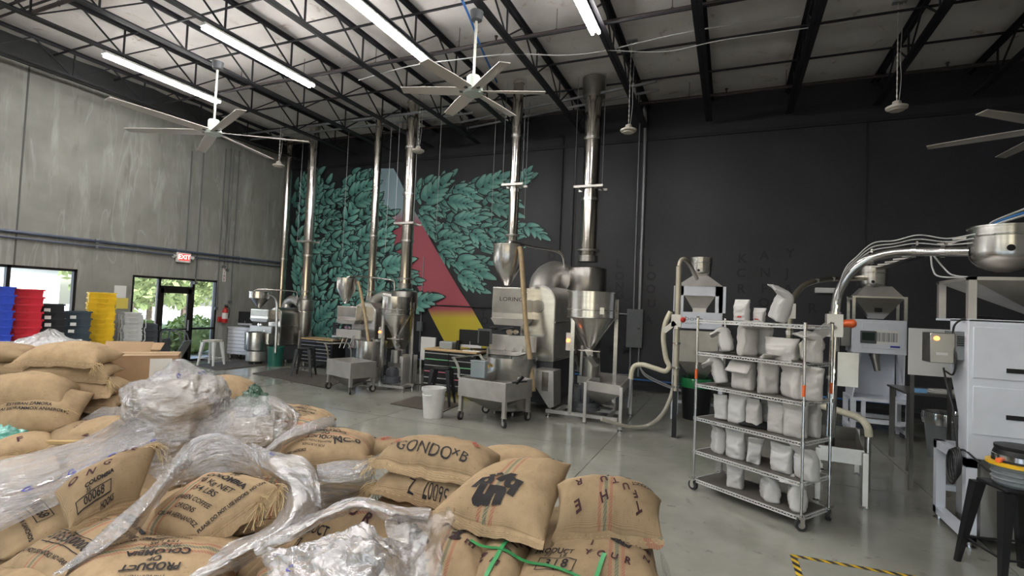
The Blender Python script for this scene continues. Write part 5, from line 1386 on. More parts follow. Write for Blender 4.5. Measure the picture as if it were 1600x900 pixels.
stool('black metal stool in front of the coloured-drawer tool chest', (-5.196, 8.807, 0), BLACKM, .74, w=.16, foot=.24, rz=.3)

def mat_rug(label, pts):
    b = MB(); v = [(p[0], p[1], .004) for p in pts] + [(p[0], p[1], .016) for p in pts]
    b.add(v, [(0, 3, 2, 1), (4, 5, 6, 7)] + [(i, (i + 1) % 4, 4 + (i + 1) % 4, 4 + i) for i in range(4)])
    return tag(b.build('floor_mat', mat('brown_rubber_mat', (.075, .062, .05), .75, var=.3, vscale=8, bump=.3, bscale=40)), label, 'mat', 'rubber mats by the roasters')
mat_rug('brown rubber mat in front of the smallest roaster', [(-13.58,9.606,0), (-12.228,9.39,0), (-12.298,11.024,0), (-13.731,11.455,0)])
mat_rug('brown rubber mat between the smallest and the middle roaster', [(-11.168,9.513,0), (-8.231,8.938,0), (-8.636,10.062,0), (-11.388,10.871,0)])
mat_rug('dark rubber mat under the stool and the coloured-drawer tool chest', [(-6.008,8.305,0), (-4.778,8.166,0), (-4.895,9.102,0), (-6.07,9.279,0)])

def round_bin(label, c, r0, r1, h, m, name='bucket', handles=True, cat='bin', liner=None):
    t = thing(name, label, cat, c, 0)
    MB().lathe([(r0 * .9, .02), (r0, 0), (r1, h - .05), (r1 + .012, h - .05), (r1 + .012, h), (r1 - .012, h), (r0 - .01, .03), (.01, .03)], 36).build('shell', m, t)
    if handles:
        for s in (-1, 1): MB().tube(smooth_path([(s * .0 - .09, -r1 - .005 if s < 0 else r1 + .005, h - .09), (-.06, (-r1 - .03) if s < 0 else r1 + .03, h - .11), (.06, (-r1 - .03) if s < 0 else r1 + .03, h - .11), (.09, -r1 - .005 if s < 0 else r1 + .005, h - .09)], 5), .011, 6).build('handle', m, t)
    if liner: MB().lathe([(r1 + .016, h - .16), (r1 + .03, h - .06), (r1 + .02, h + .015), (r1 - .03, h + .02), (r1 - .06, h - .1)], 30).build('liner', liner, t)
    return t
round_bin('white plastic bucket standing on the polished floor, left of the front bean cart', (-4.744, 7.806, 0), .165, .205, .52, WHITEP)
round_bin('dark green plastic bin below the hose of the smallest roaster', (-11.963, 10.928, 0), .19, .22, .56, mat('dark_green_plastic', (.012, .09, .065), .4), name='plastic_bin', handles=False)

# ================================================================ filling machines, conveyors, wire rack
# ---- wire rack
RA, RU, RV = Vector((-.338, 6.288, 0)), Vector((.830, -.558, 0)), Vector((.558, .830, 0))
RLEN, RDEP = 1.21, .52
RZ = atan2(RU.y, RU.x)
SH = [1.933, 1.565, 1.198, 0.819, 0.441, 0.123]
rack = thing('wire_rack', 'chrome wire shelving rack on casters, its six shelves holding white pouches', 'rack', RA, RZ)
for i, (x, y) in enumerate(((0, 0), (RLEN, 0), (RLEN, RDEP), (0, RDEP))):
    p = MB().cyl((x, y, .13), (x, y, SH[0] + .03), .0135, n=12)
    z = .2
    po = p.build('post', CHROME, rack)
    MB().cyl((x, y, SH[0] + .03), (x, y, SH[0] + .04), .016, n=12).build('post_cap', BLACK, po)
    for z in SH: MB().cyl((x, y, z - .03), (x, y, z + .01), .02, n=12).build('collar', CHROME, po)
    if i in (0, 1, 2):
        MB().cyl((x, y, SH[2] + .06), (x, y, SH[2] + .17), .0155, n=12).build('orange_tape', ORANGE, po, smooth=30)
    caster(rack, x, y, .135, .055, .9 * i, CHROME)
ZINC = mat('zinc_wire', (.78, .78, .78), .3, .55)
SHELFM = mat('shelf_liner', (.10, .088, .075), .45, var=.2)
for k, z in enumerate(SH):
    s = MB()
    for zz in (z, z - .028):
        s.bar((0, 0, zz), (RLEN, 0, zz), .010).bar((0, RDEP, zz), (RLEN, RDEP, zz), .010).bar((0, 0, zz), (0, RDEP, zz), .010).bar((RLEN, 0, zz), (RLEN, RDEP, zz), .010)
    n = 40
    for i in range(n):     # the snaking truss wire between the double rims
        a, b = i / n, (i + 1) / n
        za, zb = (z, z - .028) if i % 2 else (z - .028, z)
        for y in (0, RDEP): s.bar((RLEN * a, y, za), (RLEN * b, y, zb), .006)
    for i in range(16):
        a, b = i / 16, (i + 1) / 16
        za, zb = (z, z - .028) if i % 2 else (z - .028, z)
        for x in (0, RLEN): s.bar((x, RDEP * a, za), (x, RDEP * b, zb), .004)
    for i in range(1, 48): s.bar((RLEN * i / 48, 0, z), (RLEN * i / 48, RDEP, z), .003)
    sh = s.build('wire_shelf', ZINC, rack, smooth=None)
    if k: MB().bx(.02, RLEN - .02, .015, RDEP - .015, z + .003, z + .008).build('shelf_liner', SHELFM, sh, smooth=None)

POUCH = mat('white_foil_pouch', (.54, .53, .52), .32, spec=.6, var=.05, vscale=10, bump=.35, bscale=16)
POUCHG = mat('greyish_foil_pouch', (.48, .46, .44), .3, spec=.6, var=.06, vscale=10, bump=.4, bscale=14)
def pouch(label, w, d, h, fill, rz, pos, flop=0.0, fdir=0.0, lean=0.0, m=None, seed=0, mark=False, squash=1.0):
    """a filled stand-up pouch; above the fill its empty top narrows flat and flops over by angle flop"""
    nr, ns = 22, 40
    vs, fs = [], []
    rnd = random.Random(seed)
    pos3 = Vector((0, 0, 0)); ang = 0.0; last = 0
    for j in range(nr + 1):
        v = j / nr
        zz = v * h
        dz = zz - last; last = zz
        k = max(0.0, min(1.0, (v - fill) / max(.05, 1 - fill)))
        if v > fill: ang = flop * min(1, k * 2.2)
        pos3 = pos3 + Vector((0, -sin(ang), cos(ang))) * dz
        dd = d * (1 - .9 * k ** .8) * (1 + .16 * sin(min(1, v / fill) * pi)) * (.85 if v < .03 else 1)
        ww = w * (1 - .05 * sin(min(1, v / fill) * pi) + .10 * k) * (.94 if v < .03 else 1)
        nrm = Vector((0, cos(ang), sin(ang)))
        for i in range(ns):
            t = 2 * pi * i / ns
            c, s_ = cos(t), sin(t)
            px = abs(c) ** .55 * (1 if c > 0 else -1) * ww / 2; py = abs(s_) ** .6 * (1 if s_ > 0 else -1) * dd / 2
            cr = .016 * noise.noise((px * 14 + seed * 3.1, py * 12, zz * 13 + seed)) + .010 * noise.noise((px * 38, py * 36 + seed, zz * 36)) + .02 * k * noise.noise((px * 7, seed * 1.7, zz * 5))
            p = pos3 + Vector((px * (1 + cr * 2), 0, 0)) + nrm * (py + cr)
            vs.append(p)
    for j in range(nr):
        for i in range(ns): fs.append((j * ns + i, j * ns + (i + 1) % ns, (j + 1) * ns + (i + 1) % ns, (j + 1) * ns + i))
    fs += [tuple(range(ns - 1, -1, -1)), tuple(range(nr * ns, (nr + 1) * ns))]
    b = MB().add(vs, fs)
    Mx = Matrix.Rotation(lean, 4, 'Y')
    b.xf(Matrix.Rotation(fdir, 4, 'Z')).xf(Mx)
    zmin = min(v[2] for v in b.v)
    b.xf(Matrix.Translation((0, 0, -zmin)))
    o = b.build('coffee_pouch', m or POUCH, smooth=75)
    o.location = pos; o.rotation_euler = (0, 0, rz)
    tag(o, label, 'pouch', 'white pouches on the wire rack')
    if mark:
        MB().bx(-w * .25, w * .2, -d / 2 * 1.08 - .004, -d / 2 * 1.08, h * .16, h * .24).build('red_print', INKR, o, smooth=None)
    return o
for _q in (   # label, width, depth, height, fill level, place, flop, flop direction, lean, greyish, red print
    ('upright white pouch with a small red print on the top shelf, left', 0.172, 0.136, 0.243, 0.680, (0.121, 6.281, 1.942), 0.00, 0.00, 0.00, 0, 1),
    ('small white pouch with red print on the top shelf, half behind the slumped one', 0.127, 0.109, 0.155, 0.680, (0.300, 6.269, 1.942), 0.00, 0.00, 0.00, 0, 1),
    ('slumped white pouch bent over to one side on the top shelf', 0.242, 0.180, 0.435, 0.550, (0.454, 6.057, 1.942), 1.30, -0.60, 0.35, 0, 0),
    ('white pouch folded over to the left at the left end of the second shelf', 0.215, 0.164, 0.380, 0.550, (-0.015, 6.263, 1.574), 1.90, -0.90, -0.25, 0, 0),
    ('full white pouch with its top bent to the right on the second shelf', 0.222, 0.167, 0.530, 0.550, (0.185, 6.129, 1.574), 1.70, 1.20, 0.00, 1, 0),
    ('white pouch standing behind its neighbours on the second shelf', 0.168, 0.134, 0.493, 0.550, (0.334, 6.246, 1.574), 1.40, 0.40, 0.10, 0, 0),
    ('wide crumpled pouch in the middle of the second shelf', 0.340, 0.200, 0.222, 0.680, (0.499, 5.918, 1.574), 0.20, 0.00, 0.00, 1, 0),
    ('pouch with folded top at the right end of the second shelf', 0.224, 0.169, 0.385, 0.550, (0.735, 5.759, 1.574), 1.60, -0.60, 0.10, 1, 0),
    ('white pouch folded over to the left at the left end of the third shelf', 0.217, 0.164, 0.425, 0.550, (-0.066, 6.298, 1.207), 2.00, -0.90, -0.30, 0, 0),
    ('squat pouch with its top folded flat on the third shelf', 0.264, 0.194, 0.429, 0.550, (0.156, 6.149, 1.207), 2.20, 0.00, 0.00, 1, 0),
    ('plump pouch with its top bent over, middle of the third shelf', 0.213, 0.162, 0.529, 0.550, (0.382, 5.997, 1.207), 1.20, 0.90, 0.00, 1, 0),
    ('large creased pouch on the third shelf beside the right post', 0.281, 0.200, 0.429, 0.550, (0.609, 5.844, 1.207), 0.90, -0.50, 0.00, 1, 0),
    ('dented silvery pouch at the right end of the third shelf', 0.211, 0.161, 0.347, 0.680, (0.747, 5.751, 1.207), 0.60, 0.40, 0.00, 1, 0),
    ('narrow white pouch at the left end of the fourth shelf', 0.173, 0.137, 0.273, 0.680, (-0.049, 6.286, 0.828), 0.30, 0.00, -0.10, 0, 0),
    ('tall flat-fronted white pouch on the fourth shelf', 0.210, 0.160, 0.350, 0.680, (0.107, 6.182, 0.828), 0.00, 0.00, 0.00, 0, 0),
    ('pouch standing right of the tall flat-fronted one on the fourth shelf', 0.163, 0.131, 0.313, 0.680, (0.263, 6.077, 0.828), 0.30, 0.00, 0.00, 1, 0),
    ('thin pouch turned sideways on the fourth shelf', 0.124, 0.107, 0.304, 0.680, (0.380, 6.215, 0.828), 0.40, 0.00, 0.08, 0, 0),
    ('grey-white pouch in the middle of the fourth shelf', 0.183, 0.143, 0.314, 0.680, (0.470, 5.938, 0.828), 0.20, 0.00, 0.00, 1, 0),
    ('large creased pouch by the front right post on the fourth shelf', 0.228, 0.172, 0.380, 0.680, (0.626, 5.833, 0.828), 0.50, 0.30, 0.00, 1, 0),
    ('pouch behind the right post on the fourth shelf', 0.179, 0.141, 0.345, 0.680, (0.777, 5.948, 0.828), 0.30, 0.00, 0.00, 1, 0),
    ('wrinkled white pouch at the left end of the fifth shelf', 0.188, 0.146, 0.340, 0.680, (-0.085, 6.311, 0.450), 0.80, -0.50, 0.00, 0, 0),
    ('rounded full pouch on the fifth shelf, second from the left', 0.217, 0.164, 0.308, 0.680, (0.097, 6.188, 0.450), 0.40, 0.00, 0.00, 0, 0),
    ('folded open pouch with a creased side on the fifth shelf', 0.149, 0.122, 0.349, 0.550, (0.265, 6.075, 0.450), 1.00, 0.50, 0.10, 0, 0),
    ('rounded pouch right of the gap on the fifth shelf', 0.219, 0.166, 0.284, 0.680, (0.521, 5.903, 0.450), 0.30, 0.00, 0.00, 0, 0),
    ('big square pouch at the right end of the fifth shelf', 0.248, 0.184, 0.361, 0.550, (0.721, 5.769, 0.450), 0.90, -0.40, 0.00, 0, 0),
    ('single pouch at the left of the bottom shelf', 0.181, 0.142, 0.251, 0.680, (0.100, 6.186, 0.132), 0.30, 0.20, 0.00, 0, 0),
    ('pouch with its top bent to the left in the middle of the bottom shelf', 0.249, 0.185, 0.309, 0.550, (0.424, 5.969, 0.132), 0.90, -0.80, 0.00, 0, 0),
    ('pouch with its top folded far over at the right of the bottom shelf', 0.251, 0.186, 0.424, 0.550, (0.655, 5.813, 0.132), 1.60, -1.00, 0.00, 0, 0),
):
    pouch(_q[0], _q[1] * .95, _q[2] * .78, _q[3], _q[4], RZ + .1 * noise.noise((_q[1] * 50, _q[3] * 40, 0)), _q[5], _q[6], _q[7], _q[8], POUCHG if _q[9] else POUCH, int(_q[1] * 977 + _q[3] * 631) % 97, bool(_q[10]))
tag(MB().lathe([(.02, 0), (.16, .004), (.17, .02), (.12, .05), (.03, .06)], 20).xf(Matrix.Diagonal((1.5, .7, 1, 1))).build('black_bag', BLACK, loc=(.36, 6.10, SH[3] + .009)), 'crumpled black bag lying at the edge of the fourth shelf', 'bag')

# ---- vacuum receivers and filling machines
def receiver(parent, c, r, z0, z1, bowl, name='vacuum_receiver'):
    p = MB().lathe([(.05, z0 - bowl)] + [(r * sin(a) if bowl > r * .5 else .05 + (r - .05) * i / 6, z0 - bowl * cos(a)) for i, a in enumerate([pi / 2 * i / 6 for i in range(1, 7)])] + [(r, z1), (r + .012, z1), (r + .012, z1 + .015), (0.01, z1 + .03)], 36, c).build(name, CHROME if bowl > .3 else STEEL, parent, smooth=35)
    MB().lathe([(r + .001, z0 + (z1 - z0) * .62), (r + .014, z0 + (z1 - z0) * .64), (r + .014, z0 + (z1 - z0) * .70), (r + .001, z0 + (z1 - z0) * .72)], 36, c).build('clamp_ring', CHROME, p)
    MB().cyl((c[0] - r * .15, c[1] - r * .99, z0 + .02), (c[0] - r * .15, c[1] - r * 1.02, z0 + .02), r * .12, n=14).build('sight_port', BLACK, p)
    return p

# left machine: white frame with a window, a steel hopper below
YA = 10.2
fx0, fx1, _a, _b = (-0.936,-0.19,2.035,2.527)
px0, px1, pz0, pz1 = (-0.947,-0.126,1.725,2.036)
la = thing('filling_machine', 'white filling machine with a window frame and steel hopper, behind the cream hose post', 'machine', ((px0 + px1) / 2, YA, 0), 0, 'white weigh and fill machines')
w = (px1 - px0) / 2
MB().bx(-w, w, 0, .6, pz0, pz1).build('front_panel', WHITE, la, bevel=.006)
tl = text_tris('above', .11, .0, 0, sx=1.5)
MB().add([(x - .12, -.003, (pz0 + pz1) / 2 + y + .03) for x, y in tl[0]], tl[1]).build('panel_lettering', GREYM, la, smooth=None)
t2 = text_tris('INDUSTRIES', .04, .0, 0, sx=1.6)
MB().add([(x - .12, -.003, (pz0 + pz1) / 2 + y - .06) for x, y in t2[0]], t2[1]).build('panel_lettering', GREYM, la, smooth=None)
zt = 2.526
fr = MB()
for sx in (-1, 1):
    fr.bx(sx * (w - .04) - .09, sx * (w - .04) + .09, 0, .05, pz1, zt).bx(sx * (w - .02) - .05, sx * (w - .02) + .02, 0, .55, pz1, zt)
fr.bx(-w, w, 0, .05, zt - .18, zt).bx(-w, w, .5, .55, zt - .1, zt)
fr.build('window_frame', WHITE, la, smooth=None)
MB().frustum((0, .28, pz1 + .02), (.2, .2, 0), (0, .28, zt - .12), (w * 1.5, .4, 0)).bx(-.12, .12, .16, .4, pz1, pz1 + .08).build('weigh_hopper', STEEL_F, la, smooth=None)
MB().frustum((0, .28, zt), (w * 2, .58, 0), (0, .28, 2.755), (.22, .22, 0)).build('hopper_lid', STEEL_F, la, smooth=None)
receiver(la, (.0, .28, 0), .20, 2.811, 3.071, .12)
MB().frustum((0, .28, 0.694), (.14, .14, 0), (0, .28, 1.099), (w * 1.7, .5, 0)).bx(-w * .85, w * .85, .03, .53, 1.099, pz0 - .04).build('steel_hopper', STEEL_D, la, smooth=None)
for sx in (-1, 1):
    for sy in (.03, .55): MB().bx(sx * w - .04, sx * w + .04, sy - .035, sy + .035, 0, pz0 + .02).build('leg', WHITE, la, smooth=None)
MB().bar((-w, .55, .25), (w, .55, .25), .05).build('cross_rail', WHITE, la, smooth=None)
round_bin('black bin with a green liner under the left filling machine', ((px0 + px1) / 2 - .02, YA + .3, 0), .24, .29, 0.766, BLACK, name='bin', handles=False, liner=GREENL)
pole = thing('conveyor_post', 'steel conveyor post with clamps standing before the left filling machine', 'post', (-0.781, 8.701, 0))
hp = 2.881
MB().cyl((0, 0, .75), (0, 0, hp - .12), .045, n=14).tube(smooth_path([(0, 0, hp - .12), (.03, .03, hp - .01), (.09, .12, hp), (.14, .4, hp - .06), (.2, 1.3, hp - .22)], 6), .036, 12).build('conveyor_pipe', mat('yellowed_pipe', (.50, .46, .37), .3, .4), pole)
MB().bx(-.035, .035, -.035, .035, .02, 1.0).build('square_leg', BLACKM, pole)
MB().cyl((0, 0, 0), (0, 0, .015), .07, n=14).build('foot', STEEL_D, pole)
for zz in (.8, 1.1, 1.5, 1.75): MB().cyl((0, 0, zz), (0, 0, zz + .035), .062, n=14).build('clamp', CHROME, pole)
MB().bx(-.09, .06, -.05, .05, 1.78, 1.98).bar((-.03, 0, 1.85), (-.2, 0, 1.70), .1, .08).build('rotary_valve', STEEL_F, pole)
MB().ball((.09, -.04, 1.9), .045).build('red_knob', mat('red_knob_plastic', (.6, .04, .03), .35), pole)

# middle machine: white box, display, discharge spout, stand
mx0, mx1, mz0, mz1 = (2.023,2.828,1.439,2.034)
YM = 10.85
ma = thing('filling_machine', 'white filling machine with a small screen and barcode sheet, under a square steel hopper', 'machine', ((mx0 + mx1) / 2, YM, 0), 0, 'white weigh and fill machines')
w = (mx1 - mx0) / 2
MB().bx(-w, w, 0, .55, mz0, mz1).build('housing', WHITE, ma, bevel=.008)
MB().bx(-w + .15, w - .03, -.006, 0, mz0 + .09, mz1 - .05).build('front_panel', WHITE, ma, bevel=.003)
MB().bx(-w + .12, -w + .36, -.02, -.006, mz1 - .42, mz1 - .20).build('display_bezel', CAST, ma, bevel=.006)
MB().bx(-w + .145, -w + .335, -.022, -.02, mz1 - .37, mz1 - .23).build('display_glass', mat('dark_green_screen', (.02, .035, .03), .2), ma, smooth=None)
MB().bx(w - .48, w - .12, -.009, -.006, mz1 - .42, mz1 - .18).build('barcode_sheet', PAPER, ma, smooth=None)
bars = MB()
for i in range(14): bars.bx(w - .46 + i * .0235, w - .452 + i * .0235 + .004 * (i % 3), -.011, -.009, mz1 - .38, mz1 - .22)
bars.build('barcode_lines', GREYM, ma, smooth=None)
MB().bx(w - .24, w - .10, -.01, -.006, mz0 + .12, mz0 + .15).build('blue_label', BLUEINK, ma, smooth=None)
MB().cyl((-.02, .2, mz0 - .06), (-.02, .2, mz0), .08, n=18).cyl((-.02, .2, mz0 - .06), (.02, .16, 1.123), .07, .05, n=16).build('discharge_spout', STEEL_D, ma)
zb = 0.664
for sx in (-1, 1):
    MB().add([(sx * (w - .04), 0, mz0), (sx * (w - .04), .5, mz0), (sx * (w - .02), .5, zb), (sx * (w + .0), -.15, zb), (sx * (w - .06), -.05, zb + .22), (sx * (w - .14), 0, mz0),
              (sx * (w - .02), 0, mz0), (sx * (w - .02), .5, mz0), (sx * (w - .0), .5, zb), (sx * (w + .02), -.15, zb), (sx * (w - .04), -.05, zb + .22), (sx * (w - .12), 0, mz0)],
             [(0, 1, 2, 3, 4, 5), (11, 10, 9, 8, 7, 6)] + [(i, (i + 1) % 6, 6 + (i + 1) % 6, 6 + i) for i in range(6)]).build('side_cheek', WHITE, ma, smooth=None)
MB().bx(-w + .05, w - .05, .48, .5, zb, mz0).build('back_panel', WHITE, ma, smooth=None)
MB().bx(-w - .04, w + .04, -.2, .5, zb - .05, zb).build('table_plate', WHITE, ma, bevel=.004)
for sx in (-1, 1):
    for sy in (-.16, .46): MB().bx(sx * (w - .0) - .04, sx * (w - .0) + .04, sy - .04, sy + .04, .05, zb - .05).cyl((sx * w, sy, 0), (sx * w, sy, .05), .03, n=10).build('leg', WHITE, ma, smooth=None)
MB().bar((-w, -.16, .28), (w, -.16, .28), .07).bar((-w, .46, .28), (w, .46, .28), .07).bar((-w, -.16, .12), (-w, .46, .12), .07).bar((w, -.16, .12), (w, .46, .12), .07).bar((-w * .62, -.16, zb - .05), (-w * .62, -.16, .28), .06).bar((w * .5, -.16, zb - .05), (w * .5, -.16, .28), .06).build('stand_rail', WHITE, ma, smooth=None)
hz0, hz1 = mz1, 2.45
for sx in (-1, 1):
    for sy in (.03, .5): MB().bx(sx * (w - .02) - .025, sx * (w - .02) + .025, sy - .025, sy + .025, hz0, hz1).build('hopper_post', STEEL, ma, smooth=None)
MB().frustum((0, .27, hz0 + .02), (.2, .2, 0), (0, .27, hz1 - .03), (2 * w - .06, .48, 0)).bx(-w, w, 0, .54, hz1 - .03, hz1).build('steel_hopper', STEEL, ma, smooth=None)
MB().bx(-.05, .06, -.004 + .10, .12, hz0 + .14, hz0 + .34).build('sight_window', BLACK, ma, smooth=None)
MB().frustum((0, .27, hz1), (2 * w - .1, .5, 0), (0, .27, 2.633), (.4, .36, 0)).build('hopper_lid', STEEL_F, ma, smooth=None)
receiver(ma, (-.06, .27, 0), .22, 2.691, 2.982, .16)
MB().bx(-w - .16, -w - .02, .05, .3, mz0 + .1, mz0 + .5).build('switch_box', STEEL_D, ma, bevel=.005)

# right machine: big white cabinet, steel frame hopper, bowl receiver
X0, Y0, Y1 = 2.0, 5.93, 6.68
bt = 2.063; bb = 0.805
mr = thing('filling_machine', 'largest white machine at the right edge, with grey control box and drooping cables', 'machine', (X0, Y0, 0), 0, 'white weigh and fill machines')
MB().prism([(0, bb), (0, bt), (.42, bt), (.42, 1.582), (.2, bb + .35), (.2, bb)], 1.5, 'X', 0).build('cabinet', WHITE, mr, smooth=None, bevel=.008)
MB().bx(.035, 1.4, -.012, 0, 1.531, 1.993).build('upper_panel', WHITE, mr, bevel=.005)
MB().bx(.035, 1.4, -.012, 0, 1.027, 1.457).build('lower_panel', WHITE, mr, bevel=.005)
for zz in (1.616, 1.205): MB().bx(.265, 1.1, -.02, -.012, zz - .02, zz + .02).build('slot_handle', BLACK, mr, smooth=None)
zf = 0.803
st = MB()
for y in (0, .72):
    st.bx(-.005, .075, y, y + .08, .06, zf)
st.bx(-.005, .075, 0, .8, zf - .08, zf).bx(-.005, .075, 0, .8, .06, .13)
st.build('side_frame', WHITE, mr, smooth=None)
MB().bx(0, 1.5, .72, .8, zf - .08, zf).bx(1.4, 1.48, 0, .8, .06, zf).bx(.0, 1.5, .74, .8, .3, .36).build('rear_frame', WHITE, mr, smooth=None)
MB().bx(.12, 1.45, .06, .6, .1, bb).build('lower_cover', STEEL_D, mr, smooth=None)
for y in (.04, .76): MB().cyl((.035, y, 0), (.035, y, .015), .05, n=14).cyl((.035, y, 0), (.035, y, .06), .018, n=10).build('foot', CHROME, mr)
ht = 2.449
for x in (.03, 1.4):
    for y in (.03, .75): MB().bx(x - .03, x + .03, y - .03, y + .03, bt, ht).build('hopper_post', STEEL_F, mr, smooth=None)
MB().bx(0, 1.45, 0, .8, bt - .02, bt).build('top_plate', WHITE, mr, smooth=None)
MB().frustum((.75, .4, bt + .03), (.16, .16, 0), (.72, .4, ht - .02), (1.4, .76, 0)).bx(-.0, 1.45, 0, .8, ht - .03, ht).build('steel_hopper', STEEL_F, mr, smooth=None)
rc = (2.398,6.35,2.744)
receiver(mr, (rc[0] - X0, 6.35 - Y0, 0), 0.256, 2.713, 2.946, 0.189)
cb = MB().bx(-.25, -.06, .1, .32, 1.638, 1.921); cb.build('control_box', STEEL_D, mr, bevel=.006)
MB().bx(-.06, -.0, .08, .36, 1.638 + .04, 1.921 + .02).build('louvre_box', GREYM, mr, smooth=None)
lv = MB()
for i in range(5): lv.bx(-.055 + 0 * i, -.005, .07, .08, 1.829 - i * .02 + .06, 1.829 - i * .02 + .07)
lv.build('louvre_slats', BLACK, mr, smooth=None)
MB().cyl((-.2, .085, 1.868), (-.2, .1, 1.868), .02, n=12).build('orange_lamp', bpy.data.materials['lit_orange_button'], mr)
MB().bx(-.21, -.12, .08, .1, 1.714, 1.737).build('box_handle', SILV, mr, smooth=None)
tag(MB().bx(-.22, .22, 0, .02, 0, .56).build('white_board', PAPER, loc=(2.219, 7.6, 1.382)), 'white board standing behind the control box of the largest white machine', 'board')
MB().bx(-.2, -.16, 0, .02, -1.382, 0).bx(.16, .2, 0, .02, -1.382, 0).build('board_leg', STEEL_D, [o for o in COL.objects if o.name.startswith('white_board')][0])
# cables of the right machine
def cable(label, pts, r=.009, m=CABLE, k=8): return tag(MB().tube(smooth_path(pts, k), r, 7).build('cable', m, smooth=60), label, 'cable', 'machine cables')
coil = MB()
zc0 = 0.753
for j in range(4):
    coil.tube([(1.955 - .012 * j, 5.99 + (.075 + .012 * j) * cos(a) + .01 * j, zc0 + (.13 + .008 * j) * sin(a) - .02 * j) for a in [2 * pi * i / 28 for i in range(29)]], .008, 6, caps=False)
tag(coil.build('cable_coil', CABLE), 'coiled black cable hanging on the white side frame of the largest machine', 'cable')
cable('black cable drooping from the grey control box down to the coil', [(1.93,6.276,1.578), (1.93,6.191,1.433), (1.95,6.094,1.208), (1.95,6.014,0.987), (1.95, 5.99, zc0 + .13)])
cable('second black cable hanging from the grey control box, looping up over the cabinet top', [(1.95,6.291,1.547), (1.94,6.072,1.538), (1.94,6.003,1.693), (1.94,6.083,1.897), (1.95,6.043,2.019), (2.05, 5.98, bt + .02), (2.3, 6.1, bt + .02)])
cable('black cable running from the coil to the shop vacuum', [(1.96, 5.99, zc0 + .1), (2,5.952,0.863), (2.06, 5.75, .78), (2.12, 5.5, .70)])
for k, (a, b) in enumerate(((1462, 1478), (1464, 1495))):
    cable('pale cable sagging from the conveyor pipe to the hopper frame, %s' % ['shorter one', 'longer one'][k], [(1.854,6.4,2.687), (1.871,6.4,2.558), (1.893,6.3,2.474), (2.05, 6.2, ht + .01)] if k == 0 else [(1.88,6.4,2.687), (1.958,6.4,2.572), (2.004,6.3,2.488), (2.15, 6.2, ht + .01)], .008, CABLEG)

# big conveyor: vertical tube, rotary valve, arc, run to the bowl receiver
cv = thing('conveyor_tube', 'polished conveyor tube rising behind the wire rack and arching right into the bowl receiver', 'pipe', (0, 0, 0))
pts = [(1.086,6.9,0.389), (1.096,6.9,0.899), (1.107,6.9,1.339), (1.118,6.9,1.78), (1.12,6.9,2.074), (1.135,6.9,2.259), (1.181,6.85,2.427), (1.274,6.8,2.585), (1.413,6.75,2.696), (1.593,6.65,2.749), (1.762,6.55,2.751), (1.972,6.45,2.738), (2.147,6.35,2.726)]
MB().tube(smooth_path(pts, 6), .05, 16).build('steel_tube', CHROME, cv, smooth=60)
for i in (2, 4, 8, 10, 11):
    p = Vector(pts[i]); d = (Vector(pts[min(i + 1, 12)]) - Vector(pts[i - 1])).normalized()
    MB().cyl(p - d * .02, p + d * .02, .066, n=16).bar(p + Vector((0, -.06, .06)), p + Vector((0, -.06, .1)), .02).build('clamp', CHROME, cv)
p = Vector((1.116,6.9,1.927))
MB().bx(p.x - .09, p.x + .07, p.y - .07, p.y + .07, p.z - .12, p.z + .14).bar(p + Vector((-.03, -.03, .02)), p + Vector((-.26, -.08, -.18)), .12, .1).build('rotary_valve', STEEL_F, cv, smooth=None)
MB().cyl(p + Vector((.07, -.02, .04)), p + Vector((.15, -.03, .04)), .045, n=14).ball(p + Vector((.16, -.03, .04)), .05).build('orange_knob', ORANGE, cv)
MB().bx(p.x + .02, p.x + .22, p.y - .09, p.y - .07, 1.258, 1.639).build('mounting_plate', STEEL_D, cv, smooth=None)
ph = p + Vector((-.26, -.08, -.18))
hose('cream hose stub leaving the orange-knob valve down behind the rack', [ph, ph + Vector((-.08, -.03, -.08)), ph + Vector((-.2, -.06, -.26))], .05, HOSE)
for k in range(3):
    o = Vector((0, -.05 - .02 * k, .06 + .03 * k))
    cable('air line strapped along the arching conveyor tube, %s' % ['innermost', 'middle', 'outermost'][k], [Vector(q) + o * (1 if i % 2 else 1.3) for i, q in enumerate(pts[4:])], .007, CABLEG)
cv2 = thing('conveyor_tube', 'thinner conveyor tube arching from the rack toward the middle filling machine', 'pipe', (0, 0, 0))
pts = [(0.808,8.6,1.405), (0.817,8.6,1.783), (0.827,8.6,2.114), (0.867,8.7,2.309), (1.012,8.9,2.495), (1.219,9.2,2.596), (1.527,9.8,2.671), (1.904,10.4,2.729), (2.21,11,2.786)]
MB().tube(smooth_path(pts, 6), .045, 12).build('steel_tube', mat('yellowed_steel', (.50, .46, .38), .25, .9), cv2, smooth=60)
q = Vector(pts[2])
MB().bx(q.x - .1, q.x + .06, q.y - .06, q.y + .06, q.z - .12, q.z + .1).build('rotary_valve', STEEL_F, cv2)
for i in (1, 5, 6): MB().cyl(Vector(pts[i]) + Vector((0, 0, -.03)), Vector(pts[i]) + Vector((0, 0, .03)), .06, n=12).build('clamp', CHROME, cv2)
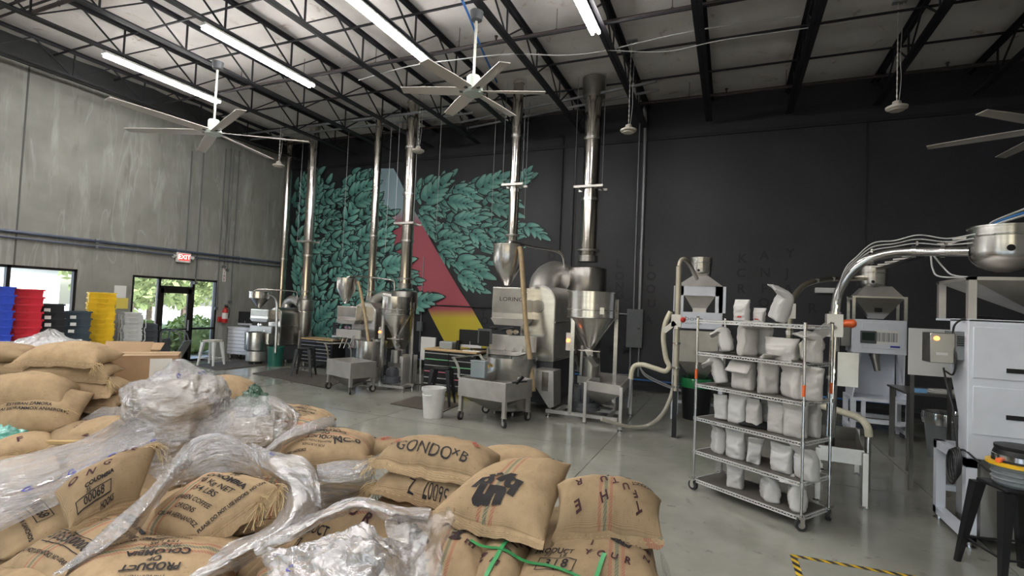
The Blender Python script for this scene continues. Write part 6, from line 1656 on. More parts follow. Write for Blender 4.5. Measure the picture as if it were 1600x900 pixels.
# cable tray from the bowl receiver back to the middle machine
tr = thing('cable_tray', 'narrow cable tray carrying air lines from the bowl receiver toward the middle machine', 'tray', (0, 0, 0))
a, b = Vector((2.271,10.2,2.882)), Vector((2.21,6.6,2.853))
MB().bar(a, b, .10, .02).build('tray', BLACKM, tr, smooth=None)
for i in range(9):
    c = a.lerp(b, i / 8); MB().bar(c + Vector((-.12, 0, .03)), c + Vector((.14, -.05, .05)), .03, .02).build('rung', STEEL_F, tr, smooth=None)
for k in range(3):
    cable('air line above the bowl receiver running off to the right, %s' % ['lowest', 'middle', 'highest'][k], [b + Vector((0, 0, .05)), (2.341,6.5,2.979), Vector((2.463,6.5,3.04)) + Vector((0, .1 * k, .02 * k)), Vector((2.794,6.5,3.161)) + Vector((0, .1 * k, .04 * k))], .012, CABLEG if k != 1 else BLUEP)
# smooth emergency light on the black wall, work table with papers, lined bin, shop vacuum
tag(MB().bx(-.22, .22, -.08, 0, -.06, .06).build('emergency_light', WHITEP, loc=(1.974,13.36,2.653), bevel=.02), 'white emergency light box on the black wall above the wire rack', 'light')
tb = thing('work_table', 'grey steel work table behind the largest white machine, papers on top', 'table', (2.72, 8.6, 0))
tz = 1.061
MB().bx(-.5, .9, -.05, .85, tz - .03, tz).build('tabletop', STEEL_D, tb, bevel=.004)
for x in (-.44, .84):
    for y in (0, .8): MB().bx(x - .03, x + .03, y - .03, y + .03, 0, tz - .03).build('leg', STEEL_D, tb, smooth=None)
for i in range(5): tag(MB().bx(-.15, .15, -.1, .1, 0, .006).build('paper_sheet', PAPER if i % 2 else mat('printed_paper', (.45, .44, .42), .7, var=.4, vscale=60), loc=(2.72 - .1 + .04 * i, 8.8 + .03 * i, tz + .001 + .007 * i)), ['printed sheet at the bottom of the paper pile on the grey work table', 'white sheet second from the bottom of the paper pile on the work table', 'printed sheet in the middle of the paper pile on the work table', 'white sheet second from the top of the paper pile on the work table', 'printed sheet on the very top of the paper pile on the work table'][i], 'paper', 'papers on the work table')
tag(MB().bx(-.07, .07, -.04, .04, 0, .05).build('blue_box', mat('pale_blue_card', (.2, .42, .7), .5), loc=(2.42, 8.7, tz)), 'small blue box at the left end of the grey work table', 'box')
round_bin('grey bin with a clear liner behind the work table', (3.05, 9.75, 0), .23, .28, .66, GREYM, name='bin', handles=False, liner=FILMC)
vs_ = stool('black metal stool carrying the shop vacuum in front of the largest white machine', (2.12, 5.42, 0), BLACKM, 0.741, w=.16, foot=.24, rz=.25)
vz = 0.741
sv = thing('shop_vacuum', 'small grey and black vacuum with a yellow rim sitting on the black stool', 'vacuum', (2.16, 5.42, vz))
MB().lathe([(.15, 0), (.165, .02), (.165, .045), (.175, .05), (.165, .06), (.165, .085), (.178, .09), (.168, .10), (.17, .13), (.185, .135), (.185, .155)], 28).build('tank', GREYM, sv)
MB().lathe([(.185, .155), (.205, .158), (.205, .18), (.18, .185)], 28).build('yellow_rim', YELLOW, sv)
MB().lathe([(.17, .182), (.165, .24), (.15, .28), (.155, .29), (.155, .31), (.02, .315)], 28).build('motor_head', BLACK, sv)
MB().lathe([(.168, .20), (.170, .24), (.160, .245)], 28).build('chrome_band', CHROME, sv)
MB().tube(smooth_path([(.12, -.1, .26), (.2, -.2, .24), (.22, -.24, .12), (.24, -.2, -.05)], 6), .03, 8).build('hose', BLACK, sv)
MB().cyl((-.15, -.08, .2), (-.17, -.1, .2), .02, n=10).build('port', ORANGE, sv)

# ================================================================ things on and by the walls, ceiling fans, pendants
FRAME = mat('bronze_frame', (.03, .026, .026), .35, .6)
GLASS = bpy.data.materials.new('window_glass'); GLASS.use_nodes = True
def _gl():
    nt = GLASS.node_tree; L = nt.links.new; out = nt.nodes['Material Output']
    tr = node(nt, 'BsdfTransparent'); tr.inputs[0].default_value = (.93, .95, .96, 1)
    gl = node(nt, 'BsdfGlossy'); gl.inputs['Roughness'].default_value = .03
    lw = node(nt, 'LayerWeight', Blend=.15); ms = node(nt, 'MixShader')
    L(lw.outputs['Fresnel'], ms.inputs[0]); L(tr.outputs[0], ms.inputs[1]); L(gl.outputs[0], ms.inputs[2]); L(ms.outputs[0], out.inputs[0])
_gl()
def glazed(name, y0, y1, z0, z1, mull, trans=None):
    o = struct(MB().bx(XL - .12, XL - .02, y0, y0 + .06, z0, z1).bx(XL - .12, XL - .02, y1 - .06, y1, z0, z1).bx(XL - .12, XL - .02, y0, y1, z1 - .06, z1).bx(XL - .12, XL - .02, y0, y1, z0, z0 + .06).build(name, FRAME, smooth=None))
    cuts = [y0] + mull + [y1]
    for m in mull: MB().bx(XL - .12, XL - .02, m - .035, m + .035, z0, z1).build('mullion', FRAME, o, smooth=None)
    return o, cuts
w1, cuts = glazed('window_1', WIN[0], WIN[1], WIN[2], WIN[3], [5.909, 4.2, 2.7])
cuts = sorted(cuts)
for a, b in zip(cuts, cuts[1:]): MB().bx(XL - .075, XL - .067, a + .03, b - .03, WIN[2] + .05, WIN[3] - .05).build('pane', GLASS, w1, smooth=None)
d1y, d2y = 9.123, 10.089
d1, cuts = glazed('door_1', DOOR[0], DOOR[1], 0, DOOR[3], [d1y, d2y])
for a, b in ((DOOR[0], d1y), (d2y, DOOR[1])):
    MB().bx(XL - .12, XL - .02, a, b, .92, .98).build('rail', FRAME, d1, smooth=None)
    MB().bx(XL - .075, XL - .067, a + .05, b - .05, .06, .93).build('pane', GLASS, d1, smooth=None)
    MB().bx(XL - .075, XL - .067, a + .05, b - .05, .97, DOOR[3] - .06).build('pane', GLASS, d1, smooth=None)
MB().bx(XL - .12, XL - .02, d1y, d2y, 2.10, 2.16).build('transom_bar', FRAME, d1, smooth=None)
MB().bx(XL - .075, XL - .067, d1y + .03, d2y - .03, 2.15, DOOR[3] - .05).build('pane', GLASS, d1, smooth=None)
lf = MB().bx(XL - .10, XL - .04, d1y + .04, d1y + .14, .02, 2.1).bx(XL - .10, XL - .04, d2y - .14, d2y - .04, .02, 2.1).bx(XL - .10, XL - .04, d1y + .04, d2y - .04, 1.96, 2.1).bx(XL - .10, XL - .04, d1y + .04, d2y - .04, .02, .26).bx(XL - .09, XL - .05, d1y + .1, d2y - .1, .92, .96).build('door_leaf', FRAME, d1, smooth=None)
MB().bx(XL - .075, XL - .067, d1y + .12, d2y - .12, .25, 1.97).build('pane', GLASS, lf, smooth=None)
MB().bx(XL - .03, XL - .01, d2y - .12, d2y - .08, .9, 1.2).build('pull_handle', SILV, lf, smooth=None)
MB().bx(XL - .04, XL + .02, d1y + .2, d1y + .75, 2.08, 2.15).build('door_closer', FRAME, lf, smooth=None)

# exterior seen through the glass
ASPH = mat('asphalt', (.30, .29, .28), .9, var=.15)
yard = struct(MB().bx(XL - 60, XL - .25, -40, 60, -.15, -.05).build('ground_yard', ASPH, smooth=None))
struct(MB().bx(XL - 3.2, XL - .25, YR, YB, -.05, -.01).build('pavement_strip', mat('pale_pavement', (.5, .49, .46), .85), smooth=None))
LEAF = mat('hedge_leaf', (.34, .42, .14), .6, var=.5, vscale=2); LEAF2 = mat('tree_leaf', (.26, .34, .14), .6, var=.5, vscale=.6)
TRUNK = mat('bark', (.16, .12, .09), .9)
def bush(label, c, r, h, m, n, name='shrub', leaf=.09, trunk=None, cat='shrub', seed=1):
    t = thing(name, label, cat, c, 0)
    rn = random.Random(seed); V, F = [], []
    for i in range(n):
        a = rn.uniform(0, 2 * pi); z = rn.uniform(-1, 1); k = rn.uniform(.75, 1.05)
        q = sqrt(max(0, 1 - z * z))
        p = Vector((r * q * cos(a) * k, r * q * sin(a) * k, h * (.5 + .5 * z * k)))
        p += Vector([noise.noise(p * 1.1 + Vector((seed, k_, 0))) * r * .35 for k_ in range(3)])
        if trunk: p.z += trunk
        u = Vector((rn.gauss(0, 1), rn.gauss(0, 1), rn.gauss(0, 1))).normalized() * leaf; w = u.orthogonal().normalized() * leaf * .5
        b = len(V); V += [p - u, p + w, p + u, p - w]; F.append((b, b + 1, b + 2, b + 3))
    o = MB().add(V, F).build('foliage', m, t, smooth=None); o['kind'] = 'stuff'
    MB().lathe([(.03 + r * .04, 0), (.03 + r * .03, (trunk or 0) + h * .5)], 8).build('trunk', TRUNK, t)
    if not trunk: MB().ball((0, 0, h * .48), 1, 12, 8, (r * .8, r * .8, h * .46)).build('inner_twigs', m, t)
    return t
bush('clipped green hedge bush outside the glass door, right half', (XL - 1.9, 11.6, 0), .95, 1.15, LEAF, 1500, seed=1)
bush('clipped green hedge bush outside the glass door, middle', (XL - 2.1, 10.2, 0), .9, 1.1, LEAF, 1500, seed=2)
bush('green hedge bush outside beyond the door jamb toward the corner', (XL - 1.8, 13.2, 0), .9, 1.4, LEAF, 1500, seed=3)
bush('low hedge outside under the office window', (XL - 16, 8.4, 0), 1.2, 1.1, LEAF, 900, seed=4)
for k, (x, y, r) in enumerate(((-26, 15.2, 2.6), (-30, 18.5, 3.0), (-24, 19.5, 2.4), (-33, 22.5, 3.5))):
    bush(['broad tree across the yard seen in the left door pane', 'tall tree across the yard behind the door leaf', 'tree with a pale trunk seen in the right door pane', 'far tree closing the view at the right of the door'][k], (x, y, 0), r, 5.0, LEAF2, 2600, 'tree', .22, 1.4, 'tree', 10 + k)
ob = thing('office_building', 'pale office building with a blue roof band across the yard, seen through the window', 'building', (-34, 12, 0), .0)
MB().bx(-2, 2, -14, 3.2, 0, 3.0).build('walls', mat('pale_render', (.62, .62, .60), .8), ob, smooth=None)
MB().bx(-1.6, 2.4, -14.4, 3.5, 3.0, 4.3).build('blue_roof_band', mat('blue_metal_roof', (.10, .36, .62), .5), ob, smooth=None)
for i in range(6): MB().bx(2.0, 2.05, 1.2 - i * 2.6 - 1.8, 1.2 - i * 2.6, 1.0, 2.5).build('window', mat('office_glass', (.35, .38, .38), .2) if i == 0 else bpy.data.materials['office_glass'], ob, smooth=None)

DCOND = mat('weathered_conduit', (.13, .135, .14), .5, .4)
# ---- left wall: conduits, exit sign, notices, extinguisher
def wallpipe(label, y0, y1, z, r): 
    t = thing('wall_pipe', label, 'pipe', (XL + .06, 0, 0), 0, 'horizontal pipes on the concrete wall')
    MB().cyl((0, y0, z), (0, y1, z), r, n=8).build('pipe', mat('blue_grey_pipe', (.09, .11, .16), .45, .3), t)
    for i in range(int(y1 - y0) // 2): MB().bx(-.06, .02, y0 + 1 + 2 * i - .03, y0 + 1 + 2 * i + .03, z - r * 1.6, z + r * 1.6).build('strap', CONDUIT, t, smooth=None)
wallpipe('upper of the two blue-grey pipes running along the concrete wall', .5, YB - .1, 3.161, .035)
wallpipe('lower of the two blue-grey pipes running along the concrete wall', .5, YB - .1, 3.028, .022)
ex = thing('exit_sign', 'lit red EXIT sign with two lamp heads above the glass door', 'sign', (-14.34,9.672,2.994), 0)
MB().bx(-.04, .04, -.20, .20, -.15, .13).build('sign_case', WHITEP, ex, bevel=.012)
MB().bx(.04, .045, -.15, .15, -.09, .09).build('sign_face', mat('lit_red_sign', (.8, .05, .04), .4, emit=(.85, .03, .03), estr=1.2), ex, smooth=None)
te = text_tris('EXIT', .17, .02, 0)
MB().add([(.047, x, y) for x, y in te[0]], te[1]).build('sign_lettering', mat('lit_letters', (1, .6, .55), .4, emit=(1, .45, .4), estr=1.6), ex, smooth=None)
for s in (-1, 1): MB().cyl((0, s * .20, .02), (0, s * .29, .0), .035, .055, n=14).build('lamp_head', WHITEP, ex)
fs = thing('fire_sign', 'vertical white sign with red FIRE letters above the extinguisher', 'sign', (-14.38,11.012,2.599), 0)
MB().bx(-.005, .005, -.055, .055, -.22, .22).build('sign_board', WHITEP, fs, smooth=None)
V_, F_ = [], []
for i, ch in enumerate('FIRE'):
    tv, tf = text_tris(ch, .11, .015, 0); b = len(V_); V_ += [(.007, x, y + .16 - i * .105) for x, y in tv]; F_ += [[b + q for q in f] for f in tf]
MB().add(V_, F_).build('sign_lettering', INKR, fs, smooth=None)
fe = thing('fire_extinguisher', 'red fire extinguisher with a white label hanging on the concrete wall', 'extinguisher', (-14.3,11.057,1.36), 0)
MB().lathe([(.01, -.25), (.075, -.24), (.08, -.22), (.08, .12), (.06, .18), (.03, .20), (.03, .24)], 20).build('cylinder', RED, fe)
MB().lathe([(.082, -.12), (.082, .06)], 20, caps=False).build('label', WHITEP, fe)
MB().bx(-.02, .10, -.02, .02, .24, .27).bx(-.03, .09, -.02, .02, .29, .31).cyl((0, 0, .2), (0, 0, .28), .022, n=8).build('valve_handle', BLACK, fe)
MB().tube(smooth_path([(.03, .02, .24), (.07, .09, .2), (.06, .1, .05), (.05, .095, -.1)], 5), .012, 6).build('hose', BLACK, fe)
tag(MB().bx(-.03, .03, -.06, .06, -.08, .08).bx(.03, .04, -.03, .03, -.03, .02).build('alarm_pull', RED, loc=(-14.37,10.948,1.22), bevel=.008), 'small red alarm pull box beside the fire extinguisher', 'alarm')
tag(MB().bx(-.006, .006, -.14, .14, -.16, .16).build('notice', PAPER, loc=(-14.39,8.122,1.942)), 'white notice sheet on the concrete wall above the yellow one', 'notice')
tag(MB().bx(-.006, .006, -.14, .14, -.14, .14).build('notice', mat('yellow_paper', (.72, .58, .12), .7), loc=(-14.39,8.186,1.649)), 'yellow notice sheet on the concrete wall above the white totes', 'notice')
for k, (x0, y0, x1, y1, nm) in enumerate(((300, 236, 290, 395, 'conduit drop ending at the exit sign'), (318, 238, 309, 440, 'conduit drop running down to the door head'), (353, 232, 345, 480, 'conduit drop running down to the alarm pull box'), (361, 232, 352, 415, 'conduit drop just left of the FIRE sign'), (374, 236, 360, 470, 'conduit drop at the right of the FIRE sign'), (366, 233, 356, 420, 'thin cord hanging between two conduit drops'))):
    P0, P1 = [((-14.37,9.75,6.074), (-14.37,9.776,3.133)), ((-14.37,10.097,6.139), (-14.37,10.117,2.327)), ((-14.37,10.803,6.468), (-14.37,10.922,1.592)), ((-14.37,10.975,6.52), (-14.37,10.985,2.874)), ((-14.37,11.267,6.527), (-14.37,11.257,1.796)), ((-14.37,11.085,6.533), (-14.37,11.1,2.785))][k]
    tag(MB().cyl((P0[0], P0[1], min(P0[2], 6.6)), (P0[0], P0[1], P1[2]), .018 if k < 5 else .008, n=6).bx(P0[0] - .03, P0[0] + .03, P0[1] - .05, P0[1] + .05, P1[2] - .08, P1[2]).build('conduit', DCOND), nm + ' on the concrete wall', 'conduit', 'conduit drops on the concrete wall')

# ---- black wall: electrical panel, conduits, switch boxes, blue air line
pn = thing('electrical_panel', 'tall grey electrical panel on the black wall, right of the destoner silo', 'panel', (-2.225,13.28,1.571), 0)
_q = (-2.423,-2.021,1.083,2.061)
hw, hh = (_q[1] - _q[0]) / 2, (_q[3] - _q[2]) / 2
MB().bx(-hw, hw, -.05, .08, -hh, hh).build('panel_box', GREYM, pn, bevel=.008)
MB().bx(-hw + .03, hw - .03, -.06, -.05, -hh + .04, hh - .04).build('panel_door', GREYM, pn, bevel=.004)
MB().bx(hw - .13, hw - .06, -.075, -.06, -.02, .02).build('latch', CAST, pn, smooth=None)
def conduit(label, pts, r=.022, m=CONDUIT, name='conduit', cat='conduit', grp='conduits on the black wall'):
    return tag(MB().tube(smooth_path(pts, 5) if len(pts) > 2 else [Vector(p) for p in pts], r, 8).build(name, m, smooth=60), label, cat, grp)
yw = 13.33
px_ = (-2.229,13.3,1.571)
conduit('thick conduit rising from the electrical panel to the roof', [(px_[0] + .10, yw, px_[2] + hh), (px_[0] + .10, yw, 6.5), (px_[0] + .05, yw - .05, 7.3)], .045)
conduit('thin conduit rising beside the thick one above the electrical panel', [(px_[0] - .05, yw, px_[2] + hh), (px_[0] - .05, yw, 6.9)], .018)
conduit('conduit leaving the electrical panel to the left at mid height', [(px_[0] - hw, yw, px_[2] + .35), (px_[0] - .8, yw, px_[2] + .35), (px_[0] - 1.3, yw, px_[2] + .30)], .02)
conduit('conduit dropping from the panel and turning left along the wall', [(px_[0] - .1, yw, px_[2] - hh), (px_[0] - .1, yw, px_[2] - hh - .6), (px_[0] - .2, yw, px_[2] - hh - .72), (px_[0] - 2.6, yw, px_[2] - hh - .72)], .02)
conduit('conduit dropping straight down from the electrical panel', [(px_[0] + .12, yw, px_[2] - hh), (px_[0] + .12, yw, .35)], .022)
for k in range(2): conduit('grey cable sagging from the panel toward the filling machine post, %s' % ['upper', 'lower'][k], [(px_[0] + .12, yw - .05, .75), (px_[0] + .3, yw - .1, .45 - .05 * k), (px_[0] + .9, yw - .2, .22 - .04 * k), (px_[0] + 1.4, yw - .3, .10)], .018, CABLEG, 'cable', 'cable', 'sagging wall cables')
bz = 0.27
conduit('bright blue air pipe running low along the black wall', [(-9.0, yw, bz), (3.4, yw, bz)], .022, BLUEP, 'air_pipe', 'pipe', None)
conduit('dark pipe running along the black wall behind the roasters', [(-14.0, yw, 1.929), (-4.0, yw, 1.929)], .02, IRON, 'air_pipe', 'pipe', None)
sb = (-8.687,13.3,1.268)
tag(MB().bx(-.09, .09, -.05, .05, -.14, .14).build('switch_box', GREYM, loc=sb, bevel=.008), 'grey switch box on the black wall right of the middle cyclone', 'switch')
conduit('conduit running up from the switch box along the black wall', [(sb[0], yw, sb[2] + .14), (sb[0], yw, 3.4)], .014)
conduit('conduit pair dropping from the switch box behind the paper stand', [(sb[0], yw, sb[2] - .14), (sb[0], yw, .5)], .02)
for k, (xx, za, zb_, nm) in enumerate(((-4.0, .4, 6.8, 'dark conduit on the wall joint behind the largest roaster hopper'), (-4.35, 3.6, 6.8, 'dark conduit at the right end of the leaf mural'), (-13.0, .4, 6.6, 'dark conduit at the left edge of the leaf mural'))):
    conduit(nm, [(xx, yw + .02, za), (xx, yw + .02, zb_)], .018, IRON)
tag(MB().bx(-.2, .2, -.02, .02, 0, .55).bar((-.2, 0, .0), (-.24, .1, -.6), .03).bar((.2, 0, 0), (.24, .1, -.6), .03).build('paper_stand', PAPER, loc=(-6.662, 10.6, .62)), 'white paper board leaning by the left end of the coloured-drawer tool chest', 'board')

# ---- ceiling fans
FANM = mat('fan_blade_grey', (.60, .56, .52), .45); FANH = mat('fan_hub_mint', (.62, .70, .64), .4)
def ceiling_fan(label, c, z, ztop, blades, hubm=FANH, r=None):
    t = thing('ceiling_fan', label, 'fan', (c[0], c[1], z), 0, 'large ceiling fans')
    MB().cyl((0, 0, .1), (0, 0, ztop - z), .022, n=10).build('down_rod', mat('fan_rod_paint', (.55, .56, .5), .4, .3), t)
    MB().lathe([(.02, ztop - z - .16), (.09, ztop - z - .14), (.11, ztop - z), (.02, ztop - z + .02)], 18).build('ceiling_mount', CAST, t)
    MB().lathe([(.02, -.06), (.15, -.05), (.17, 0), (.14, .05), (.11, .06), (.11, .22), (.09, .25), (.02, .26)], 26).build('motor_hub', hubm, t)
    for a, L in blades:
        b = MB()
        vs = []
        for d, w, tw in ((.14, .09, .30), (L * .5, .10, .22), (L, .085, .14)):
            for s, h in ((-1, .006), (1, .006), (1, -.006), (-1, -.006)):
                y = s * w; zz = h + s * w * tw
                vs.append((d * cos(a) - y * sin(a), d * sin(a) + y * cos(a), zz))
        fs = [(3, 2, 1, 0), (8, 9, 10, 11)]
        for k in (0, 4): fs += [(k + i, k + (i + 1) % 4, k + 4 + (i + 1) % 4, k + 4 + i) for i in range(4)]
        bl = b.add(vs, fs).build('blade', FANM, t, smooth=None)
        MB().bar((.08 * cos(a), .08 * sin(a), 0), (.22 * cos(a), .22 * sin(a), 0), .05, .03).build('blade_bracket', CAST, bl, smooth=None)
    return t
_tips = [(-11.388,6.372,5.26), (-9.844,5.618,5.26), (-8.394,6.433,5.26), (-8.483,7.852,5.26), (-10.122,8.74,5.26), (-11.464,7.963,5.26)]
ceiling_fan('six-bladed pale ceiling fan in front of the concrete wall', (-9.70, 6.99), 5.26, 6.7, [(atan2(y - 6.99, x + 9.70), 1.83) for x, y, z in _tips])
ceiling_fan('ceiling fan hanging above the mural triangle, its blades edge-on', (-3.86, 7.11), 5.40, 6.7, [(.35 + pi * i / 3, 1.15) for i in range(6)])
ceiling_fan('ceiling fan at the right edge, only blade ends in view', (5.086,11.324,5.4), 5.40, 6.7, [(.62 + pi * i / 3, 1.83) for i in range(6)])

# ---- round pendant lamps on chains
def pendant(label, c, z, ztop, lean=0):
    t = thing('pendant_lamp', label, 'lamp', (c[0], c[1], z), 0, 'round pendant lamps')
    MB().lathe([(.02, -.045), (.11, -.045), (.155, -.02), (.16, .01), (.12, .03), (.07, .05), (.06, .10), (.02, .12)], 28).build('shade', mat('lamp_beige', (.52, .48, .42), .45) if 'lamp_beige' not in bpy.data.materials else bpy.data.materials['lamp_beige'], t)
    MB().cyl((0, 0, -.052), (0, 0, -.045), .11, n=24).build('lens', mat('pale_lens', (.62, .58, .50), .3) if 'pale_lens' not in bpy.data.materials else bpy.data.materials['pale_lens'], t)
    ch = MB(); zz = .12; i = 0
    while zz < ztop - z:
        ch.cyl((0, 0, zz), (0, 0, zz + .045), .012 if i % 2 else .007, n=5); zz += .05; i += 1
    ch.build('chain', mat('pale_chain', (.62, .60, .54), .4, .5) if 'pale_chain' not in bpy.data.materials else bpy.data.materials['pale_chain'], t)
    MB().tube(smooth_path([(.03, 0, .1), (.06, .02, .5), (.05, .03, .9), (.08, .02, ztop - z)], 5), .006, 5).build('cord', CABLEG, t)
    MB().bx(-.08, .12, -.05, .05, ztop - z, ztop - z + .06).build('junction_box', CONDUIT, t, smooth=None)
pendant('round pendant lamp in the corner by the concrete wall', (-11.81, 10.51), 5.69, 7.36)
pendant('round pendant lamp in front of the thick flue over the middle roaster', (-7.46, 10.94), 5.885, 7.36)
pendant('round pendant lamp on a chain right of the thickest flue', (-1.94, 10.06), 5.58, 7.36)
pendant('round pendant lamp alone before the black wall at the upper right', (2.47, 10.2), 5.58, 7.36)
# thin cords dropping from the roof by the flues
for k, (p, z0) in enumerate((((-10.366,11.641,6.9), 3.2), ((-8.636,11.346,6.9), 3.3), ((-7.051,11.334,6.9), 4.0), ((-5.677,11.745,6.9), 4.2), ((-4.806,11.826,6.9), 4.2))):
    tag(MB().cyl((p[0], p[1], z0), (p[0], p[1], 7.40), .006, n=5).build('cord', CABLEG), ['thin cord hanging left of the slim mural flue', 'thin cord hanging between slim and thick flue at the mural', 'thin cord hanging right of the thick mural flue', 'thin cord hanging left of the slim right-hand flue', 'thin cord hanging right of the slim right-hand flue'][k], 'cord', 'thin hanging cords')
cable('bright blue air hose hanging from the roof beside the fan over the triangle', [(-4.187,7.19,7), (-4.321,7.739,7), (-4.543,8.616,6.95), (-4.709,9.433,6.9), (-4.837,9.966,6.9)], .022, mat('blue_hose', (.03, .13, .38), .4))
cable('grey cable strung along the joists at mid ceiling', [(-7.526,8.661,6.75), (-6.002,8.365,6.7), (-4.824,8.339,6.65), (-3.86,8.554,6.7), (-2.972,8.897,6.7), (-2.269,8.979,6.7), (-1.584,8.976,6.75), (-0.525,8.967,6.8), (0.901,9.054,6.8)], .012, CABLEG)
cable('second grey cable strung along the joists toward the right', [(-2.149,8.97,6.7), (-1.174,9.237,6.65), (-0.227,9.239,6.7), (0.937,9.366,6.75), (1.667,9.469,6.8)], .01, CABLEG)

# ---- stacked totes by the window
def tote_mesh(m, lab=False, w=.60, d=.40, h=.26):
    b = MB(); o = []
    t0, t1 = .78, 1.0
    def ring(s, z): return [(-w / 2 * s, -d / 2 * s, z), (w / 2 * s, -d / 2 * s, z), (w / 2 * s, d / 2 * s, z), (-w / 2 * s, d / 2 * s, z)]
    rings = [ring(t0, 0), ring(.89, h - .03), ring(1.07, h - .03), ring(1.07, h), ring(.99, h), ring(.91, .012)]
    vs = [p for r in rings for p in r]; fs = [(3, 2, 1, 0)]
    for k in range(5): fs += [(k * 4 + i, k * 4 + (i + 1) % 4, k * 4 + 4 + (i + 1) % 4, k * 4 + 4 + i) for i in range(4)]
    fs.append((20, 21, 22, 23))
    b.add(vs, fs)
    # handle trough and ribs on the long sides
    for s in (-1, 1):
        y = s * d / 2 * .90
        b.add([(-.10, y, h - .05), (.10, y, h - .05), (.06, y + s * .004, h - .13), (-.06, y + s * .004, h - .13), (-.10, y + s * .045, h - .05), (.10, y + s * .045, h - .05), (.06, y + s * .02, h - .13), (-.06, y + s * .02, h - .13)], [(4, 5, 6, 7), (0, 3, 7, 4), (1, 5, 6, 2), (2, 6, 7, 3)])
        for x in (-.24, -.17, .17, .24): b.bx(x - .008, x + .008, y - .006 * s, y + .012 * s, h - .17, h - .05)
    return b.mesh('tote', m, None)
def totes(px_label, c, n, pitch, me, rz, group, lab, label_me=None):
    names = ['lowest', 'second from the floor', 'third from the floor', 'fourth from the floor', 'fifth from the floor', 'sixth from the floor', 'seventh from the floor', 'eighth from the floor', 'ninth from the floor', 'tenth from the floor', 'eleventh from the floor', 'twelfth from the floor', 'thirteenth from the floor', 'fourteenth from the floor', 'fifteenth from the floor', 'sixteenth from the floor']
    for i in range(n):
        o = inst('storage_tote', me, None, (c[0] + .006 * (i % 3 - 1), c[1] + .008 * ((i * 2) % 3 - 1), i * pitch), (0, 0, rz + .02 * ((i * 5) % 3 - 1)))
        tag(o, '%s tote %s' % (lab, ('on top of its stack' if i == n - 1 else names[i] + ' in its stack')), 'tote', group)
        if label_me and i in (n - 1, n - 2, n - 3): inst('white_label', label_me, o)
RZT = radians(68)
def P(name, col): return mat(name, col, .38, var=.08)
lm = MB().bx(-.07, .03, -.222, -.214, .10, .17).mesh('white_label', PAPER, None)
totes('', (-13.1,5.163,1.432), 12, .155, tote_mesh(P('blue_tote', (.015, .05, .42))), RZT, 'blue totes', 'blue plastic')
totes('', (-13.1,5.619,1.434), 12, .152, tote_mesh(P('red_tote', (.50, .012, .03))), RZT, 'red totes', 'red plastic')
totes('', (-13.2,6.106,1.431), 10, .153, tote_mesh(P('black_tote', (.014, .015, .02)), w=.50), RZT, 'black totes', 'black plastic', lm)
totes('', (-13.3,6.601,1.429), 9, .153, tote_mesh(P('slate_tote', (.035, .055, .075)), w=.58), RZT, 'slate totes', 'slate blue plastic', lm)
totes('', (-13.4,7.178,1.426), 15, .118, tote_mesh(P('yellow_tote', (.72, .46, .012)), w=.48), RZT, 'yellow totes', 'yellow plastic')
totes('', (-13.6,7.999,1.42), 13, .104, tote_mesh(P('white_tote', (.58, .60, .60)), w=.34, h=.2), RZT, 'white totes', 'white plastic')
totes('', (-13.7,8.44,1.417), 7, .15, tote_mesh(P('charcoal_tote', (.06, .07, .085)), w=.34), RZT, 'charcoal totes', 'small charcoal plastic')
hc = thing('hand_cart', 'grey hand cart with a bent handle in front of the glass door', 'cart', (-12.98,8.553,0), .4)
MB().tube(smooth_path([(-.25, 0, .75), (-.22, 0, .98), (-.05, 0, 1.02), (.2, 0, .95), (.3, 0, .7)], 6), .018, 8).tube(smooth_path([(-.25, .3, .75), (-.22, .3, .98), (-.05, .3, 1.02), (.2, .3, .95), (.3, .3, .7)], 6), .018, 8).build('handle', CAST, hc)
MB().add([(.08, 0, .3), (.08, .32, .3), (.34, .32, .78), (.34, 0, .78), (.1, 0, .28), (.1, .32, .28), (.36, .32, .76), (.36, 0, .76)], [(0, 1, 2, 3), (4, 7, 6, 5), (0, 4, 5, 1), (1, 5, 6, 2), (2, 6, 7, 3), (3, 7, 4, 0)]).build('back_plate', GREYM, hc, smooth=None)
MB().bx(-.25, .1, 0, .32, .28, .32).bx(-.24, -.2, 0, .32, .1, .8).build('frame', CAST, hc, smooth=None)
for y in (.0, .32): MB().cyl((0, y - .02, .09), (0, y + .02, .09), .09, n=14).bx(-.02, .02, y - .01, y + .01, .08, .3).build('wheel', RUBBER, hc)

# ---- floor tape corner
TAPEM = bpy.data.materials.new('hazard_tape'); TAPEM.use_nodes = True
def _tp():
    nt = TAPEM.node_tree; L = nt.links.new; b = nt.nodes['Principled BSDF']
    geo = node(nt, 'NewGeometry'); sp = node(nt, 'SeparateXYZ'); L(geo.outputs['Position'], sp.inputs[0])
    ad = node(nt, 'Math', operation='ADD'); L(sp.outputs[0], ad.inputs[0]); L(sp.outputs[1], ad.inputs[1])
    ml = node(nt, 'Math', operation='MULTIPLY'); L(ad.outputs[0], ml.inputs[0]); ml.inputs[1].default_value = 8.5
    fr = node(nt, 'Math', operation='FRACT'); L(ml.outputs[0], fr.inputs[0])
    r = ramp(nt, fr.outputs[0], [(.499, (.62, .40, .015)), (.501, (.02, .02, .022))]); L(r.outputs[0], b.inputs['Base Color']); b.inputs['Roughness'].default_value = .5
_tp()
ta, tb_ = Vector((0.542,5.001,0)), Vector((1.266,5.057,0))
tc_ = ta + Vector((.12, -.9, 0))
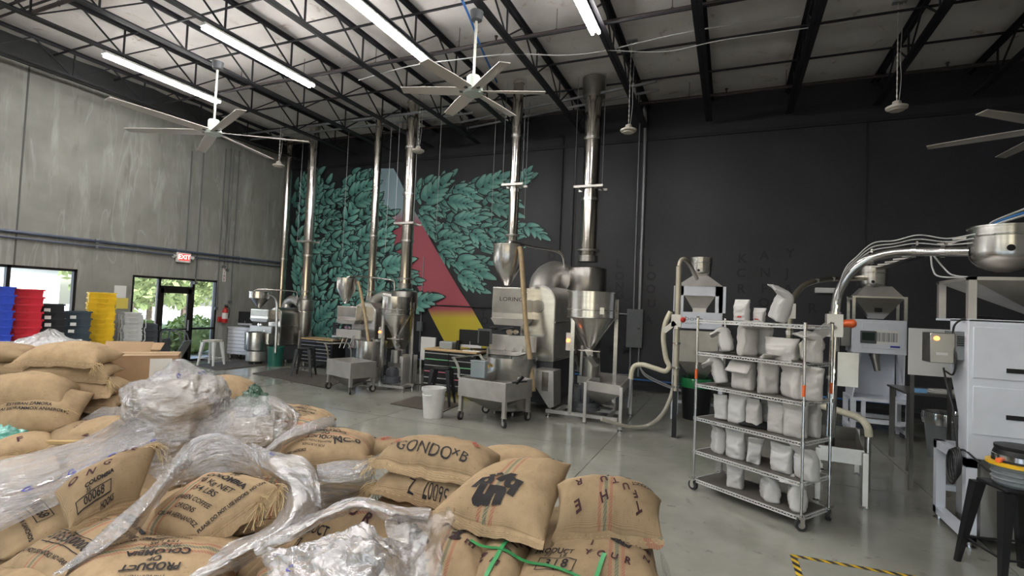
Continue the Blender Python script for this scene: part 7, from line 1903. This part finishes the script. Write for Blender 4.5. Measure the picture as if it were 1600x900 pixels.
for k, (a, b) in enumerate(((ta, ta + (tb_ - ta) * 1.8), (ta, ta + Vector((.02, -1.0, 0))))):
    d = (b - a).normalized(); s = Vector((-d.y, d.x, 0)) * .025
    vs = [a - s - d * .025, b - s, b + s, a + s - d * .025]
    tag(MB().add([(v.x, v.y, .001 + .0006 * k) for v in vs] + [(v.x, v.y, .002 + .0006 * k) for v in vs], [(0, 3, 2, 1), (4, 5, 6, 7)] + [(i, (i + 1) % 4, 4 + (i + 1) % 4, 4 + i) for i in range(4)]).build('floor_tape', TAPEM, smooth=None), ['yellow and black floor tape running right at the bottom edge', 'yellow and black floor tape running toward the viewer'][k], 'tape', 'hazard tape corner on the floor')

# ================================================================ painted leaf mural on the black wall
def mural():
    Ym = YB - .004
    def wl(x, y):          # mural sketch units -> wall coordinates
        return MX[0] + MX[1] * x + MX[2] * y + MX[3] * x * y, MZ[0] + MZ[1] * x + MZ[2] * y + MZ[3] * x * y
    tri = MB()
    cols = []
    V, F, C = [], [], []
    def poly(pts, off, colf):
        b = len(V)
        for p in pts:
            X, Z = wl(*p); V.append((X, Ym - off, Z)); C.append(colf(p))
        F.append(list(range(b, b + len(pts))))
    # colour triangle: pale blue, rose, yellow from top to bottom
    def tcol(p):
        y = p[1]
        A, B, D = (.33, .47, .54), (.42, .09, .12), (.62, .50, .05)
        def lerp(a, b, t): return tuple(a[i] + (b[i] - a[i]) * max(0, min(1, t)) for i in range(3))
        return lerp(lerp(A, B, (y - 300) / 70), D, (y - 740) / 40)
    L_ = [(405, 120), (395, 200), (440, 300), (500, 370), (520, 460), (560, 560), (620, 640), (680, 770), (742, 895)]
    R_ = [(515, 112), (545, 170), (600, 290), (650, 385), (700, 480), (765, 600), (800, 665), (848, 745), (905, 860)]
    def at(side, y):
        for (x0, y0), (x1, y1) in zip(side, side[1:]):
            if y <= y1: return x0 + (x1 - x0) * (y - y0) / (y1 - y0)
        return side[-1][0] + (y - side[-1][1]) * .5
    def triangle(off):
        ys = list(range(120, 920, 10))
        for a, b in zip(ys, ys[1:]): poly([(at(L_, a), a), (at(R_, a), a), (at(R_, b), b), (at(L_, b), b)], off, tcol)
    rn = random.Random(5)
    layer = [0]
    def petal(x, y, a, L, w, off, tone):
        ux, uy = cos(a), sin(a); vx, vy = -uy, ux
        bend = rn.uniform(-.10, .10) * L
        def pt(t, s, g):
            wd = w * g * sin(pi * min(1.0, t) ** .72) ** .9 if 0 < t < 1 else 0
            k = bend * sin(pi * t)
            return (x + ux * L * t + vx * (s * wd + k), y + uy * L * t + vy * (s * wd + k))
        N = 9
        def ring(g, t0, t1): return [pt(t0 + (t1 - t0) * i / N, 1, g) for i in range(N + 1)] + [pt(t0 + (t1 - t0) * i / N, -1, g) for i in range(N - 1, 0, -1)]
        poly(ring(1.0, 0, 1), off, lambda p: (.010, .016, .018))
        lt = tuple(c * tone for c in (.21, .43, .365)); md = tuple(c * tone for c in (.105, .30, .26)); dk = tuple(c * tone for c in (.04, .17, .15))
        def col(p):
            q = max(0, min(1, ((p[0] - x) * ux + (p[1] - y) * uy) / L))
            return tuple(dk[i] + (md[i] - dk[i]) * min(1, q * 2.2) for i in range(3)) if q < .45 else tuple(md[i] + (lt[i] - md[i]) * (q - .45) / .55 for i in range(3))
        poly(ring(.68, .07, .93), off + .00008, col)
        poly(ring(.36, .34, .86), off + .00016, lambda p: tuple(min(1, c * 1.18 + .02) for c in col(p)))
    def leaf(bx, by, tx, ty, w, n=3, tone=1.0):
        layer[0] += 1
        off = .002 + layer[0] * .0004
        dx, dy = tx - bx, ty - by; Ln = hypot(dx, dy); a = atan2(dy, dx)
        k = 0
        for i in range(n):
            t = .0 + .62 * i / n
            for s in (-1, 1):
                L2 = Ln * (.50 - .05 * i)
                petal(bx + dx * t, by + dy * t, a + s * (.62 - .05 * i) + rn.uniform(-.07, .07), L2, max(w * .36, L2 * .25), off + k * .00003, tone * rn.uniform(.9, 1.08)); k += 1
        petal(bx + dx * .55, by + dy * .55, a, Ln * .47, max(w * .38, Ln * .125), off + .0003, tone)
    def inside(p, pl):
        x, y = p; c = False
        for (x0, y0), (x1, y1) in zip(pl, pl[1:] + pl[:1]):
            if (y0 > y) != (y1 > y) and x < (x1 - x0) * (y - y0) / (y1 - y0) + x0: c = not c
        return c
    PL = [(70, 160), (180, 150), (240, 205), (330, 140), (410, 130), (450, 230), (440, 300), (510, 330), (500, 380), (520, 400), (520, 520), (600, 530), (590, 590), (620, 630), (580, 660), (660, 690), (640, 740), (580, 770), (500, 690), (440, 760), (260, 760), (250, 860), (120, 860), (60, 640), (40, 560), (50, 440), (60, 300)]
    PR = [(605, 225), (640, 190), (740, 160), (760, 220), (860, 200), (1000, 140), (1030, 160), (1000, 260), (1000, 340), (1040, 390), (1040, 440), (930, 530), (900, 600), (860, 640), (800, 610), (730, 480), (650, 340)]
    RIGHT = ((610, 260, 640, 190, 18), (650, 275, 772, 135, 44), (770, 205, 892, 255, 38), (745, 260, 885, 290, 34), (860, 212, 1003, 128, 30), (1020, 190, 1068, 105, 18), (900, 240, 1003, 268, 28), (630, 295, 735, 340, 30), (640, 330, 700, 440, 24), (705, 430, 842, 425, 40), (705, 455, 835, 495, 30),
              (840, 400, 935, 475, 32), (1040, 372, 1132, 442, 32), (715, 490, 790, 570, 24), (780, 525, 942, 612, 46), (795, 580, 895, 660, 40), (945, 440, 995, 425, 20), (770, 350, 912, 335, 32))
    for pl, ang, n in ((PR, .3, 46), (PL, -.5, 100)):
        if pl is PL:
            for q in RIGHT: leaf(*q, n=4 if hypot(q[2] - q[0], q[3] - q[1]) > 120 else 3, tone=rn.uniform(.9, 1.15))
            layer[0] += 1; triangle(.002 + layer[0] * .0004)
        k = 0; tries = 0; done = []
        while k < n and tries < 4000:
            tries += 1
            x, y = rn.uniform(30, 1100), rn.uniform(110, 870)
            if not inside((x, y), pl) or any(hypot(x - a, y - b) < 32 for a, b in done): continue
            if pl is PR and x < at(R_, y) + 25: continue
            done.append((x, y)); k += 1
            a = ang + rn.uniform(-.55, .55)
            if pl is PL and y > 560: a += .45 * (1 if x > 300 else -.9)
            if pl is PL and x < 130: a -= .7
            if pl is PR and y < 260: a -= .75
            L2 = rn.uniform(105, 150)
            leaf(x - cos(a) * L2 * .5, y - sin(a) * L2 * .5, x + cos(a) * L2 * .5, y + sin(a) * L2 * .5, rn.uniform(27, 38), rn.choice((2, 2, 3)), rn.uniform(.75, 1.12))
    for q in ((90, 260, 78, 150, 24), (150, 260, 172, 148, 24), (235, 270, 302, 205, 24), (315, 205, 405, 130, 30), (320, 250, 455, 165, 32), (340, 275, 478, 232, 30), (425, 290, 525, 330, 28), (430, 395, 532, 350, 24), (430, 455, 532, 372, 34),
              (470, 560, 628, 518, 44), (545, 600, 662, 615, 34), (560, 720, 742, 686, 52), (430, 700, 480, 560, 36), (120, 850, 130, 720, 44), (150, 800, 262, 690, 46), (140, 860, 250, 775, 44), (60, 640, 40, 500, 44), (100, 560, 55, 440, 46)):
        leaf(*q, n=4 if hypot(q[2] - q[0], q[3] - q[1]) > 120 else 3, tone=rn.uniform(.9, 1.15))
    me = bpy.data.meshes.new('painted_mural'); me.from_pydata(V, [], F)
    ca = me.color_attributes.new('paint', 'FLOAT_COLOR', 'POINT')
    ca.data.foreach_set('color', [c for q in C for c in (*q, 1)])
    m = bpy.data.materials.new('mural_paint'); m.use_nodes = True
    nt = m.node_tree; a = node(nt, 'VertexColor'); a.layer_name = 'paint'
    nt.links.new(a.outputs[0], nt.nodes['Principled BSDF'].inputs['Base Color']); nt.nodes['Principled BSDF'].inputs['Roughness'].default_value = .55
    me.materials.append(m)
    o = inst('painted_mural', me, wall_back)
    o['label'] = 'painted teal leaves around a blue, rose and yellow triangle'
MX = (-14.57959, 0.0087308, 0.0006130, -0.0000003188)
MZ = (7.49875, -0.0007620, -0.0080109, 0.0000015035)
mural()
# faint scattered letters painted dark on the dark wall
_lm = mat('faint_wall_letters', (.0095, .010, .013), .6)
V_, F_ = [], []
for ch, X, Z in (('L', -1.89, 3.27), ('O', -1.87, 2.91), ('O', -1.87, 2.58), ('U', -1.84, 2.21), ('A', -1.91, 1.80), ('K', 0.24, 3.37), ('C', 0.22, 3.02), ('R', 0.23, 2.64), ('A', 0.71, 3.44), ('N', 0.74, 3.03), ('F', 0.73, 2.65), ('O', 0.73, 2.32), ('Y', 1.25, 3.49), ('J', 1.20, 3.03), ('A', 1.22, 2.65), ('R', 1.72, 2.24), ('L', -2.71, 3.23), ('O', -2.68, 2.90), ('N', -2.67, 2.63), ('G', -2.66, 2.41), ('L', -2.73, 1.54), ('A', -2.69, 1.29), ('R', -2.80, 0.95), ('M', -2.42, 0.98), ('I', -6.37, 3.52), ('T', -6.59, 1.75), ('O', -6.54, 1.53), ('E', -6.18, 1.77), ('D', -4.57, 3.43)):
    tv, tf = text_tris(ch, .30, .02, 0); b = len(V_)
    V_ += [(X + x, YB - .003, Z + y) for x, y in tv]; F_ += [[b + q for q in f] for f in tf]
MB().add(V_, F_).build('painted_letters', _lm, wall_back, smooth=None)
